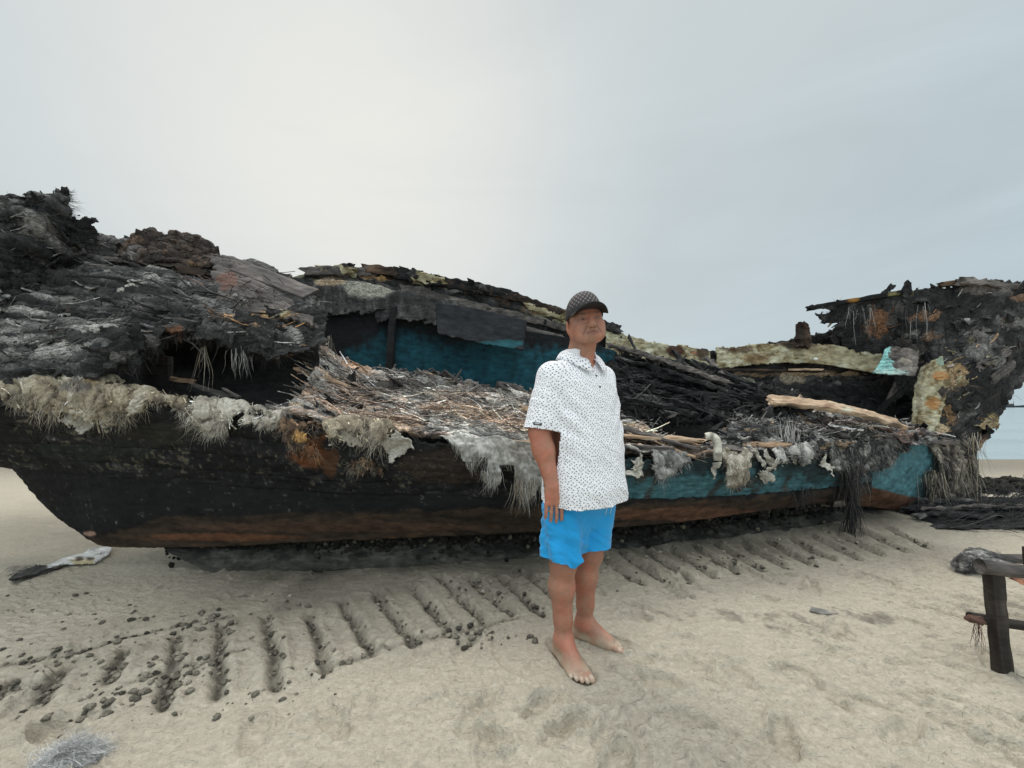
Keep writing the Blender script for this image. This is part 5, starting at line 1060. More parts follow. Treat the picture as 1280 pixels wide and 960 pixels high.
# strands hanging from the bow break and the deck lip
def hang(name, u, v, Y, n, L, cols, sp=.04, rad=(.0012, .003), label=None):
    rg = np.random.RandomState(int(u + v))
    R = W(u, v, Y) + rg.normal(0, 1, (n, 3)) * np.array([sp, sp, .02])
    d = np.array([0, 0, -1.0]) + rg.normal(0, .16, (n, 3))
    V, Q = strands(R, d, L * rg.uniform(.35, 1.05, n), rg.uniform(rad[0], rad[1], n), .1, .06, 9, rg)
    c = np.array(cols)[rg.randint(0, len(cols), n)] * rg.uniform(.6, 1.3, (n, 1))
    return obj(name, V, Q, M_FIB, boat, np.clip(rep_col(c, n, 9), .003, .9))
DK = [(.02, .02, .02), (.035, .034, .032), (.06, .055, .05), (.012, .012, .012)]
hang('hanging_strand', 1060, 585, 3.56, 260, .42, DK + [(.12, .11, .10)], .06)
hang('hanging_strand', 1064, 620, 3.56, 90, .56, DK + [(.10, .09, .08)], .022, (.002, .004))
hang('hanging_strand', 1000, 612, 3.46, 150, .16, DK, .05)
hang('hanging_strand', 1200, 575, 4.26, 220, .62, FURC + DK, .06)
hang('hanging_strand', 1165, 590, 4.16, 150, .45, DK + FURC, .06)
hang('hanging_strand', 1212, 545, 4.36, 120, .5, FURC, .05)
hang('hanging_strand', 302, 440, 2.56, 36, .16, GREYF, .03, (.0008, .0014))
hang('hanging_strand', 256, 430, 2.58, 14, .32, FURC, .004, (.001, .002))
hang('hanging_strand', 655, 600, 2.57, 130, .20, GREYF + FURC, .035, (.0008, .0018))
hang('hanging_strand', 612, 585, 2.56, 60, .13, GREYF, .03, (.0008, .0016))
hang('hanging_strand', 1150, 385, 4.7, 40, .4, GREYF + DK, .08)
hang('hanging_strand', 1075, 385, 4.82, 40, .4, GREYF + DK, .05)
hang('hanging_strand', 412, 420, 3.9, 20, .4, FURC, .01, (.001, .002))
hang('hanging_strand', 985, 550, 3.4, 70, -.16, [(.6, .58, .55), (.5, .48, .45)], .05, (.0012, .0025))

# --- loose pieces lying on the wreck
o = beam_obj('loose_plank', W(300, 335, 3.02), W(389, 369, 2.98), .2, .035, None, .52, GREYW, seed=170, rough=.006, jag=.01, up=(.2, -.6, .8))
tag(o, 'wide weathered grey plank lying on top of the stern deck, against the sky', 'plank')
o = beam_obj('curved_board', W(962, 500, 3.72), W(1124, 530, 3.86), .16, .045, None, .62, TAN, seed=171, rough=.014, jag=.07, bend=.045, up=(0, -.5, .85),
             tints=[(985, 512, 14, 7, (.04, .03, .025), .9), (1035, 507, 6, 3, (.2, .1, .06), .7), (1060, 512, 10, 3, (.42, .44, .36), .6), (1090, 524, 12, 5, (.06, .045, .035), .7), (1118, 532, 10, 5, (.03, .025, .02), .7)])
tag(o, 'bare tan curved board lying on the burnt foredeck near the bow', 'board')

# ================================================================== THE MAN
class SDF:
    def __init__(s, lo, hi, h):
        s.h = h; s.lo = np.array(lo, float)
        s.ax = [np.arange(a, b, h) for a, b in zip(lo, hi)]
        s.D = np.full([len(a) for a in s.ax], 1.0, np.float32)
    def sub(s, lo, hi):
        sl = tuple(slice(*np.searchsorted(a, [l, h2])) for a, l, h2 in zip(s.ax, lo, hi))
        P = np.meshgrid(*[a[q] for a, q in zip(s.ax, sl)], indexing='ij')
        return sl, np.stack(P, -1)
    def apply(s, lo, hi, fn, k=.01, op='add'):
        sl, P = s.sub(np.array(lo) - .07, np.array(hi) + .07)
        if P.size == 0: return
        d = fn(P).astype(np.float32); a = s.D[sl]
        if op == 'add':
            h = np.maximum(k - np.abs(a - d), 0) / max(k, 1e-6); s.D[sl] = np.minimum(a, d) - h * h * k * .25
        else:
            d = -d; h = np.maximum(k - np.abs(a - d), 0) / max(k, 1e-6); s.D[sl] = np.maximum(a, d) + h * h * k * .25
    def cone(s, a, b, ra, rb, k=.01, op='add', flat=None):
        a = np.array(a, float); b = np.array(b, float); r = max(ra, rb)
        def fn(P):
            ab = b - a; t = np.clip(((P - a) @ ab) / (ab @ ab), 0, 1)
            Q = P - a - t[..., None] * ab
            if flat is not None:
                n, f = flat; q = Q @ n; Q = Q + (q * (f - 1))[..., None] * n
            return np.linalg.norm(Q, axis=-1) - (ra + (rb - ra) * t)
        s.apply(np.minimum(a, b) - r, np.maximum(a, b) + r, fn, k, op)
    def ell(s, c, r, k=.01, op='add', R=None):
        c = np.array(c, float); r = np.array(r, float); m = r.max()
        def fn(P):
            Q = P - c
            if R is not None: Q = Q @ R
            k0 = np.linalg.norm(Q / r, axis=-1); k1 = np.linalg.norm(Q / r ** 2, axis=-1) + 1e-9
            return k0 * (k0 - 1) / k1
        s.apply(c - m, c + m, fn, k, op)
    def mesh(s):
        D = s.D; sg = D < 0; nx, ny, nz = D.shape
        c = sg.astype(np.int8); n = np.zeros((nx - 1, ny - 1, nz - 1), np.int8)
        for i in (0, 1):
            for j in (0, 1):
                for k in (0, 1): n += c[i:nx - 1 + i, j:ny - 1 + j, k:nz - 1 + k]
        act = (n > 0) & (n < 8); idx = np.full(act.shape, -1, np.int64)
        cells = np.argwhere(act); idx[act] = np.arange(len(cells))
        acc = np.zeros((len(cells), 3)); cnt = np.zeros(len(cells))
        co_ = [(i, j, k) for i in (0, 1) for j in (0, 1) for k in (0, 1)]
        for a in co_:
            for dim in range(3):
                if a[dim]: continue
                b = list(a); b[dim] = 1
                da = D[cells[:, 0] + a[0], cells[:, 1] + a[1], cells[:, 2] + a[2]]; db = D[cells[:, 0] + b[0], cells[:, 1] + b[1], cells[:, 2] + b[2]]
                m = (da < 0) != (db < 0); t = np.where(m, da / np.where(m, da - db, 1), 0)
                p = np.tile(np.array(a, float), (len(cells), 1)); p[:, dim] += t
                acc[m] += p[m]; cnt[m] += 1
        V = s.lo + (cells + acc / cnt[:, None]) * s.h
        Qs = []
        for dim in range(3):
            a = [slice(None)] * 3; b = [slice(None)] * 3; a[dim] = slice(0, -1); b[dim] = slice(1, None)
            e = np.argwhere(sg[tuple(a)] != sg[tuple(b)]); pos = sg[tuple(a)][tuple(e.T)]
            o1, o2 = [(1, 2), (2, 0), (0, 1)][dim]
            ok = (e[:, o1] > 0) & (e[:, o2] > 0) & (e[:, o1] < D.shape[o1] - 1) & (e[:, o2] < D.shape[o2] - 1); e = e[ok]; pos = pos[ok]
            def cell(d1, d2):
                q = e.copy(); q[:, o1] -= d1; q[:, o2] -= d2; return idx[q[:, 0], q[:, 1], q[:, 2]]
            q = np.stack([cell(1, 1), cell(0, 1), cell(0, 0), cell(1, 0)], -1); q[~pos] = q[~pos][:, ::-1]; Qs.append(q)
        return V, np.concatenate(Qs)
def smooth_mesh(V, Q, it=2, lam=.5, w=None):
    for _ in range(it):
        S = np.zeros_like(V); C = np.zeros(len(V))
        for k in range(4):
            np.add.at(S, Q[:, k], V[Q[:, (k + 1) % 4]] + V[Q[:, k - 1]]); np.add.at(C, Q[:, k], 2)
        d = (S / np.maximum(C, 1)[:, None] - V) * lam
        V = V + (d if w is None else d * w[:, None])
    return V
def vnormals(V, Q):
    n = np.cross(V[Q[:, 2]] - V[Q[:, 0]], V[Q[:, 3]] - V[Q[:, 1]]); N = np.zeros_like(V)
    for k in range(4): np.add.at(N, Q[:, k], n)
    return N / (np.linalg.norm(N, axis=1, keepdims=True) + 1e-12)
def Rz(a): c, s = math.cos(a), math.sin(a); return np.array([[c, -s, 0], [s, c, 0], [0, 0, 1]])
def Rx(a): c, s = math.cos(a), math.sin(a); return np.array([[1, 0, 0], [0, c, -s], [0, s, c]])
def Ry(a): c, s = math.cos(a), math.sin(a); return np.array([[c, 0, s], [0, 1, 0], [-s, 0, c]])
def seg_dist(P, a, b):
    a = np.array(a); b = np.array(b); ab = b - a; t = np.clip(((P - a) @ ab) / (ab @ ab), 0, 1)
    return np.linalg.norm(P - a - t[:, None] * ab, axis=1), t

PO = np.array([.335, 1.93, 0.0])
person = thing('person', 'barefoot man in dark cap, white dotted polo shirt and blue shorts standing on the sand', 'person', PO)
RB = Rz(math.radians(31))
T_ = lambda x, y, z: RB @ np.array([x, y, z])
Lw = lambda x, y, z: np.array([x, y, z]) - PO          # world point -> person space
# joints
shR = T_(-.183, .005, 1.322); shL = T_(.183, .03, 1.322)
elR = Lw(.128, 1.80, 1.06); wrR = Lw(.182, 1.762, .825)
elL = T_(.27, .15, 1.09); wrL = T_(.06, .21, .98)
hipR = T_(-.095, 0, .86); hipL = T_(.095, 0, .86)
knR = Lw(.240, 1.855, .455); knL = Lw(.388, 1.975, .455)
anR = Lw(.243, 1.865, .085); anL = Lw(.368, 2.015, .085)
fdR = np.array([.37, -.93, 0.]); fdL = np.array([.86, -.51, 0.])
HC = np.array([.006, -.022, 1.578]) + T_(0, -.02, 0)    # head centre at eye level
RH = Rz(math.radians(4)) @ Rx(math.radians(2)) @ Ry(math.radians(-7))
H_ = lambda x, y, z: HC + RH @ np.array([x, y, z])
S = SDF((-.36, -.46, -.02), (.40, .36, 1.72), .0033)
# torso
S.ell(T_(0, 0, 1.20), (.165, .115, .22), .05, R=RB); S.ell(T_(0, -.02, .98), (.165, .135, .2), .05, R=RB); S.ell(T_(0, .0, .86), (.165, .12, .12), .05, R=RB)
S.cone(T_(-.14, .005, 1.305), T_(.14, .005, 1.305), .045, .045, .04)
# neck
S.cone(T_(0, .02, 1.36), H_(0, .024, -.05), .066, .062, .03); S.cone(T_(0, -.012, 1.36), H_(0, -.018, -.075), .040, .036, .03)
S.cone(T_(-.02, .01, 1.385), T_(-.12, .01, 1.325), .03, .03, .04); S.cone(T_(.02, .01, 1.385), T_(.12, .01, 1.325), .03, .03, .04)
# head
S.ell(H_(0, .012, .035), (.077, .096, .082), .02, R=RH)
S.ell(H_(0, -.026, -.022), (.068, .074, .077), .03, R=RH)
S.cone(H_(-.020, -.076, -.080), H_(.020, -.076, -.080), .024, .024, .025)
for sx_ in (-1, 1):
    S.cone(H_(sx_ * .057, .005, -.048), H_(sx_ * .025, -.068, -.078), .024, .025, .03)
    S.ell(H_(sx_ * .042, -.064, -.030), (.030, .026, .028), .025, R=RH)
    S.ell(H_(sx_ * .046, -.058, -.066), (.022, .024, .024), .025, R=RH)      # jowls
S.cone(H_(-.042, -.072, .020), H_(.042, -.072, .020), .0145, .0145, .02)
for sx_ in (-1, 1): S.ell(H_(sx_ * .032, -.100, .002), (.021, .016, .013), .012, 'sub', R=RH)
S.cone(H_(0, -.092, .014), H_(0, -.118, -.031), .0098, .0145, .009)
for sx_ in (-1, 1): S.ell(H_(sx_ * .017, -.104, -.034), (.0105, .013, .0105), .008, R=RH)
for sx_ in (-1, 1):   # upper and lower lids, leaving a narrow slit
    S.cone(H_(sx_ * .019, -.091, .0080), H_(sx_ * .047, -.083, .0055), .0066, .0064, .006)
    S.cone(H_(sx_ * .020, -.089, -.0075), H_(sx_ * .045, -.082, -.0065), .0066, .006, .006)
# muzzle, lips
S.ell(H_(0, -.084, -.062), (.030, .020, .022), .02, R=RH)
for sx_ in (-1, 1):
    S.cone(H_(0, -.1015, -.0575), H_(sx_ * .026, -.089, -.064), .0062, .004, .006)
    S.cone(H_(0, -.0995, -.071), H_(sx_ * .022, -.088, -.072), .007, .0045, .006)
# ears
for sx_ in (-1, 1):
    Re = RH @ Rz(sx_ * .35)
    S.ell(H_(sx_ * .081, .018, -.014), (.010, .023, .034), .006, R=Re); S.ell(H_(sx_ * .089, .012, -.010), (.006, .011, .018), .005, 'sub', R=Re)
    S.ell(H_(sx_ * .077, .008, -.042), (.009, .012, .012), .006)
# arms
def arm(sh, el, wr):
    S.cone(sh - np.array([0, 0, .012]), el, .044, .046, .03); d = (wr - el); S.cone(el, el + d * .35, .046, .047, .03); S.cone(el + d * .3, wr, .047, .031, .03)
arm(shR, elR, wrR); arm(shL, elL, wrL)
# hands
def hand(wr, dn, ac, nr, side):
    dn = dn / np.linalg.norm(dn); ac = ac - dn * (ac @ dn); ac /= np.linalg.norm(ac); nr = np.cross(dn, ac); nr *= np.sign(nr @ side); fl = (nr, 1.55)
    S.cone(wr - dn * .01, wr + dn * .035, .030, .032, .02, flat=fl)
    for q in (-.028, -.010, .010, .028): S.cone(wr + dn * .02 + ac * q * .7, wr + dn * .074 + ac * q, .019, .0125, .010, flat=(nr, 1.15))
    tips = []
    for q, L, b in ((-.035, .062, .9), (-.012, .077, .75), (.012, .083, .65), (.035, .073, .5)):   # little .. index
        p = wr + dn * .074 + ac * q; ang = .10
        for f_, r0, r1 in ((.46, .0094, .0088), (.31, .0088, .0080), (.24, .0080, .0068)):
            d = dn * math.cos(ang) - nr * math.sin(ang) + ac * q * .8; d /= np.linalg.norm(d)
            S.cone(p, p + d * L * f_ * 1.08, r0, r1, .002); p = p + d * L * f_ * 1.08; ang += b * .28
        tips.append(p)
    b0 = wr + dn * .022 + ac * .026 - nr * .008; b1 = b0 + dn * .034 + ac * .022 - nr * .012; b2 = b1 + dn * .030 + ac * .004 - nr * .010; b3 = b2 + dn * .022 - ac * .004 - nr * .008
    S.cone(b0, b1, .0165, .0125, .012); S.cone(b1, b2, .0125, .0105, .004); S.cone(b2, b3, .0105, .0085, .004)
    return wr + dn * .108 + ac * -.0125 - nr * .008, dn, ac, tips
ringp, rdn, rac, tipsR = hand(wrR, np.array([.07, -.10, -1.0]), np.array([.95, .25, 0]), None, np.array([-.2, -1, 0]))
hand(wrL, RB @ np.array([-.9, .12, -.35]), RB @ np.array([.1, .1, -1.0]), None, RB @ np.array([0, 1, 0]))
# legs
def leg(hip, kn, an, fd):
    S.cone(hip, kn, .088, .059, .04); d = an - kn; bk = -fd
    S.ell(kn + fd * .012, (.052, .055, .062), .03)
    S.cone(kn + d * .05, kn + d * .33 + bk * .012, .054, .059, .03); S.cone(kn + d * .33 + bk * .012, kn + d * .75, .058, .042, .03); S.cone(kn + d * .72, an, .042, .038, .02)
    sd = np.array([fd[1], -fd[0], 0])
    S.ell(an + sd * .030 - [0, 0, .012], (.014, .014, .016), .012); S.ell(an - sd * .030 - [0, 0, .004], (.014, .014, .016), .012)
leg(hipR, knR, anR, fdR); leg(hipL, knL, anL, fdL)
toes = []
def foot(an, fd, inner):
    """inner: +1 when the big toe lies towards sd"""
    sd = np.array([-fd[1], fd[0], 0]) * inner; b = np.array([an[0], an[1], 0.])
    fz = lambda f, s_, z: b + fd * f + sd * s_ + np.array([0, 0, z])
    S.cone(an - [0, 0, .0], fz(-.035, 0, .030), .037, .031, .03)
    S.ell(fz(-.038, 0, .026), (.034, .034, .032), .02)
    S.cone(an + fd * .012, fz(.12, .006, .030), .040, .030, .03)
    S.cone(fz(-.02, -.012, .020), fz(.125, -.030, .016), .026, .019, .02); S.cone(fz(-.02, .010, .022), fz(.135, .028, .020), .026, .023, .02)
    S.cone(fz(.06, 0, .028), fz(.13, .0, .020), .036, .025, .02)
    for s_, f0, L, r in ((.030, .140, .058, .0145), (.008, .145, .052, .0105), (-.010, .138, .046, .0098), (-.026, .128, .040, .0092), (-.040, .112, .034, .0088)):
        p0 = fz(f0 - .02, s_ * .92, .019); p1 = fz(f0 + L * .5, s_ * 1.05, .019 if r < .012 else .02); p2 = fz(f0 + L, s_ * 1.07, .0115)
        S.cone(p0, p1, r, r * .97, .006); S.cone(p1, p2, r * .97, r * .88, .003)
        toes.append((p1 * .25 + p2 * .75 + np.array([0, 0, r * .7]), fd, r))
foot(anR, fdR, 1); foot(anL, fdL, -1)
V, Q = S.mesh()
V = smooth_mesh(V, Q, 2, .5)
wN = np.ones(len(V)); hl = (V - HC) @ RH
V[:, 2] = np.maximum(V[:, 2], -.006)
Nn = vnormals(V, Q); front_ = (hl[:, 1] < -.05) & (np.linalg.norm(hl, axis=1) < .16)
mx_ = np.abs(hl[:, 0]); mzc = -.0635 - 7.5 * mx_ ** 2                                    # mouth line, corners turned down
gro = .0042 * np.exp(-((hl[:, 2] - mzc) / .0032) ** 2) * (1 - sstep(.026, .036, mx_))
fx = .020 + (-.030 - hl[:, 2]) * .55; gro += .0032 * np.exp(-((mx_ - fx) / .005) ** 2) * sstep(-.078, -.066, hl[:, 2]) * (1 - sstep(-.034, -.026, hl[:, 2]))
gro += .002 * np.exp(-((hl[:, 2] + .018 + .15 * (mx_ - .03)) / .004) ** 2) * np.exp(-((mx_ - .034) / .012) ** 2)   # bags under the eyes
V = V - Nn * (gro * front_)[:, None]
Nn = vnormals(V, Q)
skin = np.array((.41, .185, .122)); c = np.tile(skin, (len(V), 1)); z = V[:, 2]
c *= (1 + .22 * fbm(V, 11, 4, .65, seed=71) + .10 * fbm(V, 60, 2, seed=72))[:, None]; c *= (1 + np.array([.10, -.06, -.08]) * np.clip(fbm(V, 16, 3, seed=76) * 2, -1, 1)[:, None])
leg_w = sstep(.75, .4, z) if False else np.clip((.6 - z) / .3, 0, 1)
c = c * (1 - .12 * leg_w[:, None]) 
armd, _t = seg_dist(V, elR, wrR); aw = (1 - sstep(.05, .09, armd))[:, None]; c = c * (1 - aw * .06) + np.array((.32, .125, .07)) * aw * .06
hx, hy, hz = hl[:, 0], hl[:, 1], hl[:, 2]; hd = np.linalg.norm(hl, axis=1)
inhead = (hd < .16)
def hb(x, y, z_, rx, ry, rz_): return np.exp(-(((hx - x) / rx) ** 2 + ((hy - y) / ry) ** 2 + ((hz - z_) / rz_) ** 2)) * inhead
def put(cc, wgt): 
    global c
    c = c * (1 - wgt[:, None]) + np.array(cc) * wgt[:, None]
for sx_ in (-1, 1):
    put((.06, .035, .028), np.clip(.9 * hb(sx_ * .034, -.088, .024, .022, .03, .0055), 0, 1))       # brows
    put((.05, .022, .018), np.clip(.9 * hb(sx_ * .0085, -.108, -.0435, .006, .012, .004), 0, 1)); put((.17, .07, .05), np.clip(.55 * np.exp(-((np.abs(hx) - .020 - (-.030 - hz) * .55) / .004) ** 2) * sstep(-.078, -.066, hz) * (1 - sstep(-.034, -.026, hz)) * (hy < -.05) * inhead, 0, 1))  # nose underside and cheek folds: shade painted into the skin
    put((.10, .042, .032), .85 * hb(sx_ * .032, -.085, .0, .022, .02, .012))  # eye sockets darkened with painted shade
    put((.36, .15, .10), .5 * hb(sx_ * .045, -.085, -.028, .02, .03, .018))
    put((.09, .035, .028), np.clip(.5 * np.exp(-((hz - (-.0635 - 7.5 * hx ** 2)) / .0028) ** 2) * (np.abs(hx) < .030) * (hy < -.06) * inhead, 0, 1))
put((.20, .068, .058), np.clip(.85 * (hb(0, -.1, -.058, .026, .03, .005) + hb(0, -.1, -.0715, .022, .03, .006)), 0, 1))
put((.36, .15, .105), .5 * hb(0, -.112, -.028, .014, .02, .012))
put((.21, .12, .085), np.clip(.35 * (hb(0, -.095, -.048, .03, .03, .008) + hb(0, -.09, -.095, .03, .04, .016)), 0, 1) * (.6 + .4 * fbm(V, 120, 2, seed=73)))
hairw = inhead * sstep(-.012, .006, hz + .25 * (hy - .0) * (hy > .0)) * sstep(-.012, .012, hy + .006 * fbm(V, 60, 2, seed=74)) * sstep(.0, .004, np.abs(hx) - .055 + 10 * (hy > .06)) * (np.abs(hx) < .083)
put((.028, .025, .024), np.clip(.9 * hairw, 0, 1))
sandy = np.clip((.085 - z) / .055, 0, 1) * np.clip(.75 + .7 * fbm(V, 28, 4, .6, seed=75), 0, 1); put((.40, .335, .245), np.clip(sandy * .95, 0, .9))
knee = np.exp(-((z - .44) / .05) ** 2); put((.22, .11, .075), .2 * knee)
for tp, fd, r in toes:
    d = np.linalg.norm(V - tp, axis=1); put((.55, .46, .38), .7 * (1 - sstep(r * .55, r * .85, d)))
body = obj('body', V + PO, Q, M_SKIN, person, np.clip(c, .003, .9))
# eyes
m, nt, b = new_mat('eyeball'); at = nd(nt, 'ShaderNodeAttribute', attribute_name='Col'); nt.links.new(at.outputs['Color'], b.inputs['Base Color']); b.inputs['Roughness'].default_value = .4; b.inputs['Specular IOR Level'].default_value = .2; M_EYE = m
for sx_ in (-1, 1):
    th = np.linspace(0, math.pi, 14); ph = np.linspace(0, 2 * math.pi, 20, endpoint=False); T, Pp = np.meshgrid(th, ph, indexing='ij')
    D = np.stack([np.sin(T) * np.cos(Pp), -np.cos(T), np.sin(T) * np.sin(Pp)], -1).reshape(-1, 3)
    i = np.arange(14 * 20).reshape(14, 20); i2 = np.roll(i, -1, 1); q = np.stack([i[:-1], i2[:-1], i2[1:], i[1:]], -1).reshape(-1, 4)
    g = D @ Rz(math.radians(-24)).T
    ce = np.where((T.ravel() < .72)[:, None], (.015, .010, .008), (.30, .25, .22))
    obj('eye', (H_(sx_ * .032, -.0805, .0005) + (RH @ (g * .0118).T).T) + PO, q, M_EYE, person, ce)
# ring on the right hand
th = np.linspace(0, 2 * math.pi, 17)[:-1]; ps = np.linspace(0, 2 * math.pi, 9)[:-1]
nrm_r = np.cross(rdn, rac)
rv = np.array([[ringp + (math.cos(a) * rac + math.sin(a) * nrm_r) * (.0108 + .0018 * math.cos(b_)) + rdn * .003 * math.sin(b_) for b_ in ps] for a in th]).reshape(-1, 3)
i = np.arange(16 * 8).reshape(16, 8); q = np.stack([i, np.roll(i, -1, 0), np.roll(np.roll(i, -1, 0), -1, 1), np.roll(i, -1, 1)], -1).reshape(-1, 4)
m, nt, b = new_mat('gold'); b.inputs['Base Color'].default_value = (.75, .55, .28, 1); b.inputs['Metallic'].default_value = 1; b.inputs['Roughness'].default_value = .3
obj('ring', rv + PO, q, m, person)

# ---- shirt
def loft_fn(tab, cy):
    tz = [t[0] for t in tab]
    def fn(P):
        Q = P @ RB; zz = P[..., 2]
        rx = np.interp(zz, tz, [t[1] for t in tab]); ry = np.interp(zz, tz, [t[2] for t in tab]); oy = np.interp(zz, tz, [t[3] for t in tab]); ox = np.interp(zz, tz, [t[4] if len(t) > 4 else 0 for t in tab])
        k = (np.abs((Q[..., 0] - ox) / rx) ** 2.3 + np.abs((Q[..., 1] - oy) / ry) ** 2.3) ** (1 / 2.3)
        return (k - 1) * np.minimum(rx, ry) * .9
    return fn
S = SDF((-.36, -.36, .62), (.42, .38, 1.47), .0046)
tab = [(.60, .212, .165, -.030), (.70, .212, .165, -.030), (.80, .210, .165, -.032), (.92, .202, .154, -.028), (1.02, .196, .148, -.026), (1.12, .190, .140, -.018), (1.22, .188, .132, -.010), (1.29, .186, .125, 0), (1.335, .166, .108, .008), (1.37, .138, .092, .012), (1.395, .112, .082, .012), (1.42, .084, .074, .008), (1.46, .07, .065, .0)]
S.apply((-.32, -.32, .62), (.32, .32, 1.46), loft_fn(tab, 0), .001)
slR = shR + (elR - shR) * .96; slL = shL + (elL - shL) * .9
S.cone(shR + RB @ np.array([.012, 0, -.005]), slR + (elR - shR) * .3, .066, .080, .05)
S.cone(shL + RB @ np.array([-.012, 0, -.005]), slL + (elL - shL) * .3, .066, .078, .05)
# neck opening with a V at the front
S.cone(T_(0, .010, 1.425), H_(0, .02, -.02), .066, .09, .006, 'sub')
S.cone(T_(0, -.085, 1.40), T_(.004, -.105, 1.335), .034, .005, .008, 'sub'); S.cone(T_(0, -.05, 1.42), T_(0, -.11, 1.41), .045, .05, .006, 'sub')
V, Q = S.mesh(); V = smooth_mesh(V, Q, 3, .5)
dR, tR = seg_dist(V, shR, elR); dL, tL = seg_dist(V, shL, elL)
qv = V @ RB; qx, qy, z = qv[:, 0], qv[:, 1], V[:, 2]
axR = (elR - shR) / np.linalg.norm(elR - shR); axL = (elL - shL) / np.linalg.norm(elL - shL)
alR = (V - shR) @ axR; alL = (V - shL) @ axL; LR = np.linalg.norm(slR - shR); LL = np.linalg.norm(slL - shL)
onR = (dR < .094) & (alR > .03) & (qx < -.15); onL = (dL < .094) & (alL > .06) & (qx > .14)
# folds
N_ = vnormals(V, Q); th = np.arctan2(qx, -qy)
low_ = sstep(1.15, .75, z) if False else np.clip((1.2 - z) / .4, 0, 1)
fold = .0065 * low_ * np.sin(th * 9 + 3.2 * fbm(V, 3, 2, seed=81) + z * 3) * (.4 + .6 * np.clip(.5 + fbm(V, 4, 2, seed=82) * 1.2, 0, 1))
dg = (qx * .7 + (z - 1.1) * 1.0)
fold += .005 * fbm(np.stack([dg * 14, qx * 4, z * 5], -1), 1, 3, .55, True, 83) * np.clip((1.36 - z) / .1, 0, 1)
fold += .006 * np.exp(-((qx + .16) / .07) ** 2) * np.sin((z * .9 + qx * 1.1) * 62) * np.exp(-((z - 1.14) / .12) ** 2)
fold += .005 * np.exp(-((qx - .15) / .07) ** 2) * np.sin((z * .9 - qx * 1.1) * 58) * np.exp(-((z - 1.14) / .14) ** 2)
fold += .0045 * fbm(V, 7, 3, seed=84)
V = V + N_ * fold[:, None]
hem = .738 + .006 * np.sin(th * 2 + 1) + .004 * fbm(V, 6, 2, seed=85) - .012 * np.exp(-((qx + .02) / .12) ** 2) * (qy < 0)
pR = np.linalg.norm(V - shR - np.outer(alR, axR), axis=1)
V = V - axR * (np.clip(alR - LR, 0, .007) * ((pR < .10) & (qx < -.10) & (alR < LR + .007)))[:, None] - axL * (np.clip(alL - LL, 0, .007) * ((dL < .12) & (qx > .12) & (z > .95) & (alL < LL + .007)))[:, None]
keep = (z > hem - .006) & ~((alR > LR + .007) & (pR < .10) & (alR < LR + .25) & (qx < -.10)) & ~((alL > LL + .007) & (dL < .12) & (qx > .12) & (z > .95))
V[:, 2] = np.maximum(V[:, 2], hem)
# drop the inner bowl left by the neck cut-out
nc = T_(0, .012, 1.385); inner = (z > 1.36) & (((V - nc) * N_).sum(1) < 0) & (np.linalg.norm((V - nc)[:, :2], axis=1) < .12)
keep &= ~inner
Qk = Q[keep[Q].all(1)]
uvx = np.where(onR, np.arctan2((V - shR) @ np.cross(axR, [0, 1, 0]), (V - shR) @ np.array([0, 1, 0])) * .078 + 3, np.where(onL, np.arctan2((V - shL) @ np.cross(axL, [0, 1, 0]), (V - shL) @ np.array([0, 1, 0])) * .078 + 5, th * .19))
uvy = np.where(onR, alR, np.where(onL, alL, z))
m, nt, b = new_mat('dotted white cotton'); M_SHIRT = m
uvn = nd(nt, 'ShaderNodeUVMap', uv_map='UVMap')
def spots(scale, thr0, thr1, rnd, off):
    mp = nd(nt, 'ShaderNodeMapping'); mp.inputs['Location'].default_value = off; mp.inputs['Rotation'].default_value = (0, 0, .78); nt.links.new(uvn.outputs[0], mp.inputs[0])
    vo = nd(nt, 'ShaderNodeTexVoronoi', voronoi_dimensions='2D', Scale=scale, Randomness=rnd); nt.links.new(mp.outputs[0], vo.inputs['Vector'])
    mr = nd(nt, 'ShaderNodeMapRange'); mr.inputs[1].default_value = thr0; mr.inputs[2].default_value = thr1; mr.inputs[3].default_value = 1; mr.inputs[4].default_value = 0
    nt.links.new(vo.outputs['Distance'], mr.inputs[0]); return mr.outputs[0], vo
s1, vo = spots(80, .15, .235, .55, (0, 0, 0)); s2, _v = spots(120, .12, .2, .8, (.3, .7, 0))
c1 = mixc(nt, s2, (.86, .86, .88), (.48, .49, .58)); c2 = mixc(nt, s1, c1, (.035, .042, .10))
nt.links.new(c2, b.inputs['Base Color']); b.inputs['Roughness'].default_value = .85; b.inputs['Sheen Weight'].default_value = .15; b.inputs['Specular IOR Level'].default_value = .2
wn = nd(nt, 'ShaderNodeTexNoise', Scale=900, Detail=2); bp = nd(nt, 'ShaderNodeBump', Strength=.15, Distance=.001); nt.links.new(wn.outputs[0], bp.inputs['Height']); nt.links.new(bp.outputs[0], b.inputs['Normal'])
shirt = obj('shirt', V + PO, Qk, M_SHIRT, person, None, np.stack([uvx, uvy], -1)); solidify(shirt, .0035)
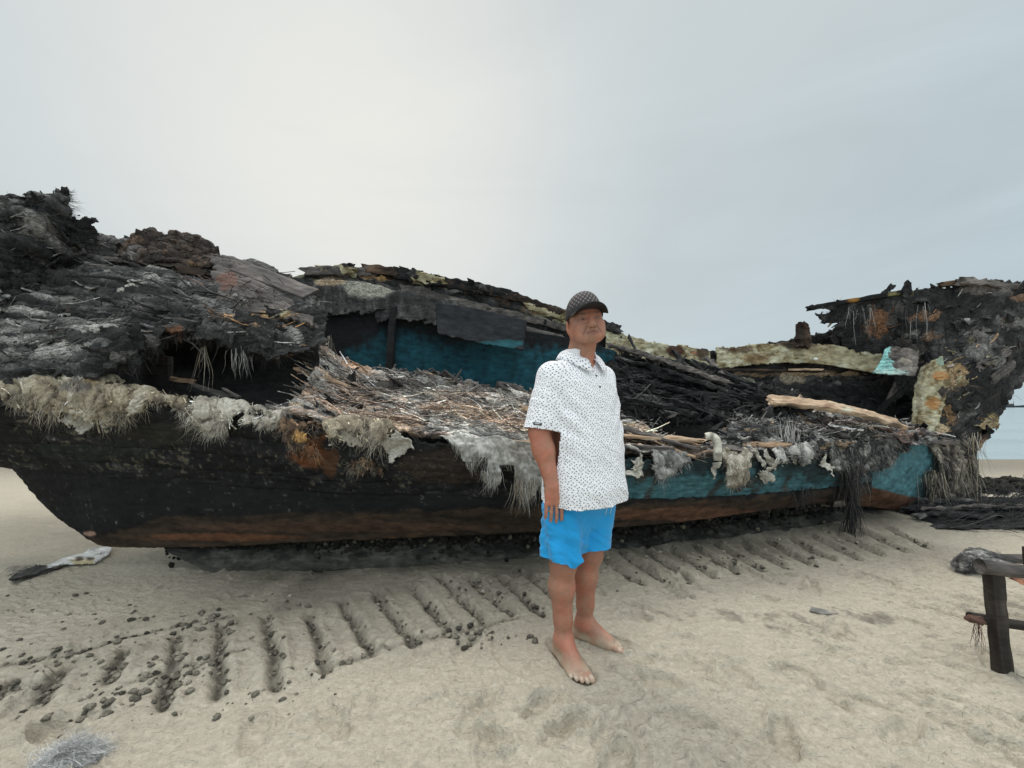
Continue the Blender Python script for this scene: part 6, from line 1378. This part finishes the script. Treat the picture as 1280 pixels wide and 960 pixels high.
# collar: two wings standing round the neck and folding over
n_, k_ = 44, 7
aa = np.linspace(math.radians(14), math.radians(346), n_)          # 0 = front
cv = []
for j, s_ in enumerate(np.linspace(0, 1, k_)):
    row = []
    for a in aa:
        fr = abs(math.cos(a / 2)); frn = max(0, math.cos(a))            # 1 at the front
        rx_, ry_ = .083, .080
        bx, by = math.sin(a) * rx_, -math.cos(a) * ry_ + .004
        zt = 1.437 - .040 * frn ** 1.5 + (.006 if math.cos(a) < 0 else 0)
        out = s_ * (.034 + .020 * frn ** 2); dz = -s_ * (.044 + .026 * frn ** 3) + .010 * math.sin(s_ * 3.14) 
        nx_, ny_ = math.sin(a), -math.cos(a)
        row.append(T_(bx + nx_ * out, by + ny_ * out * 1.05, zt + dz))
    cv.append(row)
cv = np.array(cv); cs = cv.reshape(-1, 3)
collar = obj('collar', cs + PO, grid_quads(k_, n_), M_SHIRT, shirt, None, np.stack([np.tile(aa * .08, k_) + 7, np.repeat(np.linspace(0, .06, k_), n_)], -1)); solidify(collar, .003, 0)
# buttons on the placket and the small label on the sleeve
m, nt, b = new_mat('dark plastic'); b.inputs['Base Color'].default_value = (.02, .022, .03, 1); b.inputs['Roughness'].default_value = .35; M_BLK = m
def surf(a_z, a_th):   # a point on the shirt front
    d = np.abs(z - a_z) * 1.0 + np.abs(((th - a_th + math.pi) % (2 * math.pi)) - math.pi) * .2 + 9 * (onR | onL | ~keep)
    i = int(np.argmin(d)); return V[i], N_[i]
for zz in (1.318, 1.265):
    p_, n_v = surf(zz, .0); V2, Q2 = lump(1, 7, 12); a = np.cross(n_v, [0, 0, 1.]); a /= np.linalg.norm(a); bb = np.cross(n_v, a)
    sph = V2 / np.linalg.norm(V2, axis=1, keepdims=True)
    obj('button', p_ + n_v * .001 + PO + (sph[:, :1] * a * .0055 + sph[:, 1:2] * bb * .0055 + sph[:, 2:] * n_v * .002), Q2, M_BLK, shirt)
sel = np.flatnonzero(onR & keep & (np.abs(alR - LR + .018) < .01)); 
tgt = np.array([-.30, -.95, 0]); i = sel[np.argmax(N_[sel] @ tgt)]; p_, n_v = V[i], N_[i]; a = np.cross(axR, n_v); a /= np.linalg.norm(a)
g = np.array([[x, y] for y in (-1, 1) for x in np.linspace(-1, 1, 7)])
lab = np.array([p_ + PO + n_v * (.003 - .0022 * x * x) + a * x * .019 + axR * y * .0055 for x, y in g])
o = obj('sleeve_label', lab, grid_quads(2, 7), M_BLK, shirt); solidify(o, .001, 1)
m, nt, b = new_mat('white thread'); b.inputs['Base Color'].default_value = (.6, .6, .62, 1)
lab2 = np.array([p_ + PO + n_v * (.0052 - .0022 * x * x * .5) + a * x * .012 + axR * y * .0015 for x, y in g])
o = obj('label_stitching', lab2, grid_quads(2, 7), m, shirt); solidify(o, .0006, 1)

# ---- shorts
S = SDF((-.34, -.34, .38), (.38, .32, .96), .0046)
S.ell(T_(0, -.005, .84), (.185, .145, .16), .04, R=RB)
kR = hipR * .12 + knR * .88; kL = hipL * .12 + knL * .88
S.cone(hipR + [0, 0, -.04], knR + [0, 0, -.06], .105, .092, .05); S.cone(hipL + [0, 0, -.04], knL + [0, 0, -.06], .105, .094, .05)
S.cone(T_(0, -.04, .74), T_(0, -.03, .66), .07, .05, .05)
V, Q = S.mesh(); V = smooth_mesh(V, Q, 3, .5); N_ = vnormals(V, Q); qv = V @ RB; qx, qy, z = qv[:, 0], qv[:, 1], V[:, 2]
aR = np.arctan2(V[:, 0] - hipR[0], -(V[:, 1] - hipR[1])); side = np.where(qx < 0, -1, 1)
fold = .011 * np.sin(aR * 6 + 2.5 * fbm(V, 4, 2, seed=91) + z * 8) * np.clip((.78 - z) / .25, 0, 1) + .011 * fbm(np.stack([qx * 9 + z * 12, qy * 9, z * 7], -1), 1, 3, .5, True, 92)
fold += .004 * fbm(V, 16, 3, seed=93)
V = V + N_ * fold[:, None]
wx = V[:, 0]
flap = np.exp(-((wx - (-.055)) / .028) ** 2) * (V[:, 1] < -.02)
V[:, 2] -= flap * .03 * np.clip((.56 - z) / .1, 0, 1); z2 = V[:, 2]
hem = .486 + .004 * fbm(V, 6, 2, seed=94) + .012 * sstep(-.03, .03, qx) - flap * .034
keep = z2 > hem - .006; keep &= z2 < .775; V[:, 2] = np.maximum(V[:, 2], hem)
wst = np.clip((z2 - .735) / .035, 0, 1)[:, None]; V = V - N_ * .012 * wst
m, nt, b = new_mat('bright blue nylon'); b.inputs['Base Color'].default_value = (.0, .29, .66, 1); b.inputs['Roughness'].default_value = .6; b.inputs['Sheen Weight'].default_value = .2; b.inputs['Specular IOR Level'].default_value = .3
tc = nd(nt, 'ShaderNodeTexCoord'); n1 = nd(nt, 'ShaderNodeTexNoise', Scale=24, Detail=4); nt.links.new(tc.outputs['Object'], n1.inputs['Vector'])
nt.links.new(mixc(nt, n1.outputs[0], (.006, .29, .66), (.008, .34, .72)), b.inputs['Base Color'])
bp = nd(nt, 'ShaderNodeBump', Strength=.35, Distance=.012); nt.links.new(n1.outputs[0], bp.inputs['Height']); nt.links.new(bp.outputs[0], b.inputs['Normal'])
shorts = obj('shorts', V + PO, Q[keep[Q].all(1)], m, person); solidify(shorts, .003)
for dx in (-.012, .016):
    p0 = T_(dx, -.185, .752); pts = [p0 + np.array([0, 0, -.02 * k]) + T_(.003 * math.sin(k * 2), -.004 if k < 3 else .004, 0) for k in range(4)]
    Vt, Qt = tube(pts, .0025, 6)
    mm = bpy.data.materials.get('drawstring')
    if mm is None: mm, nt2, b2 = new_mat('drawstring'); b2.inputs['Base Color'].default_value = (.25, .45, .62, 1)
    obj('drawstring', Vt + PO, Qt, mm, shorts)

# ---- cap
RC = Rx(math.radians(-7))
def HC_(x, y, z): q = RC @ np.array([x, y - .01, z]); return H_(q[0], q[1] + .01, q[2])
m, nt, b = new_mat('patterned cap cloth'); b.inputs['Roughness'].default_value = .8
uvn = nd(nt, 'ShaderNodeUVMap', uv_map='UVMap'); 
mp = nd(nt, 'ShaderNodeMapping'); mp.inputs['Scale'].default_value = (1, 1, 1); mp.inputs['Rotation'].default_value = (0, 0, .785); nt.links.new(uvn.outputs[0], mp.inputs[0])
vo = nd(nt, 'ShaderNodeTexVoronoi', voronoi_dimensions='2D', feature='DISTANCE_TO_EDGE', Scale=62, Randomness=0); nt.links.new(mp.outputs[0], vo.inputs['Vector'])
mr = nd(nt, 'ShaderNodeMapRange'); mr.inputs[1].default_value = .16; mr.inputs[2].default_value = .26; mr.inputs[3].default_value = 0; mr.inputs[4].default_value = 1; nt.links.new(vo.outputs['Distance'], mr.inputs[0])
at = nd(nt, 'ShaderNodeAttribute', attribute_name='Col')
mm_ = nd(nt, 'ShaderNodeMath', operation='MULTIPLY'); sp_ = nd(nt, 'ShaderNodeSeparateColor'); nt.links.new(at.outputs['Color'], sp_.inputs[0]); nt.links.new(sp_.outputs[0], mm_.inputs[0]); nt.links.new(mr.outputs[0], mm_.inputs[1])
nt.links.new(mixc(nt, mm_.outputs[0], (.028, .026, .027), (.20, .165, .165)), b.inputs['Base Color'])
a = np.linspace(0, 2 * math.pi, 73)[:-1]; rows = 22; Vc, uvc, cc = [], [], []
for j in range(rows):
    t = j / (rows - 1); el = t * math.pi / 2
    for q in a:
        fr = max(0, -math.cos(q)) if False else max(0, math.cos(q)); 
        r = math.cos(el) ** .75 if j < rows - 1 else 0
        base = .012 + .016 * fr - .022 * max(0, -math.cos(q))
        top = .128 + .004 * fr
        x = math.sin(q) * .0875 * r; y = -math.cos(q) * (.112 if math.cos(q) > 0 else .110) * r + .010 - .016 * t * 0
        zc = base + (top - base) * (math.sin(el) ** .9) + .010 * fr * math.sin(el * 2)
        Vc.append(HC_(x, y, zc)); uvc.append((q * .09 if q < math.pi else (q - 2 * math.pi) * .09, zc)); cc.append([sstep(.35, .45, max(0, math.cos(q))) * sstep(.10, .2, t)] * 3)
i = np.arange(rows * 72).reshape(rows, 72); i2 = np.roll(i, -1, 1)
cap = obj('cap', np.array(Vc) + PO, np.stack([i[:-1], i2[:-1], i2[1:], i[1:]], -1).reshape(-1, 4), m, person, np.array(cc), np.array(uvc)); solidify(cap, .002)
nv, mv = 11, 25; Vv = []
for j in range(nv):
    s_ = j / (nv - 1)
    for q in np.linspace(-1.12, 1.12, mv):
        ext = .078 * s_ * (math.cos(q * .72) ** .8)
        x = math.sin(q) * (.0875 + .004 * s_); y = -math.cos(q) * .110 + .010 - ext
        zv = .0330 - .011 * (abs(q) / 1.12) ** 2 + .004 * s_ - .004 * s_ * s_ - .022 * (abs(q) / 1.12) ** 2 * s_
        Vv.append(HC_(x, y, zv))
visor = obj('visor', np.array(Vv) + PO, grid_quads(nv, mv), M_DARK, cap, np.tile((.03, .029, .03), (nv * mv, 1))); solidify(visor, .004, 0)
V2, Q2 = lump(1, 7, 12); V2 = V2 / np.linalg.norm(V2, axis=1, keepdims=True)
obj('cap_button', np.array([HC_(*(p_ * np.array([.008, .008, .004]) + np.array([0, .010, .1285]))) for p_ in V2]) + PO, Q2, M_DARK, cap, np.tile((.03, .029, .03), (len(V2), 1)))

person.location.y -= .03; person.location.x -= .004

# ================================================================== THINGS ON THE BEACH
# low wooden trestle at the right edge
tx, ty = 2.12, 1.70
tre = thing('wooden_trestle', 'low dark wooden trestle frame standing in the sand at the right edge', 'trestle', (tx, ty, 0))
def log_obj(name, p0, p1, r, parent, pal, light, seed, rough=.008, origin=None):
    p0, p1 = np.array(p0, float), np.array(p1, float); n = 26
    pts = p0 + (p1 - p0) * np.linspace(0, 1, n)[:, None]; pts[:, 2] += .008 * np.sin(np.linspace(0, 7, n) + seed); 
    V, tri = tube(pts, r * (1 + .10 * np.sin(np.linspace(0, 9, n) + seed)), 16)
    V = V + stack(fbm(V, 12, 3, seed=seed), fbm(V, 12, 3, seed=seed + 1), fbm(V, 12, 3, seed=seed + 2)) * rough
    d = (p1 - p0) / np.linalg.norm(p1 - p0)
    c = wood_cols(V, seed, light, pal, d)
    return obj(name, V, tri, M_WOOD, parent, np.clip(c, .003, .9), None, True, origin)
DKW = [(0, (.010, .009, .008)), (.4, (.025, .021, .018)), (.65, (.05, .041, .034)), (.9, (.11, .095, .08)), (1, (.18, .16, .14))]
beam_obj('post', (2.135, 1.70, -.06), (2.085, 1.70, .455), .054, .042, tre, .48, DKW, seed=201, rough=.005, jag=.01, up=(0, 1, 0), res=.02)
beam_obj('post', (2.93, 1.52, -.06), (2.90, 1.52, .43), .072, .055, tre, .48, DKW, seed=202, rough=.005, jag=.01, up=(0, 1, 0), res=.02)
beam_obj('post', (2.85, 2.12, -.06), (2.80, 2.10, .42), .07, .055, tre, .48, DKW, seed=208, rough=.005, jag=.01, up=(0, 1, 0), res=.02)
log_obj('top_rail', (2.03, 1.70, .475), (3.02, 1.49, .445), .028, tre, GREYW, .44, 203, .006)
log_obj('lower_rail', (2.02, 1.73, .245), (2.98, 1.53, .20), .022, tre, DKW, .52, 204, .005)
log_obj('end_rail', (2.93, 1.50, .40), (2.82, 2.14, .39), .024, tre, DKW, .52, 209, .005)
V, Q = LUMPS[4]; obj('rail_end', V * np.array([.030, .03, .024]) + np.array([2.03, 1.715, .245]), Q, M_WOOD, tre, np.tile((.10, .055, .042), (len(V), 1)))
V, Q = LUMPS[6]; obj('sand_collar', V * np.array([.06, .05, .03]) + np.array([2.15, 1.68, .0]), Q, M_CLOD, tre, np.tile((.12, .105, .085), (len(V), 1)))
rg = np.random.RandomState(3); R = np.array([2.03, 1.71, .23]) + rg.normal(0, .008, (16, 3)); V, Q = strands(R, np.array([[0, 0, -1.]] * 16) + rg.normal(0, .1, (16, 3)), .10, .001, .1, .1, 5, rg)
obj('frayed_strips', V, Q, M_FIB, tre, rep_col(np.array([(.05, .03, .025), (.2, .09, .06)])[rg.randint(0, 2, 16)], 16))
# driftwood log with frayed end behind the trestle
lg = thing('driftwood_log', 'charred round log with a frayed fibre wrapped end lying on the sand behind the trestle', 'log', W(1240, 712, 2.78))
log_obj('log', (3.22, 2.80, .10), (4.9, 2.62, .12), .036, lg, GREYW, .42, 205, .010)
p = patch([[(1196, 712, 2.76), (1206, 697, 2.78), (1217, 688, 2.80), (1236, 692, 2.82), (1256, 697, 2.84)], [(1197, 714, 2.72), (1206, 701, 2.72), (1220, 695, 2.74), (1240, 699, 2.76), (1264, 703, 2.77)], [(1200, 717, 2.70), (1212, 713, 2.68), (1226, 714, 2.67), (1244, 714, 2.68), (1266, 714, 2.69)]], .006, disp=((.02, 8, 4, True), (.01, 22, 3, False)), fib=.014, fibs=(6, 40), seed=206)
ragged(p, left=.03, top=.02, right=.05, sc=12)
c = ramp(CHAR, .62 + .4 * p.fn + .2 * p.nz); o = patch_obj('fibre_wrap', p, M_CHAR, lg, c, .02)
acc = Acc(); fur(acc, p, 1100, (.03, .10), (.0007, .0014), .5, (-1, .2), .8, 1.3, .015, droop=.5); lw = np.exp(-(p.s / .09) ** 2) + 1e-6
fur(acc, p, 260, (.04, .10), (.0006, .0012), .4, (-.8, -.6), .5, 1, 0, droop=.1, base=[(.55, .54, .52), (.4, .39, .37)], wfun=lw); acc.build('loose_fibre', M_FIB, o)['kind'] = 'stuff'
beam_obj('stub', W(1268, 722, 2.62), W(1290, 745, 2.5), .05, .04, lg, .5, BROWN, seed=207, tints=[(1275, 730, 12, 12, (.30, .13, .07), .8)])
# scorched strip of board lying at the left
q0, q1 = G(8, 727), G(138, 692)
ds = thing('board_fragment', 'thin scorched board fragment with white paint on the sand below the stern', 'debris', (*G(80, 708), .02))
def gpt(u, v, z=.03): a = G(u, v); return np.array([a[0], a[1], ground_z(a[0], a[1]) + z])
def sheet(name, poly, parent, colf, th=.014, seed=0, mat=None):
    a, b_ = poly                                             # upper and lower edge lists of pixels on the ground
    lin = lambda C: np.stack([np.interp(np.linspace(0, len(C) - 1, 60), np.arange(len(C)), C[:, i]) for i in range(3)], -1)
    A_ = lin(np.array([gpt(*q) for q in a])); B_ = lin(np.array([gpt(*q) for q in b_]))
    t = np.linspace(0, 1, 14)[:, None, None]; P = A_[None] * (1 - t) + B_[None] * t
    P = P + stack(.016 * fbm(P, 24, 3, .7, seed=seed + 4), .03 * fbm(P, 24, 3, .7, seed=seed + 5), .02 * fbm(P, 12, 3, seed=seed))
    c = colf(P); o = obj(name, P.reshape(-1, 3), grid_quads(14, 60)[:, ::-1], mat or M_HULL, parent, np.clip(c.reshape(-1, 3), .003, .9), None, False); solidify(o, th); return o
def cf1(P):
    u, v = PX(P); n = fbm(P, 22, 4, .6, seed=211); c = ramp([(0, (.02, .02, .02)), (.4, (.25, .24, .22)), (.6, (.62, .62, .6)), (1, (.72, .72, .7))], .75 + .5 * n)
    return tint(c, (u, v), [(105, 701, 18, 5, (.5, .40, .20), .8), (100, 699, 7, 3, (.05, .035, .025), .95), (112, 698, 7, 2.5, (.05, .035, .025), .9), (127, 692, 3, 1.5, (.06, .05, .04), .9), (84, 707, 12, 2, (.05, .04, .035), .7), (70, 709, 6, 2, (.07, .06, .05), .7)], n, .6)
sheet('painted_board', ([(58, 711), (78, 703), (98, 697), (118, 690), (138, 686)], [(60, 717), (80, 711), (96, 708), (118, 707), (140, 692)]), ds, cf1, .012, 1)
def cf2(P):
    n = fbm(P, 26, 4, .6, seed=212); return ramp([(0, (.012, .012, .012)), (.5, (.05, .048, .045)), (.8, (.16, .15, .14)), (1, (.4, .38, .34))], .45 + .6 * n)
sheet('charred_strip', ([(12, 727), (30, 718), (48, 712), (72, 708)], [(14, 731), (34, 727), (52, 720), (74, 714)]), ds, cf2, .012, 2)
rg = np.random.RandomState(9); n = 300; R = np.array([gpt(rg.uniform(14, 64), rg.uniform(711, 724), .02) for _ in range(n)])
V, Q = strands(R, rg.normal(0, 1, (n, 3)) * np.array([1, .6, .12]) + np.array([-.6, 0, .1]), rg.uniform(.02, .06, n), .001, .5, .2, 5, rg)
obj('frayed_fibres', V, Q, M_FIB, ds, rep_col(np.array([(.03, .03, .03), (.08, .078, .075), (.2, .19, .18)])[rg.randint(0, 3, n)], n))['kind'] = 'stuff'
# pale clump of glass fibre at the lower left corner
def clump(name, u, v, rx, ry, n, L, cols, label, cat, sd, hgt=.05, ang=.3):
    rg = np.random.RandomState(sd); g = G(u, v); zg = ground_z(*g)
    t = thing(name, label, cat, (g[0], g[1], zg))
    k = 20; a, b_ = np.meshgrid(np.linspace(0, 2 * math.pi, 33)[:-1], np.linspace(0, 1, k))
    ca, sa = math.cos(ang), math.sin(ang); x = np.cos(a) * b_ * rx; y = np.sin(a) * b_ * ry
    P = stack(g[0] + x * ca - y * sa, g[1] + x * sa + y * ca, 0 * x)
    P[..., 2] = zg - .01 + hgt * (1 - b_ ** 2) ** .6 * (.8 + .5 * fbm(P, 16, 3, .6, seed=sd)) + .01 * fbm(P, 40, 3, seed=sd + 1)
    i = np.arange(32 * k).reshape(k, 32); i2 = np.roll(i, -1, 1); q = np.stack([i[:-1], i[1:], i2[1:], i2[:-1]], -1).reshape(-1, 4)
    c = np.array(cols)[0] * (.75 + .5 * fbm(P, 20, 4, .6, seed=sd + 2))[..., None]
    o = obj('matted_core', P.reshape(-1, 3), q, M_CHAR, t, np.clip(c.reshape(-1, 3), .003, .9))
    R = P.reshape(-1, 3)[rg.randint(0, 32 * k, n)]; d = np.array([ca, sa, 0]) * rg.normal(.8, .7, (n, 1)) + rg.normal(0, .35, (n, 3)) + np.array([0, 0, .3])
    V, Q = strands(R, d, rg.uniform(L[0], L[1], n), rg.uniform(.0005, .0011, n), .5, .22, 6, rg)
    cc = np.array(cols)[rg.randint(0, len(cols), n)] * rg.uniform(.7, 1.2, (n, 1))
    obj('loose_fibre', V, Q, M_FIB, t, np.clip(rep_col(cc, n, 6), .003, .9))['kind'] = 'stuff'
clump('fibre_clump', 82, 950, .095, .045, 2600, (.02, .075), [(.55, .55, .54), (.66, .66, .65), (.42, .42, .42), (.75, .75, .74)], 'pale grey clump of loose glass fibre on the sand at the lower left corner', 'fibre clump', 41, .04)
# heap of charred slats and strands at the foot of the bow
pl = thing('slat_heap', 'heap of charred slats and tangled strips on the sand below the bow', 'debris', (4.6, 4.05, 0))
rg = np.random.RandomState(17)
for k in range(17):
    x0 = rg.uniform(4.0, 4.7); y0 = rg.uniform(3.75, 4.5); L = rg.uniform(1.0, 2.6); th = rg.normal(.02, .10)
    z0 = rg.uniform(.03, .18) * (1 - abs(y0 - 4.15) * .8)
    beam_obj('slat', (x0, y0, z0 + .02), (x0 + L * math.cos(th), y0 + L * math.sin(th), rg.uniform(.02, .12)), rg.uniform(.04, .11), rg.uniform(.015, .035), pl, rg.uniform(.28, .55), rg.choice([0, 1]) and GREYW or CHAR, seed=220 + k, rough=.03, jag=.15, bend=rg.uniform(0, .06), res=.04)
P0 = np.array([[[4.0 + .17 * i_, 3.7 + .1 * j_, 0] for i_ in range(16)] for j_ in range(11)], float)
P0[..., 2] = .16 * np.exp(-((P0[..., 1] - 4.15) / .3) ** 2) * sstep(3.95, 4.3, P0[..., 0]) - .02
p = patch(P0, .022, True, disp=((.05, 4, 4, True),), fib=.05, fibs=(3, 14), seed=210, flip=True)
c = ramp(CHAR, .36 + .4 * p.fn + .2 * p.nz); patch_obj('matted_strips', p, M_CHAR, pl, c, 0)
acc = Acc(); fur(acc, p, 2600, (.15, .6), (.0015, .0045), .25, (1, 0), .6, 1.2, .01, droop=.15); acc.build('tangled_strands', M_FIB, pl)['kind'] = 'stuff'
# small scraps
def chip(u, v, L, w, col, label, cat, name, z=.015, rot=.3, th=.006, sd=0):
    g = G(u, v); zg = ground_z(*g); rg = np.random.RandomState(sd); a = np.array([math.cos(rot), math.sin(rot), .08]); b_ = np.array([-math.sin(rot), math.cos(rot), .1])
    pts = np.array([np.array([g[0], g[1], zg + z]) + a * x * L + b_ * y * w for x, y in ((-.5, -.4), (-.1, -.55), (.3, -.3), (.55, .1), (.2, .45), (-.3, .5))]); pts[:, 2] += rg.normal(0, .006, 6)
    V = np.concatenate([pts, pts - [0, 0, th]]); Q = np.array([[0, 1, 2, 3], [0, 3, 4, 5], [8, 7, 6, 9], [9, 6, 11, 10]] + [[k, k + 6, (k + 1) % 6 + 6, (k + 1) % 6] for k in range(6)])
    c = np.tile(col, (12, 1)) * rg.uniform(.8, 1.2, (12, 1))
    tag(obj(name, V, Q, M_HULL, None, np.clip(c, .003, .9), None, False, origin=(g[0], g[1], zg)), label, cat)
chip(1112, 637, .20, .05, (.5, .48, .42), 'small white scrap lying in the dark under the bow', 'scrap', 'paint_scrap', .05, -.4, .006, 1)
chip(545, 931, .0, .0, (.6, .6, .6), '', '', 'x') if False else None
chip(1030, 768, .16, .07, (.20, .195, .18), 'thin grey flake half sunk in the open sand right of the man', 'flake', 'paint_flake', .006, -.3, .004, 3)
# far boat on the horizon
fb = thing('distant_boat', 'tiny dark fishing boat far out on the horizon right of the bow', 'boat', (372, 290, -.25))
sec = []
for t in np.linspace(-1, 1, 21):
    wd = 1.5 * (1 - abs(t) ** 2.5) + .05; sh = 1.15 + .8 * t ** 2
    sec.append([(372 + t * 10, 290 - wd, sh), (372 + t * 9.3, 290 - wd * .7, -.4), (372 + t * 9.3, 290 + wd * .7, -.4), (372 + t * 10, 290 + wd, sh), (372 + t * 9.9, 290, sh - .3), (372 + t * 10, 290 - wd, sh)])
sec = np.array(sec); obj('boat_hull', sec.reshape(-1, 3), grid_quads(21, 6), M_HULL, fb, np.tile((.07, .085, .10), (126, 1)))
beam_obj('cabin', (367, 290, 1.9), (370.5, 290, 1.9), 1.6, 1.5, fb, .5, GREYW, seed=240, res=.5, rough=.02, jag=0)
beam_obj('mast', (371, 290, 1), (371, 290, 4.6), .16, .16, fb, .4, GREYW, seed=241, res=.5, rough=.02, jag=0, up=(0, 1, 0))
